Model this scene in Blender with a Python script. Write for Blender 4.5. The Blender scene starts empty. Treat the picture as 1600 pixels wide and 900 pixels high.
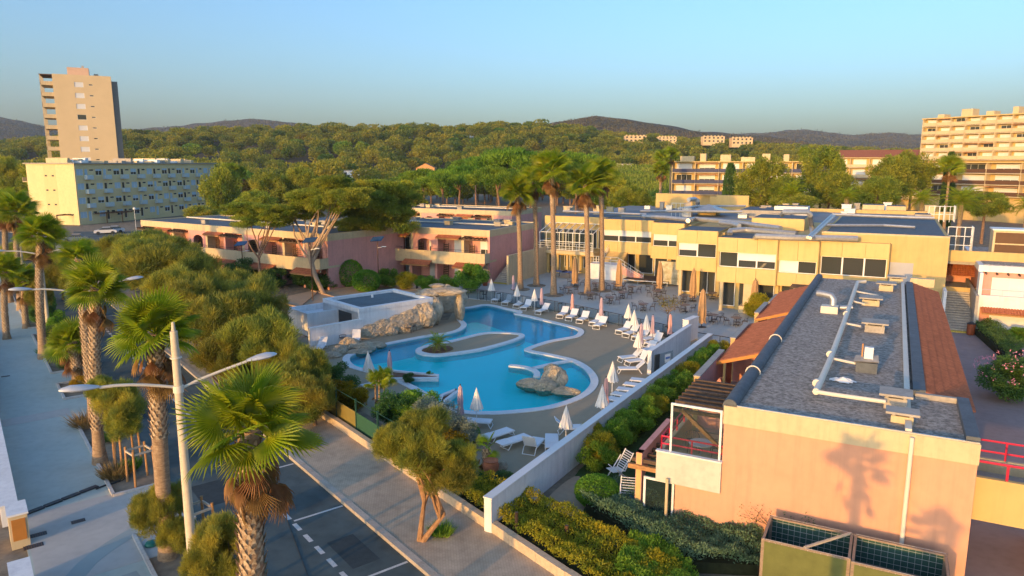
import bpy, bmesh, math, random
import numpy as np
from mathutils import Vector, Matrix
random.seed(7)
rng = np.random.default_rng(7)
sc = bpy.context.scene
COL = sc.collection
R = math.radians
# ------------------------------------------------------------------ camera
H = 14.5                       # flying height of the camera, metres
F = 1117.0                     # focal length in pixels of the 1600 px wide photograph
TH = math.atan(195 / F)        # pitch down
cam = bpy.data.cameras.new('camera')
cam.lens = F * 36 / 1600
cam.sensor_width = 36
cam.clip_start = 0.3
cam.clip_end = 12000
co = bpy.data.objects.new('camera', cam)
COL.objects.link(co)
co.location = (0, 0, H)
co.rotation_euler = (math.pi / 2 - TH, 0, 0)
sc.camera = co
# ------------------------------------------------------------------ light
SUN_AZ, SUN_EL = 35.0, 7.0     # heading the light travels towards, elevation (just after sunrise)
world = bpy.data.worlds.new('World')
sc.world = world
world.use_nodes = True
nt = world.node_tree
bg = nt.nodes['Background']
sky = nt.nodes.new('ShaderNodeTexSky')
sky.sky_type = 'NISHITA'
sky.sun_disc = False
sky.sun_elevation = R(SUN_EL)
sky.sun_rotation = R(SUN_AZ + 180)
sky.air_density = 1.0
sky.dust_density = 3.0
sky.ozone_density = 3.5
nt.links.new(sky.outputs[0], bg.inputs[0])
bg.inputs[1].default_value = 0.15
sun = bpy.data.lights.new('sun', 'SUN')
sun.energy = 1.25            # weak sun low over the sea
sun.angle = R(0.6)
sun.color = (1.0, 0.52, 0.12)
so = bpy.data.objects.new('sun', sun)
COL.objects.link(so)
so.rotation_euler = Vector((math.sin(R(SUN_AZ)) * math.cos(R(SUN_EL)), math.cos(R(SUN_AZ)) * math.cos(R(SUN_EL)), -math.sin(R(SUN_EL)))).to_track_quat('-Z', 'Y').to_euler()
sc.view_settings.view_transform = 'Standard'
sc.view_settings.look = 'None'
sc.view_settings.gamma = 1
sc.view_settings.exposure = 1.68
sc.render.engine = 'CYCLES'
sc.cycles.max_bounces = 6
sc.cycles.diffuse_bounces = 3
sc.cycles.glossy_bounces = 3
sc.cycles.transparent_max_bounces = 12
sc.cycles.caustics_reflective = False
sc.cycles.caustics_refractive = False
sc.cycles.use_denoising = True
sc.cycles.volume_bounces = 0

# ------------------------------------------------------------------ helpers
def G(u, v, z=0.0):
    "ground position (at height z) of a place seen at photo pixel u, v"
    dx = (u - 800) / F; dy = (450 - v) / F
    d1 = math.cos(TH) + dy * math.sin(TH); d2 = -math.sin(TH) + dy * math.cos(TH)
    t = (z - H) / d2
    return (dx * t, d1 * t)

def GD(u, v, D):
    "position at distance D seen at pixel u, v"
    dx = (u - 800) / F; dy = (450 - v) / F
    d1 = math.cos(TH) + dy * math.sin(TH); d2 = -math.sin(TH) + dy * math.cos(TH)
    t = D / d1
    return (dx * t, D, H + d2 * t)

class Frame:
    "local axes: X along heading az+90, Y along heading az"
    def __init__(s, p, az):
        s.p = p; s.az = az
        a = R(az); s.X = (math.cos(a), -math.sin(a)); s.Y = (math.sin(a), math.cos(a))
        s.rot = -a
    def l(s, u, v, z=0.0):
        x, y = G(u, v, z); return s.w2l(x, y)
    def w2l(s, x, y):
        x -= s.p[0]; y -= s.p[1]
        return (x * s.X[0] + y * s.X[1], x * s.Y[0] + y * s.Y[1])
    def w(s, x, y):
        return (s.p[0] + x * s.X[0] + y * s.Y[0], s.p[1] + x * s.X[1] + y * s.Y[1])

class MB:
    "collects faces; build() links them as one mesh object"
    def __init__(s):
        s.v = []; s.f = []; s.M = None
    def add(s, pts):
        i = len(s.v)
        if s.M is not None: pts = [tuple(s.M @ Vector(p)) for p in pts]
        s.v += [tuple(p) for p in pts]; return i
    def poly(s, pts):
        i = s.add(pts); s.f.append(tuple(range(i, i + len(pts)))); return s
    def box(s, x0, x1, y0, y1, z0, z1):
        i = s.add([(x0,y0,z0),(x1,y0,z0),(x1,y1,z0),(x0,y1,z0),(x0,y0,z1),(x1,y0,z1),(x1,y1,z1),(x0,y1,z1)])
        for q in ((3,2,1,0),(4,5,6,7),(0,1,5,4),(1,2,6,5),(2,3,7,6),(3,0,4,7)): s.f.append(tuple(i + k for k in q))
        return s
    def cbox(s, c, d):
        return s.box(c[0]-d[0]/2, c[0]+d[0]/2, c[1]-d[1]/2, c[1]+d[1]/2, c[2]-d[2]/2, c[2]+d[2]/2)
    def bar(s, p, q, w, h=None):
        "rectangular bar from p to q"
        h = h or w
        p = Vector(p); q = Vector(q); d = (q - p).normalized()
        a = d.cross(Vector((0,0,1)))
        if a.length < 1e-4: a = Vector((1,0,0))
        a.normalize(); b = a.cross(d)
        pts = []
        for c in (p, q):
            for sx, sy in ((-1,-1),(1,-1),(1,1),(-1,1)): pts.append(c + a*sx*w/2 + b*sy*h/2)
        i = s.add(pts)
        for k in ((3,2,1,0),(4,5,6,7),(0,1,5,4),(1,2,6,5),(2,3,7,6),(3,0,4,7)): s.f.append(tuple(i + j for j in k))
        return s
    def prism(s, pts, z0, z1, side=True, bottom=True):
        n = len(pts)
        ar = sum(pts[k][0]*pts[(k+1)%n][1] - pts[(k+1)%n][0]*pts[k][1] for k in range(n))
        if ar < 0: pts = pts[::-1]
        i = s.add([(p[0],p[1],z0) for p in pts] + [(p[0],p[1],z1) for p in pts])
        s.f.append(tuple(range(i+n, i+2*n)))
        if bottom: s.f.append(tuple(range(i+n-1, i-1, -1)))
        if side:
            for k in range(n): s.f.append((i+k, i+(k+1)%n, i+n+(k+1)%n, i+n+k))
        return s
    def tube(s, pts, r, n=8, cap=True):
        pts = [Vector(p) for p in pts]; m = len(pts)
        rs = r if isinstance(r, (list, tuple)) else [r]*m
        up = None; base = None
        for k, p in enumerate(pts):
            d = (pts[min(k+1,m-1)] - pts[max(k-1,0)]).normalized()
            if up is None:
                up = Vector((0,0,1)) if abs(d.z) < .9 else Vector((1,0,0))
            a = d.cross(up)
            if a.length < 1e-4: a = d.orthogonal()
            a.normalize(); b = a.cross(d); up = b
            i = s.add([p + (a*math.cos(2*math.pi*j/n) + b*math.sin(2*math.pi*j/n))*rs[k] for j in range(n)])
            if k == 0: base = i
            else:
                for j in range(n): s.f.append((i-n+j, i+j, i+(j+1)%n, i-n+(j+1)%n))
        if cap:
            s.f.append(tuple(range(base, base+n))); s.f.append(tuple(range(i+n-1, i-1, -1)))
        return s
    def lathe(s, prof, n=12, c=(0,0,0), cap=True):
        for k, (r, z) in enumerate(prof):
            i = s.add([(c[0]+r*math.cos(2*math.pi*j/n), c[1]+r*math.sin(2*math.pi*j/n), c[2]+z) for j in range(n)])
            if k == 0: base = i
            else:
                for j in range(n): s.f.append((i-n+j, i-n+(j+1)%n, i+(j+1)%n, i+j))
        if cap:
            s.f.append(tuple(range(base+n-1, base-1, -1))); s.f.append(tuple(range(i, i+n)))
        return s
    def mesh(s, name, mat=None, smooth=False):
        me = bpy.data.meshes.new(name)
        me.from_pydata(s.v, [], s.f)
        if mat: me.materials.append(mat)
        if smooth:
            me.polygons.foreach_set('use_smooth', [True]*len(me.polygons))
            try: me.set_sharp_from_angle(angle=R(38))
            except Exception: pass
        return me
    def build(s, name, mat, parent=None, smooth=False, **k):
        return link(name, s.mesh(name, mat, smooth), parent, **k)

def link(name, me, parent=None, loc=None, rz=None, rot=None, scale=None):
    o = bpy.data.objects.new(name, me); COL.objects.link(o)
    if parent is not None: o.parent = parent
    if loc is not None: o.location = loc if len(loc) == 3 else (loc[0], loc[1], 0)
    if rz is not None: o.rotation_euler = (0, 0, rz)
    if rot is not None: o.rotation_euler = rot
    if scale is not None: o.scale = (scale,)*3 if not isinstance(scale, (tuple, list)) else scale
    return o

def tag(o, label=None, cat=None, group=None, kind=None):
    if label: o['label'] = label
    if cat: o['category'] = cat
    if group: o['group'] = group
    if kind: o['kind'] = kind
    return o

def thing(name, label, cat, loc=(0,0,0), rz=0, group=None, scale=None):
    return tag(link(name, None, None, loc=loc, rz=rz, scale=scale), label, cat, group)

def copy_tree(o, parent=None):
    c = o.copy(); COL.objects.link(c); c.parent = parent
    for ch in list(o.children): copy_tree(ch, c)
    return c

def struct(o): o['kind'] = 'structure'; return o
def stuff(o): o['kind'] = 'stuff'; return o

def fill(outer, holes, z, name, mat):
    "flat sheet with holes"
    bm = bmesh.new(); edges = []
    for lp in [outer] + holes:
        vs = [bm.verts.new((p[0], p[1], z)) for p in lp]
        for k in range(len(vs)): edges.append(bm.edges.new((vs[k], vs[(k+1) % len(vs)])))
    bmesh.ops.triangle_fill(bm, use_beauty=True, use_dissolve=False, edges=edges, normal=(0,0,1))
    for f in bm.faces:
        f.normal_update()
        if f.normal.z < 0: f.normal_flip()
    me = bpy.data.meshes.new(name); bm.to_mesh(me); bm.free(); me.materials.append(mat)
    return link(name, me)

def smooth_loop(pts, n=5, closed=True):
    out = []; m = len(pts)
    rngk = range(m) if closed else range(m-1)
    for k in rngk:
        g = (lambda j: pts[j % m]) if closed else (lambda j: pts[max(0, min(m-1, j))])
        p0, p1, p2, p3 = g(k-1), g(k), g(k+1), g(k+2)
        for t in range(n):
            t /= n
            out.append(tuple(.5*((2*p1[i]) + (-p0[i]+p2[i])*t + (2*p0[i]-5*p1[i]+4*p2[i]-p3[i])*t*t + (-p0[i]+3*p1[i]-3*p2[i]+p3[i])*t**3) for i in range(len(p1))))
    if not closed: out.append(tuple(pts[-1]))
    return out

def offset(pts, d, closed=True):
    "offset to the left of the direction of travel by d"
    m = len(pts); out = []
    for k in range(m):
        p0 = pts[(k-1) % m] if closed or k > 0 else pts[k]; p2 = pts[(k+1) % m] if closed or k < m-1 else pts[k]
        dx, dy = p2[0]-p0[0], p2[1]-p0[1]; L = math.hypot(dx, dy) or 1
        out.append((pts[k][0]-dy/L*d, pts[k][1]+dx/L*d))
    return out

def ribbon(mb, pts, d0, d1, z0, z1, closed=True):
    a = offset(pts, d0, closed); b = offset(pts, d1, closed); m = len(pts)
    i = mb.add([(p[0],p[1],z0) for p in a]+[(p[0],p[1],z1) for p in a]+[(p[0],p[1],z1) for p in b]+[(p[0],p[1],z0) for p in b])
    for k in range(m if closed else m-1):
        q = (k+1) % m
        for r0 in range(3): mb.f.append((i+r0*m+k, i+r0*m+q, i+(r0+1)*m+q, i+(r0+1)*m+k))
    if not closed:
        for k in (0, m-1): mb.f.append((i+k, i+m+k, i+2*m+k, i+3*m+k))
    return mb

# ------------------------------------------------------------------ materials
MATS = {}
def M(name, col, rough=.8, var=.10, scale=1.5, bump=0.0, bscale=30, metal=0.0, spec=.3, col2=None, grime=.0, rand=0.0, dist=.02, stretch=None, streak=0.0, brick=None):
    if name in MATS: return MATS[name]
    m = bpy.data.materials.new(name); MATS[name] = m; m.use_nodes = True
    n = m.node_tree.nodes; L = m.node_tree.links; p = n['Principled BSDF']
    p.inputs['Roughness'].default_value = rough; p.inputs['Metallic'].default_value = metal
    p.inputs['Specular IOR Level'].default_value = spec
    tc = n.new('ShaderNodeTexCoord'); src = tc.outputs['Object']
    if stretch:
        mp = n.new('ShaderNodeMapping'); mp.inputs['Scale'].default_value = stretch; L.new(src, mp.inputs[0]); src = mp.outputs[0]
    nz = n.new('ShaderNodeTexNoise'); nz.inputs['Scale'].default_value = scale; nz.inputs['Detail'].default_value = 6; nz.inputs['Roughness'].default_value = .62
    L.new(src, nz.inputs['Vector'])
    rp = n.new('ShaderNodeValToRGB'); rp.color_ramp.elements[0].position = .3; rp.color_ramp.elements[1].position = .7
    c2 = col2 or tuple(min(1, c*(1+var)) for c in col)
    rp.color_ramp.elements[0].color = tuple(c*(1-var) for c in col) + (1,); rp.color_ramp.elements[1].color = c2 + (1,)
    L.new(nz.outputs[0], rp.inputs[0]); out = rp.outputs[0]
    if grime:
        g = n.new('ShaderNodeTexNoise'); g.inputs['Scale'].default_value = scale*5.3; g.inputs['Detail'].default_value = 8; L.new(src, g.inputs['Vector'])
        r2 = n.new('ShaderNodeValToRGB'); r2.color_ramp.elements[0].position = .45; r2.color_ramp.elements[1].position = .75
        r2.color_ramp.elements[0].color = (1,1,1,1); r2.color_ramp.elements[1].color = (1-grime,)*3 + (1,); L.new(g.outputs[0], r2.inputs[0])
        mx = n.new('ShaderNodeMix'); mx.data_type = 'RGBA'; mx.blend_type = 'MULTIPLY'; mx.inputs[0].default_value = 1
        L.new(out, mx.inputs[6]); L.new(r2.outputs[0], mx.inputs[7]); out = mx.outputs[2]
    if streak:       # rain streaks and damp patches on rendered walls
        mp2 = n.new('ShaderNodeMapping'); mp2.inputs['Scale'].default_value = (3.2,3.2,.22); L.new(tc.outputs['Object'], mp2.inputs[0])
        g = n.new('ShaderNodeTexNoise'); g.inputs['Scale'].default_value = 1.0; g.inputs['Detail'].default_value = 7; g.inputs['Roughness'].default_value = .7; L.new(mp2.outputs[0], g.inputs['Vector'])
        r2 = n.new('ShaderNodeValToRGB'); r2.color_ramp.elements[0].position = .48; r2.color_ramp.elements[1].position = .80
        r2.color_ramp.elements[0].color = (1,1,1,1); r2.color_ramp.elements[1].color = (1-streak,1-streak,1-streak*.9,1); L.new(g.outputs[0], r2.inputs[0])
        mx = n.new('ShaderNodeMix'); mx.data_type = 'RGBA'; mx.blend_type = 'MULTIPLY'; mx.inputs[0].default_value = 1
        L.new(out, mx.inputs[6]); L.new(r2.outputs[0], mx.inputs[7]); out = mx.outputs[2]
    if brick:        # small paving setts
        bk = n.new('ShaderNodeTexBrick'); bk.inputs['Scale'].default_value = brick; bk.inputs['Color1'].default_value = (1,1,1,1); bk.inputs['Color2'].default_value = (.84,.84,.84,1); bk.inputs['Mortar'].default_value = (.62,.6,.58,1); bk.inputs['Mortar Size'].default_value = .025
        mp3 = n.new('ShaderNodeMapping'); mp3.inputs['Rotation'].default_value = (0,0,R(38+45)); L.new(tc.outputs['Object'], mp3.inputs[0]); L.new(mp3.outputs[0], bk.inputs['Vector'])
        mx = n.new('ShaderNodeMix'); mx.data_type = 'RGBA'; mx.blend_type = 'MULTIPLY'; mx.inputs[0].default_value = .45
        L.new(out, mx.inputs[6]); L.new(bk.outputs[0], mx.inputs[7]); out = mx.outputs[2]
    if rand:
        oi = n.new('ShaderNodeObjectInfo'); mr = n.new('ShaderNodeMapRange'); mr.inputs[3].default_value = 1-rand; mr.inputs[4].default_value = 1+rand
        L.new(oi.outputs['Random'], mr.inputs[0]); hs = n.new('ShaderNodeHueSaturation'); L.new(mr.outputs[0], hs.inputs['Value']); L.new(out, hs.inputs['Color']); out = hs.outputs[0]
    L.new(out, p.inputs['Base Color'])
    if bump:
        bn = n.new('ShaderNodeTexNoise'); bn.inputs['Scale'].default_value = bscale; bn.inputs['Detail'].default_value = 5; L.new(src, bn.inputs['Vector'])
        b = n.new('ShaderNodeBump'); b.inputs['Strength'].default_value = bump; b.inputs['Distance'].default_value = dist
        L.new(bn.outputs[0], b.inputs['Height']); L.new(b.outputs[0], p.inputs['Normal'])
    return m

def LEAF(name, c1, c2, trans=.3, scale=.6, rand=.25, rough=.55, spec=.25):
    "foliage: two-tone by position, brightness by object, part of the light passes through"
    if name in MATS: return MATS[name]
    m = bpy.data.materials.new(name); MATS[name] = m; m.use_nodes = True
    n = m.node_tree.nodes; L = m.node_tree.links; p = n['Principled BSDF']
    p.inputs['Roughness'].default_value = rough; p.inputs['Specular IOR Level'].default_value = spec
    tc = n.new('ShaderNodeTexCoord'); nz = n.new('ShaderNodeTexNoise'); nz.inputs['Scale'].default_value = scale; nz.inputs['Detail'].default_value = 5
    L.new(tc.outputs['Object'], nz.inputs['Vector'])
    rp = n.new('ShaderNodeValToRGB'); rp.color_ramp.elements[0].position = .33; rp.color_ramp.elements[1].position = .67
    rp.color_ramp.elements[0].color = c1 + (1,); rp.color_ramp.elements[1].color = c2 + (1,); L.new(nz.outputs[0], rp.inputs[0])
    oi = n.new('ShaderNodeObjectInfo'); mr = n.new('ShaderNodeMapRange'); mr.inputs[3].default_value = 1-rand; mr.inputs[4].default_value = 1+rand
    L.new(oi.outputs['Random'], mr.inputs[0]); hs = n.new('ShaderNodeHueSaturation'); L.new(mr.outputs[0], hs.inputs['Value'])
    m2 = n.new('ShaderNodeMapRange'); m2.inputs[3].default_value = .5-rand*.09; m2.inputs[4].default_value = .5+rand*.09
    ml = n.new('ShaderNodeMath'); ml.operation = 'MULTIPLY'; ml.inputs[1].default_value = 7.31; L.new(oi.outputs['Random'], ml.inputs[0])
    fr = n.new('ShaderNodeMath'); fr.operation = 'FRACT'; L.new(ml.outputs[0], fr.inputs[0]); L.new(fr.outputs[0], m2.inputs[0]); L.new(m2.outputs[0], hs.inputs['Hue'])
    L.new(rp.outputs[0], hs.inputs['Color']); L.new(hs.outputs[0], p.inputs['Base Color'])
    if trans:
        t = n.new('ShaderNodeBsdfTranslucent'); L.new(hs.outputs[0], t.inputs[0]); mx = n.new('ShaderNodeMixShader'); mx.inputs[0].default_value = trans
        L.new(p.outputs[0], mx.inputs[1]); L.new(t.outputs[0], mx.inputs[2]); L.new(mx.outputs[0], n['Material Output'].inputs[0])
    return m

def GLASS(name, tint, rough=.02, clear=.0):
    "window pane: dark mirror-like glass; clear lets that share of the light straight through"
    if name in MATS: return MATS[name]
    m = bpy.data.materials.new(name); MATS[name] = m; m.use_nodes = True
    n = m.node_tree.nodes; L = m.node_tree.links; p = n['Principled BSDF']
    p.inputs['Base Color'].default_value = tint + (1,); p.inputs['Roughness'].default_value = rough; p.inputs['Specular IOR Level'].default_value = .7
    if clear:
        t = n.new('ShaderNodeBsdfTransparent'); t.inputs[0].default_value = (.92,.96,.97,1); mx = n.new('ShaderNodeMixShader'); mx.inputs[0].default_value = clear
        L.new(p.outputs[0], mx.inputs[1]); L.new(t.outputs[0], mx.inputs[2]); L.new(mx.outputs[0], n['Material Output'].inputs[0])
    return m

m_cream = M('cream_render', (.64,.51,.31), .85, .05, .8, .15, 60, grime=.10, streak=0.22)
m_white = M('white_render', (.80,.80,.80), .85, .05, .7, .15, 60, grime=.08, streak=0.22)
m_whitep = M('white_paint', (.80,.80,.78), .5, .03)
m_pink = M('pink_render', (.72,.36,.31), .9, .07, .6, .2, 60, grime=.08, streak=0.2)
m_peach = M('peach_render', (.70,.36,.23), .9, .06, .5, .2, 60, grime=.06, streak=0.16)
m_yellow = M('yellow_panel', (.66,.48,.20), .6, .04, .4, .05, 20, grime=.06, streak=0.14)
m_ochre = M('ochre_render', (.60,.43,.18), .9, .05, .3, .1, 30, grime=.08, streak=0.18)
m_terra = M('terracotta', (.50,.17,.08), .85, .25, 3, .2, 40, rand=.25, grime=.2)
m_gravel = M('roof_gravel', (.29,.265,.225), .95, .5, 7, .9, 38, col2=(.60,.54,.48), dist=.05, grime=.35)
m_bitumen = M('bitumen', (.115,.13,.145), .7, .2, 2, .2, 30, grime=.2)
m_zinc = M('galvanised_duct', (.55,.54,.52), .42, .12, 2, metal=.7, grime=.15)
m_pvc = M('cream_pipe', (.72,.66,.55), .5, .06)
m_concrete = M('concrete', (.42,.38,.33), .9, .12, 1.2, .25, 30, grime=.2)
m_wood = M('dark_timber', (.10,.065,.045), .8, .3, 6, .2, 40, rand=.2)
m_stake = M('stake_timber', (.42,.22,.09), .8, .2, 6, .2, 40, rand=.15)
m_pole = M('lamp_concrete', (.62,.52,.38), .8, .06, 2, grime=.1)
m_metal = M('grey_metal', (.62,.63,.64), .4, .05, metal=.3)
m_dark = M('dark_metal', (.035,.04,.045), .5, .1)
m_green = M('green_metal', (.02,.07,.05), .5, .1)
m_red = M('red_paint', (.62,.03,.07), .45, .05)
m_brown = M('brown_paint', (.12,.06,.03), .6, .1)
m_win = GLASS('window_glass', (.055,.06,.055))
m_clear = GLASS('clear_glass', (.05,.07,.07), .02, .8)
m_blind = M('white_blind', (.70,.72,.74), .7, .03)
m_blueb = M('blue_shutter', (.45,.58,.66), .6, .05)
m_asphalt = M('asphalt', (.085,.115,.118), .9, .28, .28, .35, 90, grime=.28)
m_paint = M('road_paint', (.62,.62,.60), .8, .1, 4, grime=.35)
m_kerb = M('kerb_stone', (.46,.40,.33), .9, .10, 2, .2, 40, grime=.2, rand=.08)
m_walk = M('sidewalk_setts', (.50,.40,.29), .95, .2, .45, .3, 60, grime=.2, brick=2.4)
m_prom = M('promenade_concrete', (.45,.50,.45), .9, .08, .5, .3, 120, grime=.10)
m_soil = M('soil', (.22,.175,.125), 1, .3, 1.2, .6, 30, col2=(.34,.27,.19))
m_lawn = M('lawn', (.035,.085,.02), .95, .3, 2, .8, 80, col2=(.06,.12,.03))
m_field = M('field', (.10,.12,.04), 1, .3, .05, col2=(.17,.17,.06))
m_deck = M('deck_resin', (.37,.30,.20), .85, .05, .5, .15, 150, grime=.06)
m_terrace = M('terrace_concrete', (.46,.47,.44), .8, .07, .35, .1, 60, grime=.10)
m_court = M('court_gravel', (.46,.34,.23), .95, .08, .6, .3, 60, grime=.1)
m_coping = M('pool_coping', (.72,.74,.74), .7, .05, 2, .1, 60, grime=.08)
m_rock = M('artificial_rock', (.50,.40,.27), .95, .25, .9, 1.0, 5, col2=(.68,.57,.42), grime=.25, dist=.2)
# ================================================================== ground, road, promenade
RD = Frame((0,0), -38.0)              # road frame: X across (to the right), Y along the road
def rp(n, s): return RD.w(n, s)
def strip(n0, n1, s0, s1): return [rp(n0,s0), rp(n1,s0), rp(n1,s1), rp(n0,s1)]
pool_px = [(721,484),(740,481),(761,477.5),(786,483),(809,488),(803,491),(826,496),(850,502),(887,511),(903,517),(899,525),(880,529),(858,533),(835,540),(819,547),(828,551),(850,555),(873,560),(892,565),(911,576),(923,592),(919,607),(900,621),(862,634),(825,640),(775,644),(730,643),(696,634),(655,608),(610,588),(568,577),(552,571),(546,560),(560,552),(602,540),(630,534),(667,527),(702,522),(722,516),(729,508),(722,500),(719,492)]
pool = [G(u,v) for u,v in pool_px]
sharp = {0,2,4,5}
pool_s = smooth_loop(pool, 4)
ar = sum(pool_s[k][0]*pool_s[(k+1)%len(pool_s)][1]-pool_s[(k+1)%len(pool_s)][0]*pool_s[k][1] for k in range(len(pool_s)))
if ar < 0: pool_s = pool_s[::-1]
hole = offset(pool_s, -.25)
# the hotel zone sheet (deck) lies in a hole of the ground
deck_outer = [G(762,818),G(905,722),G(1006,640),G(1062,590),G(1130,536),G(1062,527),G(1000,514),G(900,491),G(800,474),G(721,466),G(700,500),G(560,505),G(430,540),G(455,575),G(560,640),G(660,705)]
ground = fill([(-6000,-300),(6000,-300),(6000,9000),(-6000,9000)], [deck_outer], -.03, 'ground', m_soil); struct(ground)
deck = fill(deck_outer, [hole], 0.02, 'pool_deck', m_deck); struct(deck)
tb = MB(); tb.prism([G(1062,527),G(1000,514),G(900,491),G(800,474),G(721,466),G(640,452),G(690,420),G(835,408),(10,100),(42,72),G(1480,520),G(1250,560),G(1130,536)], -.02, 0.05, bottom=False)
struct(tb.build('terrace', m_terrace))
struct(MB().prism(strip(0.9,4.3,-40,140), -.02, .06, bottom=False).build('promenade', m_prom))
struct(MB().prism(strip(6.5,11.95,-40,190), -.02, .0, side=False, bottom=False).build('road', m_asphalt))
struct(MB().prism(strip(12.25,15.5,-40,150), -.02, .13, bottom=False).build('sidewalk', m_walk))
# lighter bands across the promenade
for s0, s1 in ((27.5,34.3),(47.2,48.6)):
    struct(MB().prism(strip(1.0,6.45 if s0 < 30 else 4.25,s0,s1), .05, .068 if s0 > 30 else .066, bottom=False).build('crossing_band', M('pale_band', (.48,.46,.42), .9, .06, .6, .2, 100, grime=.1)))
wv = smooth_loop([rp(1.0,27.2),rp(1.9,27.6),rp(2.6,28.6),rp(3.6,29.5),rp(5.0,30.4),rp(6.2,31.2)], 5, False)
struct(ribbon(MB(), wv, -.35, .35, .06, .072, False).build('wavy_inlay', M('inlay_concrete', (.33,.38,.37), .9, .06, .8, .2, 100)))
wv = smooth_loop([rp(1.0,24.0),rp(1.7,25.6),rp(2.7,26.4),rp(3.9,26.6)], 5, False)
struct(ribbon(MB(), wv, -.3, .3, .06, .072, False).build('wavy_inlay', MATS['inlay_concrete']))
# kerbstones on the sidewalk side of the road: one object each
kme = MB().box(-.14,.15,0.006,.994,-.1,.15).mesh('kerbstone', m_kerb)
kerb = struct(MB().box(-.13,.14,0,60,-.1,.1).build('kerb', m_kerb)); kerb.location = (*rp(12.1,58), 0); kerb.rotation_euler = (0,0,RD.rot)
for k in range(42):
    link('kerbstone', kme, kerb, loc=(0, -42+k*1.0, random.uniform(-.006,.006)), scale=(1,1,1))
# planting strips with pale edging, along the promenade
strips = [(-10,29.7),(33.9,46.2),(50.5,54.5),(57.5,72),(75,110)]
for s0, s1 in strips:
    sb = MB().prism(strip(4.4,6.6,s0,s1), -.02, .05, bottom=False); struct(sb.build('planting_bed', m_soil))
    eb = MB()
    lp = [rp(6.6,s0+.07),rp(4.3,s0+.07),rp(4.3,s1-.07),rp(6.6,s1-.07)]
    for a, b in zip(lp[:-1], lp[1:]): eb.bar((*a,.06),(*b,.06),.14,.22)
    struct(eb.build('bed_edging', M('edging_stone', (.56,.52,.47), .9, .1, 2, .1, 50, grime=.2)))
# verge between road and far planting beds
for a, b in zip(strips[:-1], strips[1:]):
    struct(MB().prism(strip(4.3,6.5,a[1]+.02,b[0]-.02), -.02, .055, bottom=False).build('pavement', m_prom))
# markings
mk = MB()
def mark(name, n0, n1, s0, s1):
    o = MB().prism(strip(n0,n1,s0,s1), .0, .005, side=False, bottom=False).build(name, m_paint); return struct(o)
s_bay = [RD.w2l(*G(u,v))[1] for u,v in ((606,889),(495,803),(442,726))]
ds = 5.55
base = s_bay[1]
for k in range(-3, 10): mark('bay_line', 9.75, 11.9, base+ds*k-.06, base+ds*k+.06)
for k in range(-26, 70):
    s = base+.55+k*1.11
    mark('lane_dash', 9.58, 9.76, s-.33, s+.33)
for n0, n1, s0, s1 in ((7.2,8.9,30.5,33.0),(10.1,11.2,22.3,24.6),(7.0,8.2,44,49.5)):
    struct(MB().prism(strip(n0,n1,s0,s1), .0, .003, side=False, bottom=False).build('asphalt_patch', M('patch_asphalt', (.045,.062,.068), .95, .2, .8, .3, 90, grime=.2)))
x, y = rp(8.2, 27.4); struct(MB().lathe([(.34,.0),(.34,.006),(.0,.006)],20,(x,y,0)).build('manhole_cover', M('cast_iron', (.10,.10,.10), .6, .3, 12, .4, 40)))
struct(MB().tube([(*G(424,748),.012),(*G(444,800),.012),(*G(466,860),.012),(*G(484,908),.012)], .012, 5).build('dark_line', m_dark))  # thin dark line along the road surface
# garden between the fence and the pool, lawn beyond the pool wall
gz = MB().prism([rp(15.7,12),rp(15.7,70),G(430,540),G(455,575),G(560,640),G(660,705),G(762,818),G(860,905)], -.02, .06, bottom=False)
struct(gz.build('garden_soil', m_soil))
lz = MB().prism([G(790,900),G(905,735),G(1110,560),G(1200,480),G(1240,500),G(1130,700),G(1010,860),G(960,940)], -.02, .03, bottom=False)
struct(lz.build('lawn', m_lawn))
# sandy patch by the wall foot
struct(MB().prism(smooth_loop([G(845,800),G(870,765),G(905,745),G(915,790),G(890,812)],4), .0, .036, bottom=False).build('sand_patch', m_court))
# courtyard on the right
struct(MB().prism([G(1440,460),G(1800,460),G(1800,900),G(1560,1000),G(1480,1000)], -.02, .045, bottom=False).build('courtyard', M('courtyard_paving', (.36,.27,.25), .9, .1, .5, .1, 60, grime=.12)))
# petanque courts with timber edging
cf = Frame(G(440,505), 17)
cz = MB().prism([G(400,530),G(420,470),G(560,438),G(640,432),G(700,447),G(640,470),G(520,500),G(470,530)], -.02, .04, bottom=False)
struct(cz.build('court_ground', m_court))
ed = M('court_timber', (.45,.30,.19), .85, .15, 5)
for a, b in (((440,505),(505,450)),((430,472),(510,493)),((487,455),(560,476)),((540,440),(615,460)),((490,452),(545,440)),((600,437),(690,452)),((545,441),(640,470))):
    struct(MB().bar((*G(*a),.10),(*G(*b),.10),.14,.14).build('court_edging', ed))
# ================================================================== pool
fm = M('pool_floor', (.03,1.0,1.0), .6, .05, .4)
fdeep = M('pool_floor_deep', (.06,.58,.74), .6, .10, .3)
basin = MB()
inn = pool_s; m_ = len(inn)
i = basin.add([(p[0],p[1],.0) for p in inn]+[(p[0],p[1],-.42) for p in inn])
for k in range(m_): basin.f.append((i+k, i+m_+k, i+m_+(k+1)%m_, i+(k+1)%m_))
bo = struct(basin.build('pool_basin', M('pool_wall', (.20,.68,.82), .6, .05)))
pf = fill(inn, [], -.42, 'pool_floor', fm); pf.parent = bo
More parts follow.
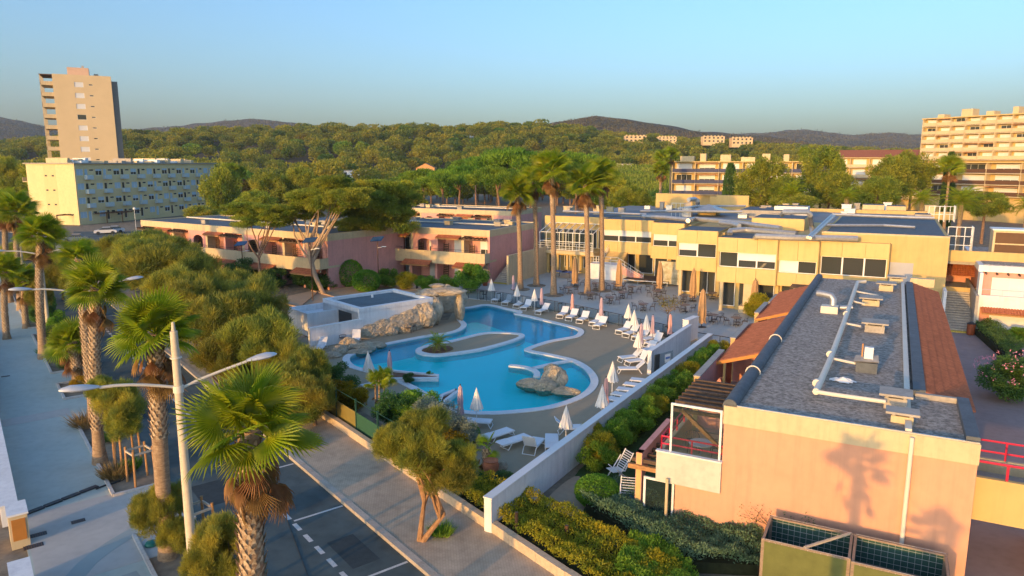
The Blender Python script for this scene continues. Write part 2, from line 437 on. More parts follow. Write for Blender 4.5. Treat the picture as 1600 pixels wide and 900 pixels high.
# deeper arm at the far end
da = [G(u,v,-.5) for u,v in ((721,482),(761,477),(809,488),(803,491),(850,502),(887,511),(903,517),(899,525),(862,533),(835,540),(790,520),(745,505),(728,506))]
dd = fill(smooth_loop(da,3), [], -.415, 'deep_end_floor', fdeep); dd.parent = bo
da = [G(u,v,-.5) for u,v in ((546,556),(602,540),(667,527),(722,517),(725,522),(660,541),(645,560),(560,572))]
dd = fill(smooth_loop(da,3), [], -.415, 'shaded_channel_floor', M('pool_floor_channel', (.09,.60,.78), .6, .1, .3)); dd.parent = bo  # darker floor sheet, the channel's shade put into its colour
wm = bpy.data.materials.new('pool_water'); wm.use_nodes = True
n = wm.node_tree.nodes; L = wm.node_tree.links; n.remove(n['Principled BSDF'])
gl = n.new('ShaderNodeBsdfGlossy'); gl.inputs['Roughness'].default_value = .03; gl.inputs[0].default_value = (.55,.8,1,1)
tr = n.new('ShaderNodeBsdfTransparent'); tr.inputs[0].default_value = (.4,1,1,1)
fr = n.new('ShaderNodeFresnel'); fr.inputs[0].default_value = 1.16
mx = n.new('ShaderNodeMixShader'); L.new(fr.outputs[0], mx.inputs[0]); L.new(tr.outputs[0], mx.inputs[1]); L.new(gl.outputs[0], mx.inputs[2]); L.new(mx.outputs[0], n['Material Output'].inputs[0])
tcn = n.new('ShaderNodeTexCoord'); wn = n.new('ShaderNodeTexNoise'); wn.inputs['Scale'].default_value = 2.2; wn.inputs['Detail'].default_value = 3; L.new(tcn.outputs['Object'], wn.inputs['Vector'])
bp = n.new('ShaderNodeBump'); bp.inputs['Strength'].default_value = .45; bp.inputs['Distance'].default_value = .04; L.new(wn.outputs[0], bp.inputs['Height'])
L.new(bp.outputs[0], gl.inputs['Normal']); L.new(bp.outputs[0], fr.inputs['Normal'])
water = struct(fill(inn, [], -.02, 'pool_water', wm))
cp = MB(); ribbon(cp, pool_s, .02, -.50, -.2, .07)
struct(cp.build('pool_coping', m_coping))
# peninsula with planting hole
isl = smooth_loop([G(u,v,.1) for u,v in ((650,547),(662,541),(705,532),(750,521),(780,519),(812,521),(819,526),(800,534),(755,546),(717,552),(680,555.5),(655,552))], 4)
ar = sum(isl[k][0]*isl[(k+1)%len(isl)][1]-isl[(k+1)%len(isl)][0]*isl[k][1] for k in range(len(isl)))
if ar < 0: isl = isl[::-1]
io = struct(MB().prism(isl, -.8, .06).build('peninsula', m_deck))
ic = ribbon(MB(), isl, .45, -.03, -.8, .13).build('coping', m_coping, io)
struct(MB().prism(smooth_loop([G(u,v,.1) for u,v in ((659,547),(672,542),(700,540),(708,545),(690,551),(668,552))],4), .05, .085).build('palm_bed', M('bed_soil', (.20,.10,.06), 1, .3, 3, .5, 30)))
# low walls standing in the water
def poolwall(name, px, w):
    pts = smooth_loop([G(u,v,.1) for u,v in px], 5, False)
    struct(ribbon(MB(), pts, -w, w, -.42, .10, False).build(name, m_coping))
poolwall('pool_divider', ((796,570),(815,572),(831,576),(839,582),(838,588)), .22)
poolwall('pool_divider', ((832,575),(862,568),(893,562)), .22)
# planters at the pool edge
def planter(px, inner, label):
    t = thing('planter', label, 'planter')
    lp = [G(u,v,.2) for u,v in px]
    ar = sum(lp[k][0]*lp[(k+1)%len(lp)][1]-lp[(k+1)%len(lp)][0]*lp[k][1] for k in range(len(lp)))
    if ar < 0: lp = lp[::-1]
    ribbon(MB(), lp, .0, .28, -.7, .22).build('rim', m_coping, t)
    MB().prism(offset(lp, .2), -.7, .12).build('soil', MATS['bed_soil'], t)
    return t
planter(((605,577),(686,585),(685,591),(596,592)), 0, 'low white wedge planter at the left edge of the pool')
planter(((687,617),(712,607),(717,612),(692,630)), 0, 'small white planter half hidden by grey shrub at pool edge')
# ================================================================== building kit
def TM(x=0, y=0, z=0, rz=0): return Matrix.Translation((x,y,z)) @ Matrix.Rotation(rz, 4, 'Z')
def facade(mb, x0, x1, z0, z1, ops, t=.22):
    "wall in the plane y=0 facing -y, with reveals of depth t round each opening (xa,xb,za,zb)"
    xs = sorted({x0, x1, *[o[0] for o in ops], *[o[1] for o in ops]}); zs = sorted({z0, z1, *[o[2] for o in ops], *[o[3] for o in ops]})
    for a, b in zip(xs[:-1], xs[1:]):
        run = None
        for c, d in list(zip(zs[:-1], zs[1:])) + [(None, None)]:
            inside = c is None or any(o[0] <= (a+b)/2 <= o[1] and o[2] <= (c+d)/2 <= o[3] for o in ops)
            if not inside: run = (run[0], d) if run else (c, d)
            if (inside or c is None) and run:
                mb.poly([(a,0,run[0]),(b,0,run[0]),(b,0,run[1]),(a,0,run[1])]); run = None
    for a, b, c, d in ops:
        mb.poly([(a,0,c),(a,t,c),(a,t,d),(a,0,d)]); mb.poly([(b,0,c),(b,0,d),(b,t,d),(b,t,c)])
        mb.poly([(a,0,c),(b,0,c),(b,t,c),(a,t,c)]); mb.poly([(a,0,d),(a,t,d),(b,t,d),(b,0,d)])
    return mb
CACHE = {}
def window(parent, T, xa, xb, za, zb, y=.12, kind='win', name='window', fw=.06, panes=1, frame=None, blind=0, glass=None):
    "frame part + pane sub-parts at opening of plane y=0 under transform T"
    w, h = round(xb-xa, 2), round(zb-za, 2); key = (w, h, kind, fw, panes, blind, frame.name if frame else '', glass.name if glass else '')
    if key not in CACHE:
        fr = MB(); fr.box(0,w,-.03,.05,0,fw).box(0,w,-.03,.05,h-fw,h)
        for k in range(panes+1):
            c = k*(w-fw)/panes; fr.box(c,c+fw,-.028,.048,fw,h-fw)
        pw = (w-fw)/panes
        CACHE[key] = (fr.mesh('window_frame', frame or m_whitep), MB().box(0,pw-fw,0,.01,0,(h-2*fw)).mesh('pane', glass or m_win), pw,
                      MB().box(0,w-2*fw,-.02,-.005,0,(h-2*fw)*blind).mesh('blind', m_blind if kind != 'blue' else m_blueb) if blind else None)
    fm_, pm, pw, bm_ = CACHE[key]
    f = link(name, fm_, parent); f.matrix_basis = T @ TM(xa, y, za)
    for k in range(panes):
        if blind < 1: link('pane', pm, f, loc=(fw+k*pw, .01, fw))
    if blind: link('blind', bm_, f, loc=(fw, 0, fw+(h-2*fw)*(1-blind)))
    return f
def place(o, T): o.matrix_basis = T; return o
def tiles(mb, x0, x1, ya, za, yb, zb, pitch=.21, row=.38, n=5):
    "barrel tiles between the top line (ya,za) and the eaves line (yb,zb)"
    L_ = math.hypot(yb-ya, zb-za); rows = max(1, round(L_/row)); cols = max(1, round((x1-x0)/pitch)); pw = (x1-x0)/cols
    dy, dz = (yb-ya)/rows, (zb-za)/rows; nx, nz = -(zb-za)/L_, (yb-ya)/L_
    if nz < 0: nx, nz = -nx, -nz
    for r in range(rows):
        for c in range(cols):
            pts = []
            for e in (0, 1):
                lift = .03*e + .0
                yy, zz = ya+dy*(r+e*1.08), za+dz*(r+e*1.08)
                for k in range(n):
                    a = math.pi*k/(n-1); h = math.sin(a)*.07+lift
                    pts.append((x0+pw*(c+.5)-math.cos(a)*pw*.5, yy+nx*h, zz+nz*h))
            i = mb.add(pts)
            for k in range(n-1): mb.f.append((i+k, i+k+1, i+n+k+1, i+n+k))
            mb.f.append(tuple(i+n+k for k in range(n)))
    return mb
def canopy(parent, T, x0, x1, y_in, y_out, z_in, z_out, name='tile_canopy'):
    mb = MB(); tiles(mb, x0, x1, y_in, z_in, y_out, z_out)
    o = place(mb.build(name, m_terra, parent), T)
    b = MB().poly([(x0,y_in,z_in-.04),(x1,y_in,z_in-.04),(x1,y_out,z_out-.04),(x0,y_out,z_out-.04)])
    b.box(x0,x1,y_out,y_out+.08,z_out-.16,z_out-.05)
    place(b.build('eaves_board', m_stake, parent), T)
    return o
def louvre(parent, T):
    "leaning slatted shutter"
    if 'louvre' not in CACHE:
        mb = MB()
        for k in range(7): mb.box(0,.7,.02*k,.02*k+.05,.12+k*.22,.24+k*.22)
        mb.bar((0,0,0),(0,.16,1.75),.06); mb.bar((.7,0,0),(.7,.16,1.75),.06)
        CACHE['louvre'] = mb.mesh('shutter', m_wood)
    return place(link('shutter', CACHE['louvre'], parent), T)
def railing(parent, T, pts, h, mat, step=1.2, name='railing', r=.02, rails=(1.0,.5)):
    mb = MB()
    for a, b in zip(pts[:-1], pts[1:]):
        for f_ in rails: mb.tube([(a[0],a[1],a[2]+h*f_),(b[0],b[1],b[2]+h*f_)], r, 6)
        n_ = max(1, round(math.dist(a,b)/step))
        for k in range(n_+1):
            t = k/n_; p = [a[i]+(b[i]-a[i])*t for i in range(3)]; mb.tube([p,(p[0],p[1],p[2]+h)], r, 6)
    return place(mb.build(name, mat, parent), T)

def residence(label, fr, ln, dep, bays, h=6.5, side_band=True, roofstuff=6, seed=1, ground=True):
    "two-storey pink holiday block; front face in the plane y=0, loggias behind it"
    rd = random.Random(seed)
    t = thing('holiday_residence', label, 'building', loc=(*fr.p,0), rz=fr.rot)
    I = Matrix.Identity(4)
    w = MB(); rec = 1.7
    w.box(0,ln,rec,dep,0,h-.55)
    w.box(0,.3,0,rec,0,h-.55); w.box(ln-.3,ln,0,rec,0,h-.55)
    w.build('wall', m_pink, t)
    rf = MB().box(.3,ln-.3,.3,dep-.3,h-.5,h-.12).build('roof', m_bitumen, t)
    pa = MB()
    pa.box(-.04,ln+.04,-.04,.3,h-.8,h); pa.box(-.04,ln+.04,dep-.3,dep+.04,h-.8,h); pa.box(-.04,.3,.3,dep-.3,h-.8,h); pa.box(ln-.3,ln+.04,.3,dep-.3,h-.8,h)
    pa.build('parapet', m_cream, t)
    ba = MB(); ba.box(-.02,ln+.02,-1.3,rec,2.55,2.8); ba.box(-.02,ln+.02,-1.3,-1.15,2.8,3.75); ba.box(-.02,.13,-1.15,0,2.8,3.75); ba.box(ln-.13,ln+.02,-1.15,0,2.8,3.75); ba.box(-.02,ln+.02,-1.3,-1.16,2.2,2.55)
    ba.build('balcony', m_cream, t)
    railing(t, I, [(0,-1.22,3.75),(ln,-1.22,3.75)], .3, m_dark, 1.4, rails=(1.0,))
    nb = len(bays); bw = ln/nb
    for k, b in enumerate(bays):
        x0 = k*bw
        MB().box(x0-.18 if k else 0.3,x0+.18,-.02,rec,2.8,h-.8).build('partition', m_pink if k % 2 else m_cream, t)
        if ground: MB().box(x0-.18 if k else 0.3,x0+.18,-.3,rec,0,2.2).build('partition', m_pink, t)
        if b == 'A':                                     # wall with an arched opening
            mb = MB(); n_ = 10; c = x0+bw/2; r = bw*.27; zt = 4.55
            arch = [(c-r,2.8)]+[(c-r*math.cos(math.pi*i/n_), zt+r*.55*math.sin(math.pi*i/n_)) for i in range(n_+1)]+[(c+r,2.8)]
            top = h-.8
            for p, q in zip(arch[:-1], arch[1:]):
                if abs(p[0]-q[0]) > 1e-5:
                    mb.poly([(p[0],0,p[1]),(q[0],0,q[1]),(q[0],0,top),(p[0],0,top)]); mb.poly([(p[0],.25,p[1]),(p[0],.25,top),(q[0],.25,top),(q[0],.25,q[1])])
                mb.poly([(p[0],0,p[1]),(p[0],.25,p[1]),(q[0],.25,q[1]),(q[0],0,q[1])])
            mb.box(x0+.18,c-r,0,.25,2.8,top); mb.box(c+r,x0+bw-.18,0,.25,2.8,top)
            mb.build('arched_wall', m_pink, t)
        elif b == 'T':
            canopy(t, I, x0+.2, x0+bw-.2, .35, -.75, h-.75, h-1.15)
            MB().box(x0+.18,x0+bw-.18,0.05,.25,h-1.3,h-.8).build('lintel', m_wood, t)
        elif b == 'P':
            for j in range(6): MB().box(x0+.25+j*(bw-.5)/5.5,x0+.37+j*(bw-.5)/5.5,-.9,.2,h-1.12,h-.95).build('pergola_beam', m_wood, t)
            MB().box(x0+.18,x0+bw-.18,-.75,-.62,h-1.3,h-1.13).build('lintel', m_wood, t)
        window(t, I, x0+bw*.42, x0+bw*.42+1.5, 2.8, 5.0, y=rec-.06, panes=2, blind=rd.choice((0,.5,.98,.98)), name='french_window')
        louvre(t, TM(x0+.35, rec-.7, 2.8))
        if ground:
            window(t, I, x0+bw*.42, x0+bw*.42+1.5, .05, 2.1, y=rec-.06, panes=2, blind=rd.choice((0,.98,.98)), name='french_window')
            if k % 2 == seed % 2: canopy(t, I, x0-.2, x0+bw+.1, -1.28, -2.3, 2.5, 2.05)
            else: louvre(t, TM(x0+.35, rec-.8, .05))
    for k in range(roofstuff):
        x = rd.uniform(1,ln-2); y = rd.uniform(1.5,dep-2)
        MB().box(x,x+.9,y,y+.7,h-.12,h+.35).box(x-.1,x+1.0,y-.1,y+.8,h+.35,h+.43).build('roof_vent', m_cream if k % 2 else m_concrete, t)
    mb = MB(); mb.tube([(1,dep*.5,h+.05),(ln-1,dep*.5,h+.05)], .1, 8); mb.build('roof_pipe', m_pvc, t, True)
    return t
# ================================================================== right building (nearest)
RB = Frame(G(1133,632,5.58), 28.0)
WR = RB.w2l(*G(1530,688,5.58))[0]; LR = RB.w2l(*G(1278,432,5.58))[1]; HR = 5.58
rb = thing('holiday_residence', 'nearest peach-walled two-storey building with grey gravel flat roof and pipes', 'building', loc=(*RB.p,0), rz=RB.rot)
I4 = Matrix.Identity(4)
w = MB(); w.poly([(0,0,2.3),(WR,0,2.3),(WR,0,HR-.74),(0,0,HR-.74)]); w.poly([(-1.75,0,0),(WR,0,0),(WR,0,2.3),(-1.75,0,2.3)])
w.box(0,WR,.01,LR,2.3,HR-.75); w.box(-1.75,WR,.01,LR,0,2.3)
w.build('wall', m_peach, rb)
MB().box(-.03,WR+.03,-.05,.14,HR-.74,HR-.03).build('fascia', m_cream, rb)
xg = RB.l(1418,560,HR)[0]
yfl = RB.l(1470,622,HR)[1]
MB().box(.0,xg+.15,.14,LR-.1,HR-.7,HR-.08).box(xg+.15,WR,.14,yfl,HR-.7,HR-.08).build('roof', m_gravel, rb)
cb = MB(); cb.tube([(.18,-.02,HR-.03),(.18,LR,HR-.03)], .27, 10); cb.build('roof_edge_roll', m_bitumen, rb, True)
for v in (530,585): 
    x, y = RB.l(1205,v,HR); cbm = MB().tube([(.18+.3*math.cos(a),y if v>0 else 0,HR-.03+.3*math.sin(a)) for a in [math.pi*k/10 for k in range(-1,12)]], .03, 6); cbm.build('strap', m_pvc, rb, True)
MB().box(0,WR,-.02,.06,HR-.03,HR+.02).build('edge_flashing', m_zinc, rb)
# gutter run and dark roll beside the tiles, flat bay at the front
MB().box(xg-.18,xg+.02,.1,LR-.3,HR-.08,HR+.10).build('gutter_channel', m_pvc, rb)
yfl = RB.l(1470,622,HR)[1]
MB().box(xg+.12,xg+.55,yfl,LR-1,HR-.08,HR+.22).build('ridge_roll', m_bitumen, rb)
MB().box(xg+.2,WR-.1,yfl-.22,yfl-.02,HR-.08,HR+.12).build('upstand', m_concrete, rb)
MB().box(WR-.38,WR+.02,.14,yfl,HR-.08,HR+.14).build('edge_kerb', m_bitumen, rb)
tm_ = MB(); tm_.M = Matrix.Rotation(-math.pi/2,4,'Z')   # tiles run along the long side
# local helper: build in rotated axes (x along -Y)
tl = MB(); tiles(tl, -LR+1.2, -yfl, xg+.5, HR+.12, WR+.25, HR-.42, pitch=.23, row=.36, n=5)
tl.v = [(p[1], -p[0], p[2]) for p in tl.v]; tl.f = [f[::-1] for f in tl.f]
stuff(tl.build('tile_slope', m_terra, rb))
MB().poly([(xg+.5,yfl,HR+.08),(WR+.25,yfl,HR-.46),(WR+.25,LR-1.2,HR-.46),(xg+.5,LR-1.2,HR+.08)]).build('tile_bed', m_stake, rb)
MB().box(xg+.4,WR,LR-1.1,LR-.5,HR-.1,HR+.5).build('end_upstand', m_cream, rb)
# downpipe
xd = RB.l(1424,665,5.4)[0]
MB().tube([(xd,-.14,HR-.1),(xd,-.14,.1)], .075, 10).build('downpipe', m_pvc, rb, True)
# roof pipework
def rpz(u, v, z): x, y = RB.l(u, v, z); return (x, y, z)
MB().tube([rpz(1352,440,5.85),rpz(1340,441,5.85),rpz(1336,452,5.85),rpz(1320,500,5.85),rpz(1297,562,5.85),rpz(1275,612,5.85)], .13, 10).build('main_pipe', m_pvc, rb, True)
MB().tube([rpz(1275,612,5.85),rpz(1300,616,5.85),rpz(1384,628,5.85)], .08, 8).build('branch_pipe', m_pvc, rb, True)
for u, v, u2, v2 in ((1300,560,1337,568),(1320,505,1345,510),(1336,455,1372,462),(1330,470,1350,475)):
    MB().tube([rpz(u,v,5.85),rpz(u2,v2,5.85)], .06, 8).build('branch_pipe', m_pvc, rb, True)
for u, v in ((1276,598),(1297,553),(1322,490)):
    c = rpz(u,v,5.85); d = Vector(rpz(u+2,v-5,5.85))-Vector(c); d.normalize()
    MB().tube([Vector(c)-d*.1,Vector(c)+d*.1], .16, 10).build('pipe_collar', m_pvc, rb, True)
def stack(u, v, w_, d_, h_, lid, mat, name='roof_stack'):
    x, y = RB.l(u, v, HR-.08)
    b = MB().box(x-w_/2,x+w_/2,y,y+d_,HR-.09,HR-.08+h_).build(name, mat, rb)
    if lid: 
        c = MB().box(x-w_/2-.18,x+w_/2+.18,y-.18,y+d_+.18,HR+h_+.02,HR+h_+.10)
        for sx in (-1,1):
            for sy in (0,1): c.box(x+sx*(w_/2-.08)-.05,x+sx*(w_/2-.08)+.05,y+sy*(d_-.1),y+sy*(d_-.1)+.1,HR-.09+h_,HR+h_+.02)
        c.build('cap_slab', m_concrete, b)
    return b
stack(1366,520,.95,.9,.38,True,m_concrete); stack(1353,583,.85,.8,.45,False,m_bitumen); stack(1398,640,.75,.7,.42,True,m_concrete); stack(1409,662,.7,.4,.25,True,m_cream)
stack(1360,478,1.0,.9,.35,True,m_cream); stack(1384,455,.9,.8,.4,True,m_cream); stack(1400,442,.9,.8,.3,True,m_cream); stack(1295,490,.95,.8,.42,False,m_pvc)
x, y = RB.l(1352,580,HR); 
MB().box(x-.1,x+.25,y+.25,y+.5,HR+.35,HR+1.0).build('vent_pipe', m_whitep, rb); MB().box(x-.22,x-.16,y+.5,y+.56,HR+.3,HR+1.1).build('vent_post', m_stake, rb)
mb = MB(); mb.v=[]; 
lid = MB().poly([(x-.5,y-.1,HR+.42),(x+.5,y,HR+.46),(x+.45,y+.7,HR+.6),(x-.45,y+.75,HR+.5)]).poly([(x-.45,y+.75,HR+.46),(x+.45,y+.7,HR+.56),(x+.5,y,HR+.42),(x-.5,y-.1,HR+.38)]); lid.build('loose_lid', m_concrete, rb)
e0 = rpz(1298,478,5.9)
MB().tube([(e0[0]+.1,e0[1]+.3,5.8),(e0[0]+.1,e0[1]+.35,6.25),(e0[0]-.05,e0[1]+.45,6.45),(e0[0]-.5,e0[1]+.6,6.5),(e0[0]-.85,e0[1]+.75,6.5)], .2, 12).build('elbow_duct', m_zinc, rb, True)
MB().tube([(e0[0]+.5,e0[1]+.2,5.8),(e0[0]+1.2,e0[1]+.3,5.85)], .15, 10).build('branch_duct', m_zinc, rb, True)
# crumpled sheet left on the gravel
cx, cy = RB.l(1317,593,HR)
rag = MB(); nn = 9
gv = [[(cx+(i-4)*.13, cy+(j-4)*.085, HR-.07+max(0,.16-.03*math.hypot(i-4,j-4)*1.1)*random.uniform(.3,1.5)) for i in range(nn)] for j in range(nn)]
for j in range(nn-1):
    for i in range(nn-1):
        if math.hypot(i-3.5,j-3.5) < 4.2+random.uniform(-.6,.3): rag.poly([gv[j][i],gv[j][i+1],gv[j+1][i+1],gv[j+1][i]])
tag(rag.build('crumpled_sheet', m_whitep, None, loc=(*RB.p,0), rz=RB.rot), 'crumpled white sheet lying on the grey gravel roof', 'sheet')
# pool-side loggias of the right building (face the pool: local -x)
def modl(y0, first=False):
    "one module: tall partition, low arched garden wall, timber pergolas, tile canopy"
    g_ = MB(); g_.box(-3.4,-3.15,y0+.0,y0+.35,0,3.0); g_.box(-3.4,-3.15,y0+4.4,y0+4.75,0,3.0)
    n_ = 8
    for k in range(n_):
        a0, a1 = math.pi*k/n_, math.pi*(k+1)/n_; cyc = y0+2.375; r_ = 2.03
        ya, yb = cyc-r_*math.cos(a0), cyc-r_*math.cos(a1); za, zb = 1.55+.95*math.sin(a0), 1.55+.95*math.sin(a1)
        for xx, fl in ((-3.4,1),(-3.15,-1)):
            q = [(xx,ya,za),(xx,ya,3.0),(xx,yb,3.0),(xx,yb,zb)]; g_.poly(q if fl > 0 else q[::-1])
        g_.poly([(-3.4,ya,za),(-3.4,yb,zb),(-3.15,yb,zb),(-3.15,ya,za)])
    g_.poly([(-3.4,y0,3.0),(-3.15,y0,3.0),(-3.15,y0+4.75,3.0),(-3.4,y0+4.75,3.0)])
    g_.build('arched_garden_wall', m_pink, rb)
    MB().box(-3.38,-3.17,y0-.004,y0,0.0,2.98).build('sunlit_wall_end', m_ochre, rb)  # thin ochre sheet: sunlight on the pink wall's end painted as colour
    for k in range(7): MB().box(-3.6,-2.45,y0+.1+k*.62,y0+.24+k*.62,2.55,2.70).build('pergola_beam', m_wood, rb)
    b = MB(); b.box(-2.5,0,y0,y0+4.7,2.3,2.5); b.box(-2.5,-2.32,y0,y0+4.7,2.5,3.3); b.box(-2.32,-.0,y0-.02,y0+.16,2.3,3.3)
    b.build('balcony', m_cream, rb)
    railing(rb, I4, [(0,y0+.1,3.3),(-2.4,y0+.1,3.3),(-2.4,y0+4.7,3.3)], .55, m_red, 1.1, rails=(1.0,.45), r=.035)
    for k in range(7): MB().box(-2.3,.05,y0+1.5+k*.54,y0+1.64+k*.54,4.75,4.92).build('pergola_beam', m_wood, rb)
    MB().bar((-1.9,y0+1.0,4.75),(-.05,y0+1.0,3.2),.14).build('brace', m_stake, rb)
    MB().bar((-2.2,y0+1.0,4.7),(.0,y0+1.0,4.7),.14).build('lintel', m_wood, rb)
modl(.05)
def fin(y0, y1, h, gap=True):
    "outer loggia wall with an opening low down, ochre end sheet with the yellow sunlight in its colour"
    p = MB(); p.box(-2.45,-2.2,y0,y0+.5,0,h); p.box(-2.45,-2.2,y1-.4,y1,0,h); p.box(-2.45,-2.2,y0+.5,y1-.4,h-1.25 if gap else 0,h); p.box(-2.45,-2.2,y0+.5,y1-.4,0,2.9)
    p.build('loggia_wall', m_pink, rb); MB().box(-2.44,-2.21,y0-.005,y0-.001,0,h-.01).build('sunlit_wall_end', m_ochre, rb)
    MB().box(-2.48,-2.17,y0-.02,y1+.02,h,h+.05).build('coping', m_concrete, rb)
fin(5.3,10.6,4.9); fin(11.3,13.0,4.3,False); fin(13.5,17.8,4.9); fin(19.3,20.4,4.3,False); fin(21.2,25.2,4.9); fin(27.0,30.6,4.6)
for y0, y1 in ((5.3,8.9),(13.2,13.6)): MB().box(-2.2,0,y0+.1,y0+.3,2.3,4.4).build('partition', m_pink, rb)
MB().box(-2.2,0,5.0,LR-1,2.25,2.5).build('loggia_floor', m_concrete, rb)
for (y0, y1) in ((8.9,18.4),(20.0,30.8)):
    cm = MB(); tiles(cm, -y1, -y0, -.08, 5.42, -2.15, 4.72, pitch=.22, row=.36); cm.v = [(p_[1],-p_[0],p_[2]) for p_ in cm.v]; cm.f = [f[::-1] for f in cm.f]
    stuff(cm.build('tile_canopy', m_terra, rb))
    MB().poly([(-.08,y0,5.36),(-2.15,y0,4.66),(-2.15,y1,4.66),(-.08,y1,5.36)]).build('tile_bed', m_stake, rb)
    MB().bar((-2.2,y0-.04,4.68),(-.1,y0-.04,5.36),.09,.16).build('eaves_board', M('orange_timber', (.55,.24,.06), .7, .1), rb)
for k in range(3): MB().box(-1.6,.2,31.6+k*.6,31.75+k*.6,5.0,5.15).build('pergola_beam', m_wood, rb)
Tw = Matrix.Translation((0,0,0)) @ Matrix.Rotation(-math.pi/2,4,'Z')
for y in (1.2,6.4,10.2,14.6,18.6,22.4,26.4): window(rb, Matrix.Translation((0,y+2.2,0)) @ Matrix.Rotation(-math.pi/2,4,'Z'), 0,2.2,2.52,4.6,y=-.06,panes=2,blind=.98 if int(y) % 2 else 0,name='french_window')
# glazed windscreens at the front end, upper and lower
window(rb, I4, -2.05,-.08,2.9,5.3,y=.06,fw=.08,name='windscreen',glass=m_clear); window(rb, I4, -3.05,-1.8,.08,2.05,y=.06,fw=.09,name='windscreen',glass=m_clear)
MB().tube([(-2.0,-.3,0),(-2.0,-.3,2.3)], .06, 8).build('post', m_cream, rb, True)
MB().box(-2.52,-.0,-.12,.04,2.05,3.28).build('balcony_front', M('balcony_render', (.58,.56,.48), .85, .1, .8, grime=.15), rb); MB().box(-2.55,.02,-.15,.06,3.28,3.33).build('coping_slab', m_whitep, rb)
MB().box(-3.7,-2.0,-.05,.10,2.32,2.5).build('lintel', m_stake, rb)
# ---- service cages with air-conditioning units in front of the right building
def cage(x0, x1, y0, y1, h, label, ux):
    t = thing('service_cage', label, 'enclosure', loc=(*RB.w(x0,y0),0), rz=RB.rot)
    W_, D_ = x1-x0, y1-y0
    f = MB()
    for x in (0,W_):
        for y in (0,D_): f.box(x-.05,x+.05,y-.05,y+.05,0,h)
    for z in (h-.05,h*.5,.1):
        f.box(0,W_,-.04,.04,z-.03,z+.03).box(0,W_,D_-.04,D_+.04,z-.03,z+.03).box(-.04,.04,.05,D_-.05,z-.03,z+.03).box(W_-.04,W_+.04,.05,D_-.05,z-.03,z+.03)
    f.build('frame', M('rusty_frame', (.34,.25,.18), .7, .2, 4, grime=.3), t)
    scr = M('green_screen', (.03,.085,.07), .9, .15, 2); scf = M('sunlit_screen', (.15,.16,.05), .9, .15, 2)  # front screen has its sunlit yellow-green painted in, the others stay green
    for a, s__ in (((.05,W_-.05,D_+.05,D_+.06),scr),((.05,W_-.05,-.06,-.05),scf)): MB().box(*a,.05,h-.08).build('screen', s__, t)
    for a in ((-.06,-.05,.05,D_-.05),(W_+.05,W_+.06,.05,D_-.05)): MB().box(*a,.05,h-.08).build('screen', scr, t)
    g = MB()
    k = .2
    while k < W_: g.box(k,k+.008,D_+.035,D_+.048,.05,h-.05).box(k,k+.008,-.048,-.035,.05,h-.05); k += .2
    k = .2
    while k < h: g.box(0,W_,D_+.03,D_+.042,k,k+.008).box(0,W_,-.042,-.03,k,k+.008); k += .2
    g.build('wire_mesh', m_metal, t)
    return t
ac_h = 2.0
xa, yb_ = RB.l(1205,806,ac_h); xb, _ = RB.l(1335,829,ac_h); xc, _ = RB.l(1477,858,ac_h)
cage(xa,xb-.06,yb_-1.75,yb_,ac_h,'green-screened service cage with diagonal bar, nearer the balcony','')
cage(xb+.06,xc,yb_-1.9,yb_-.02,ac_h,'green-screened service cage nearest the drainpipe corner, without diagonal bar','')
db = MB().bar((*RB.w(xb-.1,yb_),ac_h),(*RB.w(xa+1.3,yb_-1.75),ac_h),.07); tag(db.build('loose_bar', m_pole), 'diagonal timber bar laid over the left service cage', 'bar')
def acunit(x, y, label):
    t = thing('air_conditioner', label, 'air conditioner', loc=(*RB.w(x,y),0), rz=RB.rot, group='air conditioners in cages')
    MB().box(-.5,.5,-.45,.45,.1,1.15).build('casing', M('ac_casing', (.42,.40,.37), .6, .08, 2, grime=.15), t)
    MB().box(-.45,-.35,-.4,.4,0,.1).box(.35,.45,-.4,.4,0,.1).build('feet', m_dark, t)
    g = MB()
    for r_ in (.12,.24,.36): g.tube([(r_*math.cos(a),r_*math.sin(a),1.19) for a in [2*math.pi*k/20 for k in range(21)]], .012, 5, False)
    for k in range(8): a = k*math.pi/4; g.bar((0,0,1.19),(.38*math.cos(a),.38*math.sin(a),1.19),.012)
    g.build('fan_grille', m_metal, t); MB().lathe([(.0,1.152),(.38,1.152),(.38,1.16),(0,1.16)],20).build('fan_opening', m_dark, t)
    return t
acunit(xa+.95,yb_-1.15,'grey air conditioner inside the service cage with diagonal bar'); acunit(xc-1.0,yb_-1.2,'grey air conditioner inside the service cage nearest the drainpipe')
# ---- bridge with red railings to the right
br = thing('footbridge', 'yellow-lit concrete footbridge with red railings joining two buildings', 'bridge', loc=(*RB.p,0), rz=RB.rot)
MB().box(WR+.02,WR+9,1.6,4.2,2.9,3.1).build('deck', m_concrete, br); MB().box(WR+.02,WR+9,1.4,1.6,2.35,3.9).build('parapet', m_ochre, br); MB().box(WR+.02,WR+9,4.2,4.35,2.6,3.6).build('parapet', m_cream, br)  # front parapet in ochre, its yellow sunlight put into the colour
railing(br, I4, [(WR+.05,1.5,3.9),(WR+9,1.5,3.9)], .55, m_red, 1.0, rails=(1.0,), r=.045)
railing(br, I4, [(WR+.05,4.28,3.6),(WR+9,4.28,3.6)], .7, m_red, 1.2, rails=(1.0,.4), r=.04)
MB().box(WR+2.6,WR+2.9,1.7,6,0,2.9).build('pier', m_pink, br)
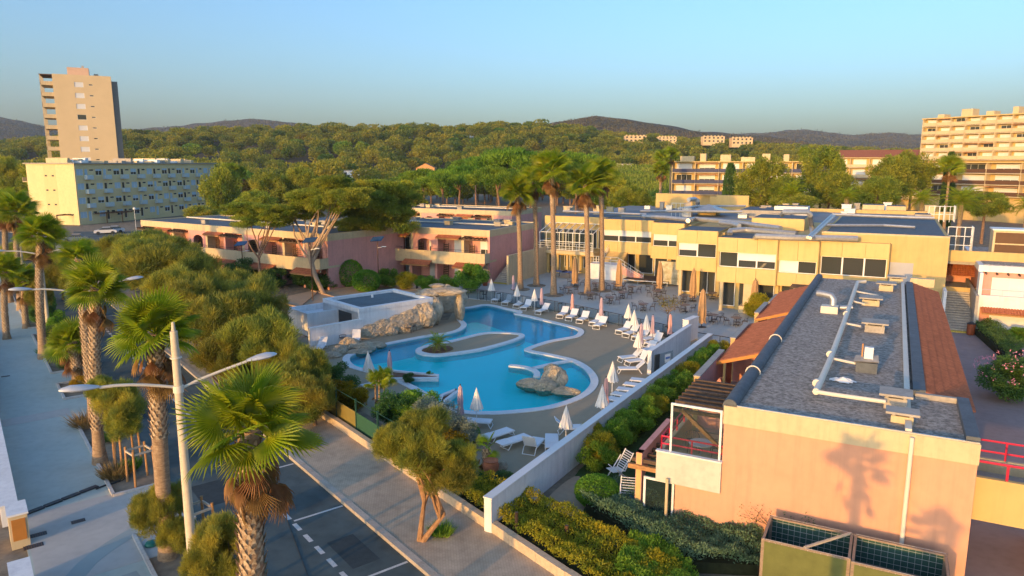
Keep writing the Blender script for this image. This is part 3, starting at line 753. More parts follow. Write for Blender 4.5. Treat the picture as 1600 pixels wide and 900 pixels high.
# ================================================================== right-most pink house with stairs
RP = Frame(G(1535,420,5.4), 28.0)
rp_ = thing('holiday_residence', 'pink house at right edge with white shutters and tile awning', 'building', loc=(*RP.p,0), rz=RP.rot)
w = MB(); w.box(0,12,.02,16,0,5.2)
w.M = I4; facade(w, 0,12,0,5.2,[(.8,3.4,2.7,4.7),(.9,3.9,.05,2.1)]); w.build('wall', m_pink, rp_)
window(rp_, I4, .8,3.4,2.7,4.7,panes=2,blind=.98,y=.0,name='french_window'); window(rp_, I4, .9,3.9,.05,2.1,panes=1,blind=.98,y=.0,name='garage_door')
MB().box(-.25,0,-1.4,.3,0,5.2).build('fin_wall', m_white, rp_); MB().box(-.3,12,-.3,16,5.2,5.75).build('parapet', m_white, rp_); MB().box(.1,11.6,.1,15.6,5.75,5.8).build('roof', m_gravel, rp_)
MB().box(0,12,-1.4,0,2.25,2.6).box(0,12,-1.4,-1.25,2.6,3.3).build('balcony', m_white, rp_)
railing(rp_, I4, [(0,-1.32,3.3),(12,-1.32,3.3)], .5, m_blueb, 1.5, rails=(1.0,))
canopy(rp_, I4, .1,12,-1.2,-2.2,2.3,1.9)
for k in range(14): MB().box(.2+k*.8,.32+k*.8,-.9,.0,5.02,5.16).build('pergola_beam', m_wood, rp_)
st = thing('outdoor_staircase', 'concrete staircase beside the right-most pink house', 'stairs', loc=(*RP.p,0), rz=RP.rot)
for k in range(18): MB().box(-2.6,-.5,-2.6+k*.34,-2.6+(k+1)*.34-.002,0,.165*(k+1)).build('step', M('step_yellow', (.55,.42,.08), .8, .1) if k in (0,17) else m_concrete, st)
MB().box(-2.6,-.5,3.53,8,2.5,2.97).build('landing', m_concrete, st); MB().box(-2.85,-2.62,-2.6,8,0,3.6).build('side_wall', m_white, st); MB().box(-.48,-.28,-2.6,8,0,3.4).build('side_wall', m_concrete, st)
# rooftop plant on it
def roof_ac(loc, rz, label, s=1.0):
    t = thing('rooftop_air_conditioner', label, 'air conditioner', loc=loc, rz=rz)
    MB().box(0,3.2*s,0,2*s,0,2.0*s).build('casing', m_cream, t); MB().box(.15*s,3.05*s,-.03,-.005,.15*s,.95*s).box(.15*s,3.05*s,-.03,-.005,1.05*s,1.85*s).build('coil_grille', m_brown, t)
    MB().box(-.1,3.2*s+.1,-.1,2*s+.1,2.0*s,2.1*s).build('lid', m_whitep, t)
    return t
# ================================================================== restaurant (yellow sawtooth building)
YF = Frame(G(1123,447,0), 28.0)
yb = thing('restaurant_building', 'long yellow two-storey building with stepped facade above the terrace', 'building', loc=(*YF.p,0), rz=YF.rot)
zt, zf, zs, zp = 7.35, 5.95, 4.45, 2.95        # roof edge, fascia foot, sill, panel foot
def U(u, v, z): return YF.l(u, v, z)
units = []
for (ua, va, ub, vb) in ((940,341.5,1021,345),(1021,347,1068,350),(1060,358.5,1121,362),(1123,370.5,1216,375),(1216,374.5,1281,377),(1281,377,1391,380.5)):
    xa_, ya_ = U(ua,va,zt); xb_, yb2 = U(ub,vb,zt); units.append((xa_, xb_, (ya_+yb2)/2))
back = max(u[2] for u in units)+9
core = MB()
for k, (x0, x1, y0) in enumerate(units): core.box(x0+.05, x1+.4, y0+1.6, back+1, 0, zt-.25)
core.build('core_wall', m_ochre, yb)
nwin = (4,3,3,3,3,3)
for k, (x0, x1, y0) in enumerate(units):
    T = TM(0,y0,0); np_ = max(2, round((x1-x0)/2.1)); pw = (x1-x0)/np_
    zf_ = zf-(.55 if k == 4 else 0); zs_ = zs-(.25 if k >= 4 else 0)
    MB().box(x0+.1,x1-.02,y0+.2,y0+6,zt-.2,zt-.06).build('roof', m_bitumen, yb)
    for j in range(np_):
        MB().box(x0+j*pw+.012,x0+(j+1)*pw-.012,y0-.06,y0+.06,zf_,zt).build('fascia_panel', m_yellow, yb)
        if k != 5: MB().box(x0+j*pw+.012,x0+(j+1)*pw-.012,y0-.06,y0+.06,zp,zs_).build('spandrel_panel', m_yellow, yb)
    s = MB(); s.box(x0,x1,y0+.065,y0+.5,zf_+.02,zt-.03).box(x0,x1,y0+.065,y0+1.58,zp+.02,zs_-.02); s.box(x0,x0+.16,y0+.02,y0+1.58,zs_-.02,zf_+.02); s.box(x1-.12,x1,y0+.02,y0+1.58,zs_-.02,zf_+.02); s.box(x0-.05,x0,y0-.04,y0+8,zp,zt-.01); s.box(x1-.001,x1+.04,y0+.1,y0+8,zp,zt-.03)
    s.build('structure', m_ochre, yb)
    for j in range(np_): window(yb, T, x0+.16+j*(x1-x0-.28)/np_, x0+.16+(j+1)*(x1-x0-.28)/np_, zs_, zf_, y=.25, fw=.07, blind=.52 if k < 4 and (j+k) % 4 != 3 else (.0 if k != 4 or j else .98))
    # ground floor: glazing set back, columns in front
    for j in range(np_):
        window(yb, TM(0,y0+1.35,0), x0+.1+j*pw, x0+j*pw+pw*.86, .35, zp-.1, y=.0, fw=.07, panes=2 if j % 2 else 1)
        MB().box(x0+j*pw+pw*.9,x0+j*pw+pw*1.08,y0+1.2,y0+1.58,0,zp).build('pier', m_ochre, yb)
    if k in (2,3): MB().tube([(x0+.5,y0+.15,0),(x0+.5,y0+.15,zp+.01)], .2, 12).build('column', m_cream, yb, True)
    if k == 3: MB().box(x0+2.6,x0+3.4,y0+.1,y0+.5,0,zp+.01).box(x0+2.3,x0+3.9,y0-.3,y0+.9,0,.75).build('column', m_cream, yb)
# blank wall at the right end
xw0, yw0 = U(1391,380,zt); xw1, yw1 = U(1476,360,8.0)
u6 = units[5]
MB().box(u6[0]+.0,xw1,u6[2]+1.0,back+1,0,8.0).build('end_wall', m_ochre, yb)
MB().box(u6[0]+.3,xw1-.3,u6[2]+1.3,back+.6,8.0,8.04).build('roof', m_bitumen, yb)
MB().box(u6[0],xw1,u6[2]+1.0,u6[2]+1.25,8.0,8.15).build('roof_edge', m_cream, yb)
xs0 = U(1391,402,6)[0]; MB().box(xs0,xs0+1.9,u6[2]+.965,u6[2]+.995,2.8,5.6).build('grey_door', M('grey_panel', (.42,.42,.44), .7, .04), yb)
# left wing with upper terrace and conservatory
xl0, yl0 = U(838,425,0); xl1, yl1 = U(940,440,0)
xl1 = units[0][0]; yl = yl0
MB().box(xl0,xl1,yl+1.6,back+1,0,3.0).box(xl0,xl1,yl,yl+1.6,2.55,3.05).build('core_wall', m_ochre, yb)
MB().box(xl0-.3,xl1,yl-.3,yl-.12,2.75,3.15).build('slab_edge', m_cream, yb)
for j in range(6):
    x = xl0+.2+j*(xl1-xl0)/6
    MB().box(x,x+.3,yl,yl+.3,0,2.6).build('pier', m_ochre, yb)
    if j < 6: window(yb, TM(0,yl+1.5,0), x+.5, x+(xl1-xl0)/6-.1, .1 if j % 2 else .8, 2.5, y=.0, panes=2)
wu = thing('conservatory', 'white-framed glass conservatory on upper terrace behind the tall palms', 'conservatory', loc=(*YF.p,0), rz=YF.rot)
nb = 8; bw = (xl1-.6-xl0)/nb
f = MB()
for j in range(nb+1):
    x = xl0+j*bw; f.box(x-.04,x+.04,yl+1.0,yl+1.08,3.05,5.4); f.bar((x,yl+1.04,5.4),(x,yl+4.5,6.4),.08)
for z in (3.1,4.2,5.4): f.box(xl0,xl0+nb*bw,yl+1.0,yl+1.08,z-.04,z+.04)
f.box(xl0,xl0+nb*bw,yl+4.45,yl+4.55,6.35,6.45); f.box(xl0-.04,xl0+.04,yl+1.08,yl+4.5,4.15,4.25)
f.build('frame', m_whitep, wu)
for j in range(nb):
    x = xl0+j*bw
    MB().box(x+.05,x+bw-.05,yl+1.03,yl+1.05,4.26,5.35).build('pane', m_clear, wu); MB().box(x+.05,x+bw-.05,yl+1.03,yl+1.05,3.15,4.15).build('pane', m_clear, wu)
    MB().poly([(x+.05,yl+1.08,5.45),(x+bw-.05,yl+1.08,5.45),(x+bw-.05,yl+4.45,6.4),(x+.05,yl+4.45,6.4)]).build('roof_pane', m_clear, wu)
MB().box(xl0-1,xl1,yl+4.7,yl+9,3.05,7.3).build('upper_wall', m_yellow, yb); MB().box(xl0-.8,xl1,yl+4.9,yl+9,7.3,7.36).build('roof', m_bitumen, yb)
for j in range(7): window(yb, TM(0,yl+4.7,0), xl0+.2+j*1.7, xl0+1.7+j*1.7, 3.1, 5.6, y=-.03, panes=2)
railing(yb, I4, [(xl0-.3,yl-.2,3.15),(xl1-.3,yl-.2,3.15)], .95, m_whitep, 1.0, rails=(1.0,.66,.33), r=.025)
# stairs down from the terrace with landing block
sx0, sy0 = U(962,418,0)
es = thing('terrace_stairs', 'yellow-lit outdoor stairs with white railings beside the upper terrace', 'stairs', loc=(*YF.p,0), rz=YF.rot)
bx0 = U(930,432,0)[0]; bx1 = U(968,438,0)[0]; by = U(948,438,0)[1]
MB().box(bx0,bx1,by,by+2.2,0,2.0).build('landing_block', m_white, es)
for k in range(7): MB().box(bx0+1.0,bx1-.2,by+2.2+k*.3,by+2.2+(k+1)*.3-.003,0,2.0+.16*(k+1)).build('step', M('step_ochre', (.5,.36,.16), .8, .1), es)
for k in range(11): MB().box(bx1+k*.3,bx1+(k+1)*.3-.003,by+.2,by+2.0,0,2.0-.165*(k+1)).build('step', m_concrete, es)
railing(es, I4, [(bx0,by+.05,2.0),(bx1,by+.05,2.0),(bx1+3.3,by+.05,.2)], .95, m_whitep, .9, rails=(1.0,.6,.3), r=.025)
MB().poly([(bx1+.2,by+.1,1.0),(bx1+3.2,by+.1,.1),(bx1+3.2,by+.1,1.0),(bx1+.2,by+.1,2.0)]).build('side_panel', m_pink, es)
railing(es, I4, [(bx0+1,by+2.2,2.0),(bx0+1,by+4.3,3.1)], .95, m_whitep, .9, rails=(1.0,.6,.3), r=.025)
# stage
gx, gy = U(973,443,0)
sg = thing('wooden_stage', 'dark timber stage on white legs in front of the yellow building', 'stage', loc=(*YF.w(gx,gy),0), rz=YF.rot)
for k in range(24): MB().box(0,5.6,k*.16,k*.16+.15,.55,.6).build('plank', m_wood, sg)
lg = MB()
for x in (0.05,1.9,3.7,5.5):
    for y in (.05,3.7): MB().box(x-.03,x+.03,y-.03,y+.03,0,.55).build('leg', m_whitep, sg)
MB().box(0,5.6,-.03,-.002,.47,.56).build('front_rail', m_whitep, sg)
# patterned panel
mo = thing('art_panel', 'white and dark patterned panel in the ground-floor glazing', 'panel', loc=(*GD(1045,433,84)[:2],0), rz=YF.rot)
MB().box(-1.3,1.3,0,.08,.3,3.0).build('board', M('patterned_board', (.62,.52,.25), .7, .6, 1.6, col2=(.75,.68,.5)), mo)
MB().box(-1.36,1.36,-.01,.0,.24,.3).box(-1.36,1.36,-.01,.09,3.0,3.06).box(-1.36,-1.3,-.01,.09,.3,3.0).box(1.3,1.36,-.01,.09,.3,3.0).build('frame', m_dark, mo)
# roof-top volumes and services of the restaurant
rt = MB()
def roofbox(ua, ub, vtop, D, z0, z1, dep, mat, lid=None):
    xa_ = GD(ua, vtop, D); xb_ = GD(ub, vtop, D)
    la = YF.w2l(xa_[0], xa_[1]); lb = YF.w2l(xb_[0], xb_[1])
    o = MB().box(la[0], lb[0], la[1], la[1]+dep, z0, z1).build('roof_block', mat, yb)
    MB().box(la[0]+.1, lb[0]-.1, la[1]+.1, la[1]+dep-.1, z1, z1+.04).build('roof', lid or m_bitumen, yb)
    return o
Z0 = zt-.1
MB().box(xl0,xw1,back+.9,back+26,0,7.0).build('rear_wing', m_cream, yb)
MB().box(xl0+.3,xw1-.3,back+1.2,back+25.7,7.0,7.05).build('roof', M('roof_membrane', (.25,.26,.27), .8, .2, .3, grime=.2), yb)
def zat(v, D): return H + (GD(800, v, D)[2]-H)
for (ua, ub, vt, vb, D, dep, mat) in ((1175,1262,340,357,82,6,m_yellow),(1090,1122,330,342,104,3,m_yellow),(1110,1175,307,318,118,.3,m_ochre),(1120,1175,305,322,116,.25,m_ochre),(1155,1240,328,343,100,8,m_concrete),(1348,1382,320,330,110,3,m_cream),(1385,1416,322,332,108,3,m_cream),(1025,1090,302,322,122,.3,m_ochre),(1170,1480,323,334,116,.4,m_ochre),(1210,1265,322,336,100,3,m_whitep),(1430,1455,335,345,92,3,m_concrete)):
    z1 = zat(vt, D); z0 = min(zat(vb, D), z1-.5)
    roofbox(ua, ub, vt, D, min(z0, 7.0), z1, dep, mat)
# pyramid rooflight
p0 = GD(1107,322,103); l0 = YF.w2l(p0[0], p0[1]); z_ = zat(330,103)
MB().poly([(l0[0]-2.6,l0[1]-2.6,z_),(l0[0]+2.6,l0[1]-2.6,z_),(l0[0],l0[1],z_+1.0)]).poly([(l0[0]+2.6,l0[1]-2.6,z_),(l0[0]+2.6,l0[1]+2.6,z_),(l0[0],l0[1],z_+1.0)]).poly([(l0[0]+2.6,l0[1]+2.6,z_),(l0[0]-2.6,l0[1]+2.6,z_),(l0[0],l0[1],z_+1.0)]).poly([(l0[0]-2.6,l0[1]+2.6,z_),(l0[0]-2.6,l0[1]-2.6,z_),(l0[0],l0[1],z_+1.0)]).build('pyramid_roof', m_zinc, yb)
def ydu(px, z, r, mat=None, name='duct'):
    pts = []
    for q in px:
        x, y = YF.l(q[0], q[1], q[2] if len(q) > 2 else z); pts.append((x, y, q[2] if len(q) > 2 else z))
    return MB().tube(pts, r, 8).build(name, mat or m_zinc, yb, True)
ydu([(1004,338),(1040,340),(1080,344)],7.75,.28); ydu([(1075,345),(1085,342),(1120,345),(1160,349),(1220,357)],7.75,.28); ydu([(1125,348),(1145,350),(1155,353)],7.8,.25)
ydu([(1140,366,7.4),(1141,361,7.7),(1165,359,7.75),(1200,362,7.75),(1245,366,7.75)],7.75,.30); ydu([(1180,372,7.4),(1182,369,7.7),(1230,371,7.75),(1300,372,7.75),(1340,373,7.75)],7.75,.26)
ydu([(1262,371,7.9),(1300,336,8.8)],7.9,.14); ydu([(1266,372,7.9),(1304,337,8.8)],7.9,.14); ydu([(1270,370,7.4),(1268,352,8.4),(1266,336,9.6),(1262,331,9.9),(1225,331,9.9),(1222,335,9.5)],9,.26)
ydu([(1300,335),(1400,339),(1460,341)],8.7,.16); ydu([(1290,352),(1380,352),(1430,355)],8.3,.14); ydu([(1000,330),(1080,330),(1160,331)],8.2,.18); ydu([(880,330),(960,333),(1010,335)],7.7,.14)
ydu([(1090,325,7.2),(1090,314,8.6),(1086,311,8.9),(1076,312,8.9)],8,.34); ydu([(1060,326),(1090,322),(1165,322)],8.0,.16)
rd = random.Random(4)
for k in range(34):
    u = rd.uniform(870,1450); v = rd.uniform(324,345); x, y = YF.l(u, v, 7.1)
    if y < back+1: y = back+rd.uniform(1.5,8)
    s1, s2, s3 = rd.uniform(.5,1.5), rd.uniform(.5,1.2), rd.uniform(.4,1.3)
    o = MB().box(x,x+s1,y,y+s2,7.04,7.05+s3); o.box(x-.08,x+s1+.08,y-.08,y+s2+.08,7.05+s3,7.12+s3)
    o.build('roof_unit', rd.choice((m_cream,m_zinc,m_concrete,m_whitep)), yb)
for k in range(3):    # railing frames
    u = (1450,1466,1020)[k]; x, y = YF.l(u, 346, 7.1); y = max(y, back+1.5)
    railing(yb, I4, [(x,y,7.05),(x+1.8,y,7.05),(x+1.8,y+3,7.05)], 2.0, m_whitep, .6, rails=(1.0,.5), r=.035)
# sloped extract cowl
x, y = YF.l(1240,333,8); 
# wall of the stairs court on the right, tiled link roof
lk = thing('link_passage', 'tiled link passage between the yellow building and the right-most pink house', 'building', loc=(*YF.p,0), rz=YF.rot)
xk, yk = U(1476,420,2.8)
yk = u6[2]+4.5
MB().box(xw1+.02,xw1+7,yk,yk+.3,5.6,6.6).box(xw1+.02,xw1+7,yk,yk+.3,0,3.2).build('wall', m_ochre, lk); MB().box(xw1+.02,xw1+7,yk+.3,yk+6,5.3,5.6).build('ceiling', m_concrete, lk)
tk = MB(); tiles(tk, xw1+.3, xw1+6.6, yk+5, 5.0, yk+2.6, 3.9); tk.build('tile_roof', m_terra, lk)
MB().box(xw1+.02,xw1+7,yk+6,yk+6.2,0,5.6).build('rear_wall', m_pink, lk)
rx, ry = RP.w(1.2,6.5); roof_ac((rx,ry,5.8), RP.rot, 'large cream rooftop air conditioner with brown grille at right edge', 1.25)
wx, wy = RP.w(-4.6,9.0)
t = thing('pipe_rack', 'white tubular frame standing on the roof by the big air conditioner', 'frame', loc=(*RP.w(-.0,7.5),5.8), rz=RP.rot)
railing(t, I4, [(-2.4,0,0),(-.3,0,0),(-.3,2,0)], 2.6, m_whitep, .7, rails=(1.0,.66,.33), r=.04)
# ================================================================== pink residences
f1 = Frame((0,0), 28.0); pc = G(511,366,6.5); ln = 38; f1.az = 33.0; f1 = Frame((0,0), 33.0)
f1.p = (pc[0]-f1.X[0]*ln, pc[1]-f1.X[1]*ln)
lp = residence('long pink residence behind the pines at left, lilac end wall', f1, ln, 13, 'PTPATPATPA', seed=3, roofstuff=10)
f2 = Frame((0,0), 27.0); pc = G(765,360,6.5); ln = 19
f2.p = (pc[0]-f2.X[0]*ln, pc[1]-f2.X[1]*ln)
mp = residence('pink two-storey residence with round clipped shrubs in front', f2, ln, 14, 'PTATP', seed=2, roofstuff=7)
f3 = Frame((0,0), 27.0); pc = G(800,330,6.5); ln = 26
f3.p = (pc[0]-f3.X[0]*ln, pc[1]-f3.X[1]*ln)
residence('rearmost pink residence below the umbrella pines', f3, ln, 12, 'PTAPTPA', seed=5, roofstuff=5, ground=False)
# low service roofs between them
for (ua,ub,v,D,dep,lab) in ((330,470,343,128,14,'low flat-roofed pink wing behind the long pink residence'),(560,640,345,112,10,'low flat-roofed pink wing between the two pink residences')):
    a = GD(ua,v,D); b = GD(ub,v,D); fr_ = Frame((a[0],a[1]), 30); L_ = (b[0]-a[0])/fr_.X[0]; zr = a[2]
    t = thing('low_wing', lab, 'building', loc=(a[0],a[1],0), rz=fr_.rot)
    MB().box(0,L_,0,dep,0,zr-.4).build('wall', m_pink, t); MB().box(-.1,L_+.1,-.1,dep+.1,zr-.4,zr).build('parapet', m_cream, t); MB().box(.2,L_-.2,.2,dep-.2,zr,zr+.02).build('roof', m_bitumen, t)
    for k in range(5): MB().box(1+k*3,2+k*3,3,4,zr,zr+.5).build('roof_vent', m_concrete, t)
# stairs at the end of the middle residence
s2 = thing('outdoor_staircase', 'concrete stairs climbing the end wall of the middle pink residence', 'stairs', loc=(*f2.w(19.4,0),0), rz=f2.rot)
for k in range(17): MB().box(0,2.0,.0+k*.34,(k+1)*.34-.003,0,.17*(k+1)).build('step', MATS['step_yellow'] if k in (0,) else m_concrete, s2)
MB().box(2.02,2.25,-.2,12,0,3.6).build('side_wall', m_cream, s2); MB().box(0,2.0,5.8,12,2.4,2.89).build('landing', m_concrete, s2)
# ================================================================== left apartment block, tower
def block(name, label, fr, L_, D_, h, rows, bays, wallm, balc=True, sidewin=True, z0=0):
    t = thing(name, label, 'building', loc=(*fr.p, z0), rz=fr.rot)
    return t
LB = Frame(G(125,352), 16-90.0)       # X runs along the long shaded face (heading 16), -Y is its outward normal
LB = Frame(LB.p, -74.0)
lb = thing('apartment_block', 'four-storey cream apartment block at left with glowing end wall', 'building', loc=(*LB.p,0), rz=LB.rot)
Lb, Db, hb = 49.0, 14.5, 14.6
w = MB(); bayw = Lb/9; sh = 3.35; ops = []
for r in range(4):
    for b in range(9):
        z = r*sh+.7; x = b*bayw+.5
        ops += [(x,x+1.9,z+.9,z+2.4),(x+2.3,x+3.2,z+.1,z+2.4),(x+3.7,x+4.9,z+1.9,z+2.3)]
w.box(0,Lb,.23,Db,0,hb-.25); facade(w, 0, Lb, 0, hb-.25, ops); w.poly([(0,0,0),(0,0,hb-.25),(0,.25,hb-.25),(0,.25,0)]); w.poly([(Lb,0,0),(Lb,.25,0),(Lb,.25,hb-.25),(Lb,0,hb-.25)])
w.build('wall', M('ivory_render', (.74,.60,.32), .9, .05, .3, .1, 30, grime=.08), lb)
MB().box(-.4,Lb+.4,-.5,Db+.4,hb-.25,hb).build('roof', m_concrete, lb)
rd = random.Random(9)
for r in range(4):
    for b in range(9):
        z = r*sh+.7; x = b*bayw+.5
        window(lb, I4, x,x+1.9,z+.9,z+2.4,kind='blue',blind=rd.choice((.3,.6,.98,.98)),panes=2); window(lb, I4, x+2.3,x+3.2,z+.1,z+2.4,kind='blue',blind=rd.choice((0,0,.98)),name='balcony_door'); window(lb, I4, x+3.7,x+4.9,z+1.9,z+2.3,fw=.03)
        if r:
            if 'lb_balc' not in CACHE:
                CACHE['lb_balc'] = MB().box(0,1.9,-.9,0,-.12,0).box(0,.05,-.9,0,0,.95).box(1.85,1.9,-.9,0,0,.95).box(.05,1.85,-.9,-.86,0.02,.95).mesh('balcony', M('frosted_balustrade', (.50,.60,.62), .4, .05))
            link('balcony', CACHE['lb_balc'], lb, loc=(x+2.0,-.002,z+.02))
for z in (4.6,8.0,11.4):
    for y in (6.2,8.3): MB().box(-.03,-.002,y,y+.7,z,z+.35).build('vent_window', m_dark, lb)
MB().box(-.02,-.001,5.6,9.3,0,hb-.3).build('end_panel', M('end_panel_render', (.68,.54,.28), .9, .05), lb)
for k in range(40):
    x = rd.uniform(1,Lb-1); MB().box(x,x+rd.uniform(.4,1.6),rd.uniform(2,8),rd.uniform(8.5,11),hb,hb+rd.uniform(.4,1.2)).build('roof_unit', rd.choice((m_cream,m_concrete,m_whitep)), lb)
for r in range(1,4):
    MB().box(-.0,2.6,Db,Db+1.5,r*sh,r*sh+.15).box(0,2.6,Db+1.4,Db+1.5,r*sh+.15,r*sh+1.1).build('rear_balcony', m_cream, lb)
    MB().box(Lb,Lb+1.4,1,4,r*sh+.5,r*sh+.65).box(Lb+1.3,Lb+1.4,1,4,r*sh+.65,r*sh+1.6).build('end_balcony', m_cream, lb)
TF = Frame(GD(95,250,215)[:2], -28.0)
tw = thing('apartment_tower', 'tall beige apartment tower rising behind the left block', 'building', loc=(*TF.p,0), rz=TF.rot)
tz = GD(95,115,215)[2]; Lt = 15.0; stt = 3.12
w = MB(); ops = []; nfl = int(tz/stt)
for r in range(nfl): z = tz-1.3-(r+1)*stt+.9; ops += [(Lt*.36,Lt*.36+2.3,z,z+1.5),(Lt*.36+3.7,Lt*.36+4.7,z+.6,z+1.0)]
ops = [o for o in ops if o[2] > .3]
w.box(0,Lt,.23,12,0,tz); facade(w,0,Lt,0,tz,ops); w.build('wall', M('beige_render', (.66,.52,.32), .9, .05, .2), tw)
for k, o in enumerate(ops): window(tw, I4, *o, blind=(.98 if k % 2 == 0 and k//2 != 3 else 0), name='window')
MB().box(Lt+.003,Lt+1.6,2.5,11,0,tz-1.2).build('side_slab', M('grey_render', (.30,.29,.27), .9, .05), tw)
for r in range(nfl):
    z = tz-1.6-r*stt
    MB().box(-3.2,0,.6,11,z-1.6,z-1.4).box(-3.2,-3.05,.6,11,z-1.4,z-.5).box(-3.05,0,.6,.75,z-1.4,z-.5).build('balcony', m_cream, tw)
    MB().box(-.02,-.001,1.5,3.5,z-1.2,z+.9).box(-.02,-.001,5,9,z-1.2,z+.9).build('balcony_window', m_win, tw)
MB().box(-3.3,.2,.5,11.2,tz-.3,tz-.1).build('balcony_roof', m_brown, tw)
for y in (.7,4,7.4,10.8): MB().box(-3.2,-3.0,y-.1,y+.1,0,tz-.3).build('balcony_post', m_cream, tw)
MB().box(Lt*.25,Lt*.62,3,9,tz,tz+2.4).build('lift_house', M('pinkish_render', (.66,.45,.33), .9, .05), tw); MB().box(Lt*.7,Lt*.78,5,7,tz,tz+1.0).box(Lt*.5,Lt*.54,4,4.5,tz+2.4,tz+3.1).build('chimney', m_concrete, tw)
# ================================================================== right apartment blocks
def balcony_block(label, fr, L_, D_, zb, zt_, rows, nb, rail, wallm, seed=1, slab=1.5, roofm=None, hutches=6, first=0):
    rd = random.Random(seed)
    t = thing('apartment_block', label, 'building', loc=(*fr.p, zb), rz=fr.rot)
    h = zt_-zb; sh = h/rows; bw = L_/nb
    MB().box(0,L_,0,D_,-zb-.0,h-.3).build('wall', wallm, t); MB().box(-.3,L_+.3,-slab-.2,D_+.3,h-.3,h).build('roof', roofm or wallm, t)
    for b in range(nb+1): MB().box(b*bw-.1,b*bw+.1,-slab,-.003,0,h-.3).build('partition', m_cream, t)
    for r in range(rows):
        MB().box(-.02,L_+.02,-slab-.05,-.002,r*sh-.18,r*sh).build('balcony_slab', m_cream, t)
        MB().box(0,L_,-slab,-slab+.06,r*sh+.1,r*sh+1.0).build('balustrade', rail, t)
        for b in range(nb):
            window(t, I4, b*bw+bw*.16, b*bw+bw*.84, r*sh+.02, r*sh+sh*.8, y=-.06, panes=2 if bw < 5 else 3, blind=rd.choice((.98,.98,.98,.5,0)), name='balcony_window')
            if rd.random() < .16: MB().box(b*bw+.15,b*bw+bw-.15,-slab-.6,-.1,r*sh+sh*.80,r*sh+sh*.84).build('awning', M('awning_cloth', (.62,.30,.14), .8, .1), t)
    for k in range(hutches):
        x = L_*(k+.3)/max(1,hutches); MB().box(x,x+rd.uniform(1,4),2,5,h,h+rd.uniform(.7,2.2)).build('roof_hut', m_cream, t)
    return t
p = GD(1447,193.8,212); BR = Frame(p[:2], 62.0)
balcony_block('tall yellow apartment block with white balconies at upper right', BR, 40, 12, GD(1447,250,212)[2], p[2]+1.5, 5, 10, M('white_rail', (.64,.50,.30), .6, .05), m_ochre, 3)
p = GD(1452,253,196); BR2 = Frame(p[:2], 62.0)
balcony_block('lower yellow apartment wing with wide dark-railed balconies under the tall block', BR2, 40, 14, GD(1452,302,196)[2], p[2], 3, 5, m_brown, m_ochre, 6, 2.0, hutches=0)
p = GD(1052,252,205); BM = Frame(p[:2], 20.0)
balcony_block('low yellow apartment building with navy balcony rails behind the cypress', BM, 44, 12, GD(1052,303,205)[2], p[2], 3, 7, M('navy_rail', (.05,.06,.13), .6, .1), m_ochre, 8, hutches=8)
p = GD(1300,246,235); BM2 = Frame(p[:2], 25.0)
t = balcony_block('yellow apartment building with red tiled roof between two large trees', BM2, 44, 12, GD(1300,308,235)[2], p[2], 4, 8, MATS['white_rail'], m_ochre, 12, hutches=0, roofm=m_cream)
MB().poly([(-.5,-2,p[2]-GD(1300,308,235)[2]),(44.5,-2,p[2]-GD(1300,308,235)[2]),(44.5,6,p[2]-GD(1300,308,235)[2]+2.4),(-.5,6,p[2]-GD(1300,308,235)[2]+2.4)]).poly([(-.5,6,p[2]-GD(1300,308,235)[2]+2.4),(44.5,6,p[2]-GD(1300,308,235)[2]+2.4),(44.5,14,p[2]-GD(1300,308,235)[2]),(-.5,14,p[2]-GD(1300,308,235)[2])]).build('tiled_roof', m_terra, t)
# ================================================================== walls and fences round the pool
ORD = ['first','second','third','fourth','fifth','sixth','seventh','eighth','ninth','tenth','eleventh','twelfth','thirteenth','fourteenth','fifteenth','sixteenth','seventeenth','eighteenth','nineteenth','twentieth']
def wallbar(name, label, a, b, w, h, mat, cap=.05):
    t = thing(name, label, 'wall', loc=(*a,0))
    d = (b[0]-a[0], b[1]-a[1]); L_ = math.hypot(*d); t.rotation_euler = (0,0,math.atan2(d[1],d[0]))
    MB().box(0,L_,-w/2,w/2,0,h-cap).build('body', mat, t); MB().box(-.03,L_+.03,-w/2-.03,w/2+.03,h-cap,h).build('coping', m_whitep, t)
    return t
PW0 = G(762,777,1.6); PW1 = G(1110,521,1.6)
wallbar('pool_wall', 'long white wall with pale coping running between pool deck and hedge', PW0, PW1, .34, 1.6, m_white)
wallbar('screen_wall', 'shorter white wall beside the pool gate', G(1014,586), G(1076,540), .28, 1.75, m_white)
wallbar('screen_wall', 'white wall return at the terrace corner of the pool', G(1070,535), G(1086,528), .5, 1.9, m_white)
ga = G(1022,590); gb = G(1050,582)
gt = thing('pool_gate', 'glass pool gate with dark frame and white notice', 'gate', loc=(*ga,0), rz=math.atan2(gb[1]-ga[1], gb[0]-ga[0]))
gl_ = math.dist(ga,gb)
MB().box(0,.5,-.03,.03,.05,1.6).build('door_leaf', m_dark, gt); MB().box(.52,gl_,-.015,.015,.1,1.6).build('glass_panel', m_clear, gt); MB().box(gl_*.55,gl_*.85,-.03,-.016,.85,1.45).build('notice', m_whitep, gt); MB().box(gl_*.58,gl_*.82,-.035,-.031,1.1,1.25).build('notice_band', M('notice_blue', (.1,.2,.5), .6), gt)
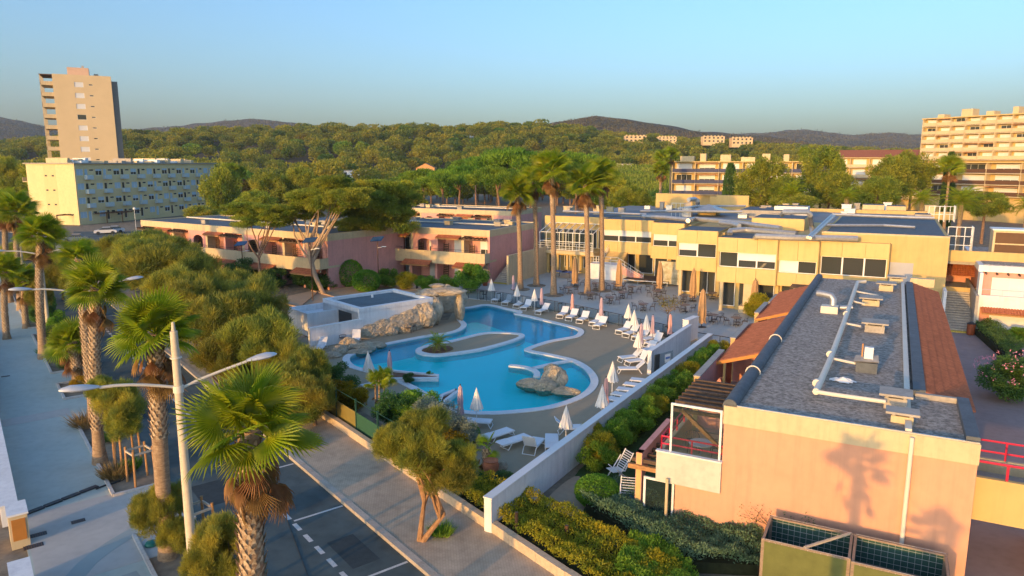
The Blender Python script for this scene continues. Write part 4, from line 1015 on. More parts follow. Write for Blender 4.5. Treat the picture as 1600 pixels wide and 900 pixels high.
# glass fence between deck and terrace
fpx = [(722,466),(760,470),(800,476),(850,485),(900,495),(950,506),(1000,518),(1048,530)]
fp = smooth_loop([G(u,v) for u,v in fpx], 3, False)
gf = thing('glass_fence', 'low glass fence with black rail between pool deck and terrace', 'fence')
for k, (a, b) in enumerate(zip(fp[:-1], fp[1:])):
    MB().bar((*a,1.12),(*b,1.12),.06,.05).build('rail', m_dark, gf)
    MB().bar((a[0],a[1],.58),(b[0],b[1],.58),.012,.95).build('glass_panel', m_clear, gf)
    MB().box(a[0]-.025,a[0]+.025,a[1]-.025,a[1]+.025,.02,1.15).build('post', m_dark, gf)
    if k % 2 == 0:
        q = ((a[0]+b[0])/2,(a[1]+b[1])/2)
        MB().box(q[0]-.22,q[0]-.16,q[1]-.06,q[1]-.02,.1,1.05).box(q[0]+.16,q[0]+.22,q[1]-.06,q[1]-.02,.1,1.05).box(q[0]-.16,q[0]+.16,q[1]-.06,q[1]-.02,.1,.2).box(q[0]-.16,q[0]+.16,q[1]-.06,q[1]-.02,.95,1.05).build('bracket_frame', m_dark, gf)
# terrace edge rail to the right of the pool corner
ea = G(1086,528); eb = G(1165,541)
t = thing('edge_rail', 'low dark rail along the terrace edge by the hedge', 'rail'); MB().bar((*ea,.5),(*eb,.5),.05).build('rail', m_dark, t)
for k in range(5): MB().box(ea[0]+(eb[0]-ea[0])*k/4-.02,ea[0]+(eb[0]-ea[0])*k/4+.02,ea[1]+(eb[1]-ea[1])*k/4-.02,ea[1]+(eb[1]-ea[1])*k/4+.02,0,.5).build('post', m_dark, t)
# street-side plinth with windbreak fence
pl = thing('plinth_wall', 'low cream plinth wall between sidewalk and hotel garden', 'wall', loc=(*rp(15.6,12),0), rz=RD.rot)
for k in range(34): MB().box(-.14,.14,k*1.6+.006,k*1.6+1.594,0,.52+.01*(k%3)).build('block', M('plinth_render', (.60,.46,.32), .9, .08, 2, .1, 50, grime=.25), pl)
wf = thing('windbreak_fence', 'olive mesh windbreak fence with dark posts along the sidewalk plinth', 'fence', loc=(*rp(15.95,24),0), rz=RD.rot)
olive = M('olive_mesh', (.22,.17,.045), .9, .12, 1.5)
for k in range(15):
    y = k*2.5
    MB().box(-.04,.04,y-.04,y+.04,0,2.1).build('post', m_green, wf)
    if k < 14: MB().box(-.012,.012,y+.06,y+2.44,.15,1.35).build('mesh_panel', olive if k > 3 else M('green_mesh', (.03,.10,.06), .9, .1), wf); 
    if k < 14: MB().box(-.008,.008,y+.06,y+2.44,2.0,2.03).build('top_wire', m_green, wf)
for u, v, h in ((807,845,1.2),(885,855,.9)):
    x, y = G(u,v); tag(MB().tube([(0,0,0),(0,0,h)], .07, 8).build('rusty_post', m_brown, None, True, loc=(x,y,0)), 'rusty post in the orange-lit hedge, %s' % ('taller one near the white wall end' if h > 1 else 'shorter one nearer the peach building'), 'post')
# ================================================================== kiosk
KF = Frame(G(561,482.5,2.6), -42.0)
kw = KF.w2l(*G(677,465,2.6))[0]; kd = KF.w2l(*G(504,466,2.6))[1]
kk = thing('pool_kiosk', 'white flat-roofed kiosk beside the artificial rocks', 'building', loc=(*KF.p,0), rz=KF.rot)
w = MB(); w.box(0,kw,.22,kd,0,2.25); facade(w,0,kw,0,2.25,[]); w.M = Matrix.Rotation(-math.pi/2,4,'Z'); w.M = Matrix(((0,1,0,0),(-1,0,0,kd),(0,0,1,0),(0,0,0,1))); facade(w,0,kd,0,2.25,[(kd*.45,kd*.8,.4,2.0)]); w.M = None
w.build('wall', m_white, kk)
pa = MB(); tq = .45; pa.box(0,kw,0,tq,2.2,2.6).box(0,kw,kd-tq,kd,2.2,2.6).box(0,tq,tq,kd-tq,2.2,2.6).box(kw-tq,kw,tq,kd-tq,2.2,2.6); pa.build('parapet', m_white, kk)
MB().box(tq,kw-tq,tq,kd-tq,2.25,2.36).build('roof', M('kiosk_roof', (.13,.17,.19), .7, .15, .7, grime=.2), kk)
MB().box(-.02,-.001,kd*.2,kd*.55,.4,2.0).build('serving_hatch', m_dark, kk)
MB().lathe([(.12,0),(.12,.3),(.05,.35)],8,(kw*.55,kd*.75,2.36)).build('roof_vent', m_whitep, kk)
AF = Frame(G(448,480,1.9), -42.0)
an = thing('changing_hut', 'open-topped white hut at left of the kiosk', 'building', loc=(*G(480,492,1.9),0), rz=KF.rot)
a_ = MB(); a_.box(0,4.2,0,.25,0,2.0).box(0,4.2,3.4,3.65,0,2.0).box(0,.25,.25,3.4,0,2.0).box(3.95,4.2,.25,3.4,0,2.0); a_.build('wall', m_white, an); MB().box(.25,3.95,.25,3.4,.0,1.5).build('inner_roof', m_white, an)
wallbar('garden_wall', 'white wall with curved end in front of the kiosk', G(484,545), G(566,529), .3, 1.7, m_white)
# ================================================================== rocks
def rockmesh(seed, sub=4, amp=.17, flat=.0):
    bm = bmesh.new(); bmesh.ops.create_icosphere(bm, subdivisions=sub, radius=1)
    from mathutils import noise as N
    off = Vector((seed*7.1, seed*3.3, seed*1.7))
    for v in bm.verts:
        d = v.co.normalized()
        k = 1 + amp*N.noise(d*1.4+off) - amp*1.1*abs(N.noise(d*2.6+off)) - amp*.6*abs(N.noise(d*5.5+off)) + amp*.3*N.noise(d*11+off)
        k = min(k, 1.02-.25*amp*N.noise(d*3+off))
        r2 = 0
        v.co = d*(k+r2)
    me = bpy.data.meshes.new('rock'); bm.to_mesh(me); bm.free(); me.materials.append(m_rock)
    return me
RK = [rockmesh(s) for s in range(1,8)]
def rock(px, dim, parent=None, label=None, z=0, k=0, rz=0, name='rock'):
    x, y = G(*px) if len(px) == 2 else px[:2]
    o = link(name, RK[k % 7], parent, loc=(x,y,z), rz=rz, scale=dim)
    if label: tag(o, label, 'rock')
    return o
gr = thing('rock_grotto', 'pale artificial rock grotto with cave opening at the pool', 'rock')
for px, dim, z, k, rz in (((664,512),(1.2,.9,1.25),1.1,0,.3),((680,507),(.8,.8,1.35),1.3,1,.2),((718,500),(.45,1.0,1.45),1.2,2,.4),((698,500),(2.0,1.1,.40),2.72,3,.15),((672,501),(1.5,1.1,.45),2.6,4,.5),((700,487),(2.0,.5,1.6),1.2,5,0),((684,497),(.8,.6,.22),3.12,6,0),((643,516),(1.7,.5,1.15),.8,3,.75),((622,520),(1.9,.42,.95),.7,4,.75),((600,524),(1.6,.45,.9),.6,5,.75),((655,513),(1.1,.55,1.3),.9,6,.7),((580,528),(1.3,.4,.75),.5,1,.75),((610,523),(.8,.5,.6),.3,2,.5),((634,519),(.8,.5,.55),.3,0,.5)):
    rock(px, dim, gr, z=z, k=k, rz=rz)
gr2 = thing('poolside_rocks', 'low cream rocks spilling into the pool at its left end', 'rock')
for px, dim, z, k, rz in (((546,544),(.9,.6,.75),.2,1,.2),((570,546),(1.0,.6,.55),.1,2,.5),((588,542),(.9,.45,.35),.1,0,.2),((530,552),(.8,.6,.5),.15,4,.9),((518,558),(.8,.6,.35),.1,5,.1),((560,551),(1.1,.5,.3),.0,3,.4)): rock(px, dim, gr2, z=z, k=k, rz=rz)
gr3 = thing('lion_rock', 'pale carved rock lying in the shallow pool, like a resting lion', 'rock')
for px, dim, z, k, rz in (((830,603),(1.05,.5,.5),.05,0,-.3),((866,601),(.95,.75,1.0),.35,1,.3),((852,607),(.8,.55,.65),.1,6,.3),((884,614),(1.0,.4,.38),.05,4,-.25),((862,598),(.55,.5,.4),.95,5,.2)): rock(px, dim, gr3, z=z, k=k, rz=rz)
rock((783,732),(.35,.3,.28),None,'small grey boulder near the terracotta pot at the wall',.1,2)
# ================================================================== street lamps
def lamp(s, label, arm=2.2, hh=9.3):
    x, y = rp(5.4, s); t = thing('street_lamp', label, 'street lamp', loc=(x,y,.05), rz=RD.rot, group='double-armed street lamps')
    MB().tube([(0,0,0),(0,0,hh-1.0),(0,0,hh-.35)], [.17,.125,.12], 14).build('pole', m_pole, t, True)
    MB().tube([(0,0,hh-.35),(0,0,hh-.05)], [.07,.05], 10).build('tip', m_pole, t, True)
    MB().tube([(0,0,hh-1.28),(0,0,hh-1.24)], .19, 14).build('collar', m_pvc, t, True)
    za = hh-2.35
    MB().tube([(0,0,za-.12),(0,0,za+.12)], .17, 14).build('bracket', m_pvc, t, True)
    for sx in (-1,1):
        pts = [(sx*(.1+arm*q),0,za+(.08+.42*math.sin(q*1.57)) if sx < 0 else za+.0+.55*q**.8) for q in (0,.2,.4,.6,.8,1.0)]
        a = MB().tube(pts, .05, 8).build('arm', m_pvc, t, True)
        e = Vector(pts[-1]); 
        hd = MB()
        for (q, rx, rz_) in ((0,.06,.05),(.12,.1,.08),(.4,.19,.13),(.75,.22,.14),(1.0,.13,.08),(1.1,.03,.02)):
            i = hd.add([(e.x+sx*q, rx*math.cos(2*math.pi*j/12), e.z+.02+q*.08+rz_*math.sin(2*math.pi*j/12)*(.55 if math.sin(2*math.pi*j/12) < 0 else 1)) for j in range(12)])
            if q:
                for j in range(12): hd.f.append((i-12+j,i-12+(j+1)%12,i+(j+1)%12,i+j))
        hd.build('lamp_head', m_metal, a, True)
    return t
lamp(25.2,'nearest double-armed street lamp, in front of the road'); lamp(47.8,'double-armed street lamp among the left palms, second nearest'); lamp(70.4,'third double-armed street lamp near the left edge'); lamp(93,'farthest double-armed street lamp at the left edge')
def solar(px, top, label):
    x, y = G(*px); hh = GD(top[0], top[1], y)[2]
    t = thing('solar_lamp', label, 'lamp post', loc=(x,y,0))
    MB().tube([(0,0,0),(0,0,hh)], [.06,.045], 8).build('pole', m_brown, t, True); MB().bar((0,0,hh-.9),(.8,-.1,hh-.75),.05).build('arm', m_metal, t); MB().box(.5,1.0,-.22,.02,hh-.78,hh-.70).build('lamp_head', m_metal, t)
    MB().poly([(-.75,-.5,hh-.1),(.55,-.5,hh+.0),(.75,.4,hh+.42),(-.55,.4,hh+.32)]).poly([(-.55,.4,hh+.27),(.75,.4,hh+.37),(.55,-.5,hh-.05),(-.75,-.5,hh-.15)]).build('solar_panel', M('solar_cells', (.04,.09,.18), .25, .1, spec=.6), t)
    return t
solar((489,470),(484,377),'solar lamp post in front of the leaning pine'); solar((592,453),(588,375),'solar lamp post before the middle pink residence'); solar((381,440),(376,382),'solar lamp post standing in the dark shrubs before the left pink residence')
x, y = G(214,372); t = thing('globe_lamp', 'thin lamp post with white globe at corner of left pink residence', 'lamp post', loc=(x,y,0)); hh = GD(214,328,y)[2]
MB().tube([(0,0,0),(0,0,hh)],.05,8).build('pole', m_metal, t, True); MB().lathe([(.02,-.28),(.2,-.2),(.28,0),(.2,.2),(.02,.28)],12,(0,0,hh+.25)).build('globe', m_whitep, t, True)
# ================================================================== beach-side wall and promenade fittings
for s0, s1, lab in ((33.8,75,'long low white wall along the left edge of the promenade'),(18,28.6,'short low white wall at the bottom left corner')):
    t = thing('beach_wall', lab, 'wall', loc=(*rp(.55,s0),0), rz=RD.rot)
    MB().box(-.28,.28,0,s1-s0,-.02,.82).build('body', m_white, t); MB().box(-.33,.33,-.04,s1-s0+.04,.82,.9).build('coping', m_white, t)
t = thing('gate_pier', 'cream gate pier with orange door at the left promenade edge', 'pier', loc=(*rp(.75,31.4),0), rz=RD.rot)
MB().box(-.3,.3,0,1.2,0,1.35).build('pier', m_cream, t); MB().box(-.22,.22,-.03,-.001,.35,1.2).build('door', M('orange_board', (.50,.20,.04), .7, .15), t); MB().box(-.34,.34,-.05,1.25,1.35,1.42).build('cap', m_white, t)
def grate(px, w_, d_, label):
    x, y = G(*px, .06); t = thing('drain_grate', label, 'drain', loc=(x,y,.068), rz=RD.rot)
    f_ = MB().box(0,w_,0,d_,0,.004).build('pan', m_dark, t); n_ = max(3, int(w_/.08))
    for k in range(n_): MB().box(k*w_/n_,k*w_/n_+.03,0,d_,.004,.014).build('bar', M('rusty_iron', (.14,.10,.085), .7, .2, 5), t)
grate((112,820),.5,.32,'small rusty drain grate alone on the pale band'); grate((36,845),.8,.34,'wide rusty drain grate near the gate pier'); grate((37,861),.65,.34,'rusty drain grate below the wide one')
grate((2,590),.5,.3,'rusty drain grate at the far left of the promenade')
t = thing('channel_cover', 'black metal channel cover lying across the promenade', 'drain cover')
for k in range(4):
    a = G(42+28*k, 803-11*k, .07); b = G(42+28*k+26, 803-11*k-10, .07)
    MB().bar((*a,.1),(*b,.1),.26,.05).build('cover_plate', m_dark, t)
cb = [G(150,764,.1),G(165,758,.1),G(185,752,.1),G(200,742,.1),G(205,725,.1),G(200,705,.1)]
tag(MB().tube([(*p,.1) for p in smooth_loop(cb,4,False)],.035,6).build('black_hose', m_dark, None, True), 'black hose curling from the channel cover into planting bed', 'hose')
x, y = G(237,854); tag(MB().lathe([(.22,0),(.25,.05),(.2,.14),(.05,.18)],14,(x,y,.05)).build('green_cap', M('green_plastic', (.02,.16,.12), .5), None, True), 'round green cap on soil near the fan palm trunk', 'cap')
# timber stakes guarding young trees
def stakes(s, n, label, h=1.7, k0=4):
    x, y = rp(n, s); t = thing('tree_guard', label, 'tree guard', loc=(x,y,.05), rz=RD.rot+.2)
    P_ = [(-.45,-.45),(.45,-.45),(.45,.45),(-.45,.45)]
    for a in P_: MB().tube([(a[0],a[1],0),(a[0]*.93,a[1]*.93,h)], .055, 8).build('stake', m_stake, t, True)
    for k in range(4): a, b = P_[k], P_[(k+1)%4]; MB().bar((a[0]*.95,a[1]*.95,h-.2),(b[0]*.95,b[1]*.95,h-.2),.06,.09).build('crosspiece', M('pale_timber', (.50,.42,.32), .8, .1), t)
stakes(34.9,5.6,'timber tree guard nearest the channel cover'); stakes(37.5,5.5,'timber tree guard under the feathery tamarisk by the promenade', 1.9); stakes(27.2,6.1,'timber tree guard at the foot of the near left palm', 1.8); stakes(62.5,5.5,'timber tree guard far up the promenade',1.7); stakes(22.8,6.3,'timber tree guard at the bottom edge beside the street lamp',1.7)
# ================================================================== pool furniture
m_sling = M('white_sling', (.74,.76,.78), .7, .03)
def make_lounger(back):
    t = thing('sun_lounger', 'x', 'sun lounger')
    f = MB(); 
    for x in (-.33,.33): f.box(x-.02,x+.02,0,1.95 if back < .1 else 1.3,.30,.35)
    f.box(-.33,.33,0,.04,.30,.35); f.build('frame', m_whitep, t)
    for x in (-.33,.33):
        MB().bar((x,.15,.32),(x,-.02,.0),.035).build('leg', m_whitep, t); MB().bar((x,1.35,.32),(x,1.6,.0),.035).build('leg', m_whitep, t)
    MB().bar((-.33,-.02,.02),(.33,-.02,.02),.035).bar((-.33,1.6,.02),(.33,1.6,.02),.035).build('stretcher', m_whitep, t)
    MB().box(-.31,.31,.03,1.25,.345,.37).build('seat', m_sling, t)
    c, s_ = math.cos(back), math.sin(back)
    b = MB(); b.M = Matrix.Translation((0,1.27,.355)) @ Matrix.Rotation(back,4,'X'); b.box(-.31,.31,0,.72,-.012,.014); b.box(-.34,-.31,0,.72,-.02,.02).box(.31,.34,0,.72,-.02,.02); b.build('backrest', m_sling, t)
    return t
proto = {a: make_lounger(a) for a in (.03, .75, 1.05)}
used = set()
def lounger(foot, head, back, label, group):
    a = G(*foot); b = G(*head); o = proto[back] if back not in used else copy_tree(proto[back]); used.add(back)
    o.location = (*a, .03); o.rotation_euler = (0,0,math.atan2(b[1]-a[1], b[0]-a[0])-math.pi/2); tag(o, label, 'sun lounger', group)
row = [((772,474),(790,463)),((788,478),(812,466)),((806,482),(831,470)),((817,486),(843,473)),((840,492),(868,483)),((874,498),(898,485)),((888,502),(913,489)),((905,506),(930,493)),((925,510),(955,497)),((931,515),(962,501))]
for k, (a, b) in enumerate(row): lounger(a, b, .75, 'white sun lounger with raised back, %s from the left along the glass fence' % ORD[k], 'loungers along the glass fence')
cl = [((966,523),(1000,512),.75,'first'),((977,528),(1011,517),.75,'second'),((991,533),(1027,524),.75,'third'),((1003,537),(1040,528),.75,'fourth'),((1010,543),(1044,535),1.05,'fifth'),((999,556),(1030,547),.75,'sixth'),((968,566),(1005,562),.75,'seventh'),((979,572),(1012,568),1.05,'eighth'),((966,583),(1010,583),.75,'ninth')]
for a, b, k, o_ in cl: lounger(a, b, k, 'white sun lounger, %s from the glass fence in the cluster by the screen wall' % o_, 'loungers by the screen wall')
fl = [((985,600),(1012,603)),((975,607),(1004,611)),((964,615),(995,619)),((957,622),(988,628)),((950,630),(980,636)),((946,640),(972,645))]
for k, (a, b) in enumerate(fl): lounger(a, b, .03, 'flat white sun lounger in the row against the long wall, %s from the gate' % ORD[k], 'flat loungers against the long wall')
lounger((768,668),(738,666),.03,'flat white sun lounger behind the fringed parasol at the pool\'s near edge',None); lounger((798,680),(757,694),.03,'flat white sun lounger, upper of the pair near the terracotta pot',None); lounger((825,690),(772,707),.03,'flat white sun lounger, lower of the pair near the terracotta pot',None)
lounger((842,694),(818,720),1.05,'white sun lounger with upright back turned to the camera near the wall',None); lounger((862,688),(862,708),.03,'flat white sun lounger cut off by the long wall',None); lounger((918,676),(889,677),.75,'white sun lounger half behind the fringed parasol at the wall',None)
lounger((553,541),(562,527),1.05,'white sun lounger standing by the white garden wall near the rocks',None); lounger((497,552),(508,541),.75,'white sun lounger at the far left of the pool behind the tamarisk',None); lounger((566,612),(590,606),.75,'white and blue sun lounger left of the wedge planter',None)
m_pw = M('parasol_white', (.78,.74,.68), .85, .04, 4); m_pm = M('parasol_mauve', (.50,.36,.40), .85, .08, 4); m_pp = M('parasol_pink', (.66,.36,.32), .85, .06, 4); m_pt = M('parasol_tan', (.45,.27,.13), .85, .12, 5)
def make_parasol(kind):
    t = thing('closed_parasol', 'x', 'parasol')
    if kind == 'fringe':
        c = MB(); n_ = 20
        for q, r_, z in ((0,.02,2.55),(1,.10,2.25),(2,.22,1.75),(3,.33,1.35),(4,.36,1.22)):
            i = c.add([((r_*(1+.22*(j%2)*(q>0)))*math.cos(2*math.pi*j/n_),(r_*(1+.22*(j%2)*(q>0)))*math.sin(2*math.pi*j/n_), z-(.07*(j%2) if q == 4 else 0)) for j in range(n_)])
            if q:
                for j in range(n_): c.f.append((i-n_+j,i+j,i+(j+1)%n_,i-n_+(j+1)%n_))
        c.build('canopy', m_pw, t); MB().tube([(0,0,0),(0,0,2.6)],.022,8).build('pole', m_whitep, t, True); MB().lathe([(.25,0),(.25,.06),(.05,.1)],14).build('base', m_concrete, t)
    else:
        m_ = {'mauve':m_pm,'pink':m_pp,'tan':m_pt}[kind]; s_ = 1.45 if kind == 'tan' else 1
        c = MB(); n_ = 14
        prof = ((.02,2.62),(.09,2.5),(.11,2.2),(.15,1.7),(.13,1.35),(.17,1.05),(.20,.85)) if kind != 'tan' else ((.02,2.5),(.10,2.35),(.16,1.9),(.20,1.3),(.21,.8),(.17,.5),(.24,.38))
        for q, (r_, z) in enumerate(prof):
            i = c.add([(s_*(r_*(1+.3*(j%2)*(q>0)))*math.cos(2*math.pi*j/n_),s_*(r_*(1+.3*(j%2)*(q>0)))*math.sin(2*math.pi*j/n_), s_*(z-(.06*(j%3) if q == len(prof)-1 else 0))) for j in range(n_)])
            if q:
                for j in range(n_): c.f.append((i-n_+j,i+j,i+(j+1)%n_,i-n_+(j+1)%n_))
        c.build('canopy', m_, t); MB().tube([(0,0,0),(0,0,2.68*s_ if kind != 'tan' else 2.55*s_)],.025*s_,8).build('pole', m_dark, t, True)
        MB().lathe([(.3*s_,0),(.3*s_,.06),(.06,.1)],14).build('base', m_dark if kind == 'tan' else m_concrete, t)
        if kind == 'tan': MB().lathe([(.26,0),(.28,.06),(.26,.12)],14,(0,0,1.6)).build('tie_strap', m_pt, t)
        else: MB().lathe([(.03,0),(.05,.05),(.02,.1)],8,(0,0,2.62)).build('finial', m_dark, t)
    return t
PR = {}
def parasol(kind, px, label, h=None):
    o = copy_tree(PR[kind]) if kind in PR else make_parasol(kind); PR.setdefault(kind, o)
    x, y = G(*px); o.location = (x,y,.03); o.rotation_euler = (0,0,random.uniform(0,6)); o.scale = (h or (random.uniform(.84,.92) if kind != 'tan' else random.uniform(.95,1.03)),)*3
    tag(o, label, 'parasol', {'fringe':'white fringed parasols','mauve':'slim closed parasols','pink':'slim closed parasols','tan':'tan parasols on the terrace'}[kind])
for px, lab in (((768,470),'white fringed closed parasol behind the first lounger of the glass fence'),((808,478),'white fringed closed parasol at the second fence lounger'),((835,486),'white fringed closed parasol at the fourth fence lounger'),((981,515),'white fringed closed parasol standing just beyond the glass fence'),((990,527),'white fringed closed parasol at the head of the screen-wall cluster'),((1009,534),'wide white fringed closed parasol between mauve parasols by the screen wall'),((996,563),'white fringed closed parasol in the middle of the screen-wall cluster'),((956,622),'white fringed closed parasol at the flat lounger row'),((940,664),'sunlit white fringed parasol touching the long wall'),((884,697),'sunlit white fringed parasol leaning near the wall, nearest to camera'),((745,667),'sunlit white fringed parasol at the near edge of the pool'),((577,604),'white fringed closed parasol left of the wedge planter')): parasol('fringe', px, lab)
for kd_, px, lab in (('mauve',(802,462),'slim mauve closed parasol by the leftmost tall palm'),('mauve',(846,487),'slim mauve closed parasol at the fifth fence lounger'),('pink',(894,495),'slim pink closed parasol at the sixth fence lounger'),('mauve',(939,505),'slim mauve closed parasol between eighth and ninth fence loungers'),('mauve',(1019,534),'slim mauve closed parasol before the glass fence near the terrace corner'),('pink',(1046,536),'slim pink closed parasol at the corner of the screen wall'),('mauve',(1001,550),'slim mauve closed parasol amid the screen-wall cluster'),('pink',(946,648),'slim pink closed parasol beside the flat lounger row'),('mauve',(720,668),'slim blue-mauve closed parasol at the near pool edge'),('mauve',(610,602),'slim mauve closed parasol standing in the wedge planter')): parasol(kd_, px, lab)
for px, lab in (((898,449),'tan closed parasol between the tall palms'),((967,454),'tan closed parasol in front of the outdoor stairs'),((1030,457),'tan closed parasol in front of the wooden stage'),((1082,471),'tan closed parasol near the white column'),((1096,512),'large tan closed parasol nearest to the pool'),((1177,492),'tan closed parasol beside the hedge at the right end of terrace')): parasol('tan', px, lab)
# terrace tables and chairs
def make_table():
    t = thing('bistro_table', 'x', 'table')
    MB().lathe([(.5,.70),(.52,.715),(.5,.73)],18).build('table_top', M('table_top', (.20,.15,.13), .5, .15, 3), t); MB().tube([(0,0,.03),(0,0,.70)],.04,8).build('pedestal', m_dark, t)
    b = MB()
    for k in range(4): a = k*math.pi/2+.4; b.bar((0,0,.06),(.36*math.cos(a),.36*math.sin(a),.02),.05)
    b.build('foot', m_dark, t); return t
m_chair = M('chair_metal', (.07,.065,.07), .5, .1)
def make_chair():
    t = thing('bistro_chair', 'x', 'chair')
    MB().box(-.22,.22,-.22,.22,.43,.46).build('seat', m_chair, t)
    for sx in (-1,1):
        for sy in (-1,1): MB().tube([(sx*.21,sy*.2,.44),(sx*.25,sy*.26,0)],.016,6).build('leg', m_chair, t)
    b = MB(); b.tube([(.25,.05,.44),(.27,.05,.66),(.27,-.12,.68),(.2,-.26,.76),(0,-.3,.80),(-.2,-.26,.76),(-.27,-.12,.68),(-.27,.05,.66),(-.25,.05,.44)],.018,6)
    for k in range(5): b.tube([(-.14+.07*k,-.2,.46),(-.16+.08*k,-.28,.78)],.010,5)
    b.build('backrest', m_chair, t); return t
tb0 = make_table(); ch0 = make_chair(); nt_ = 0; used_c = [False]
tpx = [(889,459),(900,447),(922,468),(931,452),(952,475),(961,453),(972,467),(987,458),(1005,486),(1023,455),(1026,465),(1037,478),(1068,473),(1070,488),(1112,468),(1112,504),(1147,474),(1150,509)]
tpx.sort()
def chair_at(x, y, rz, label, group):
    o = ch0 if not used_c[0] else copy_tree(ch0); used_c[0] = True
    o.location = (x,y,.05); o.rotation_euler = (0,0,rz); tag(o, label, 'chair', group)
for k, px in enumerate(tpx):
    x, y = G(*px); o = tb0 if k == 0 else copy_tree(tb0); o.location = (x,y,.05); tag(o, 'dark round bistro table, %s from the left on the terrace' % ORD[k], 'table', 'terrace tables')
    a0 = random.uniform(-.3,.3)
    for j, sd in enumerate(('one','second','third','fourth')):
        a = a0+j*math.pi/2+random.uniform(-.2,.2); r_ = random.uniform(.72,.9)
        cx_, cy_ = x+r_*math.cos(a), y+r_*math.sin(a)
        aa = (math.degrees(a) % 360); side = 'right' if aa < 45 or aa >= 315 else 'far' if aa < 135 else 'left' if aa < 225 else 'near'
        chair_at(cx_, cy_, a+math.pi/2+random.uniform(-.3,.3), 'dark metal armchair at %s side of the %s terrace table from the left' % (side, ORD[k]), 'terrace chairs')
for px, rz, lab in (((536,537),.4,'dark metal armchair by the white garden wall'),((581,527),-.3,'dark metal armchair in front of the pale rocks, left one'),((638,521),.2,'dark metal armchair in front of the pale rocks near grotto'),((645,518),1.0,'dark metal armchair tucked beside the grotto rock'),((757,467),2.0,'dark metal armchair alone beyond the glass fence'),((437,460),.3,'dark metal armchair on the court, left of two'),((448,459),.1,'dark metal armchair on the court, right of two')): chair_at(*G(*px), rz, lab, 'poolside chairs')
pp_ = thing('ping_pong_table', 'blue table-tennis table under the yellow building', 'table', loc=(*G(882,434),.05), rz=YF.rot)
MB().box(-1.5,1.5,-.76,.76,.73,.76).build('top', M('blue_table', (.04,.12,.32), .5, .05), pp_); MB().box(-.01,.01,-.8,.8,.76,.9).build('net', m_dark, pp_)
for sx in (-1,1):
    for sy in (-.6,.6): MB().box(sx*1.0-.03,sx*1.0+.03,sy-.03,sy+.03,0,.73).build('leg', m_dark, pp_)
# garden deck chairs
def deck_chair(px, rz, label, tilt=.9):
    t = thing('deck_chair', label, 'chair', loc=(*G(*px),.03), rz=rz, group='slatted deck chairs')
    mw = MB()
    for x in (-.32,.32):
        MB().bar((x,-.5,0),(x,.35,1.1),.04).build('side_frame', m_whitep, t); MB().bar((x,.5,0),(x,-.35,.75),.04).build('leg', m_whitep, t)
    for k in range(9): MB().bar((-.32,-.55+k*.02+.0,.55+k*.005),(.32,-.55+k*.02,.55+k*.005),.025) if False else None
    for k in range(8): MB().box(-.3,.3,-.5+k*.085,-.5+k*.085+.045,.60-.008*k,.62-.008*k).build('slat', m_whitep, t)
    for k in range(9): q = k/8; MB().bar((-.3,.15+q*.42,.56+q*.75),(.3,.15+q*.42,.56+q*.75),.045,.02).build('slat', m_whitep, t)
    MB().bar((-.31,.13,.55),(-.31,.6,1.36),.035).bar((.31,.13,.55),(.31,.6,1.36),.035).build('back_frame', m_whitep, t)
    return t
deck_chair((966,752),-1.1,'white slatted deck chair on the lawn beside clipped shrubs'); deck_chair((980,802),-.2,'white slatted deck chair with blue towel near the peach building')
x, y = G(985,806); tag(MB().box(-.33,.33,-.35,.4,.66,.70).box(-.33,.33,-.40,-.35,.15,.70).build('blue_towel', M('blue_towel', (.03,.22,.55), .9, .1), None, loc=(x,y,.03), rz=-.2), 'bright blue towel hanging over the deck chair', 'towel')
# balcony furniture
bx_, by_ = RB.w(-1.2,1.7); t = thing('balcony_table', 'round grey table on the near balcony with red railing', 'table', loc=(bx_,by_,2.5)); MB().lathe([(.48,.70),(.5,.72),(.48,.74)],24).build('table_top', m_metal, t); MB().tube([(0,0,0),(0,0,.7)],.04,8).build('pedestal', m_metal, t); MB().lathe([(.28,0),(.28,.03)],16).build('foot', m_metal, t)
for dx, dy, rz, lab in ((.75,.25,1.4,'armchair at the right of the round balcony table'),(-.1,.95,3.1,'armchair behind the round balcony table')):
    o = copy_tree(ch0); o.location = (bx_+dx,by_+dy,2.5); o.rotation_euler = (0,0,rz); tag(o, 'dark metal '+lab, 'chair', 'balcony chairs')
# pot with plant root by the wall, bins, bench
x, y = G(767,745); t = thing('terracotta_pot', 'big terracotta pot lying near the pool wall end', 'pot', loc=(x,y,.05)); MB().lathe([(.18,0),(.34,.25),(.4,.55),(.32,.72),(.36,.78),(.3,.78)],18).build('pot', m_terra, t, True)
for px, lab in (((1516,524),'brown litter bin at the foot of the right staircase'),((758,447),'red-brown litter bin by the middle residence')):
    t = thing('litter_bin', lab, 'bin', loc=(*G(*px),.05)); MB().lathe([(.25,0),(.3,.1),(.32,.9),(.3,.95)],14).build('body', M('bin_wood', (.30,.08,.03), .7, .2, 8), t, True); MB().lathe([(.32,.95),(.34,1.0),(.1,1.12)],14).build('lid', m_dark, t, True)
t = thing('park_bench', 'dark slatted bench before the hedge of the middle residence', 'bench', loc=(*G(661,452),.05), rz=-.3)
for k in range(4): MB().box(-.9,.9,-.22+k*.12,-.13+k*.12,.43,.46).build('slat', m_wood, t)
for k in range(3): MB().box(-.9,.9,.26,.29,.55+k*.13,.65+k*.13).build('back_slat', m_wood, t)
for x in (-.8,.8): MB().box(x-.03,x+.03,-.2,.3,0,.43).build('leg', m_dark, t)
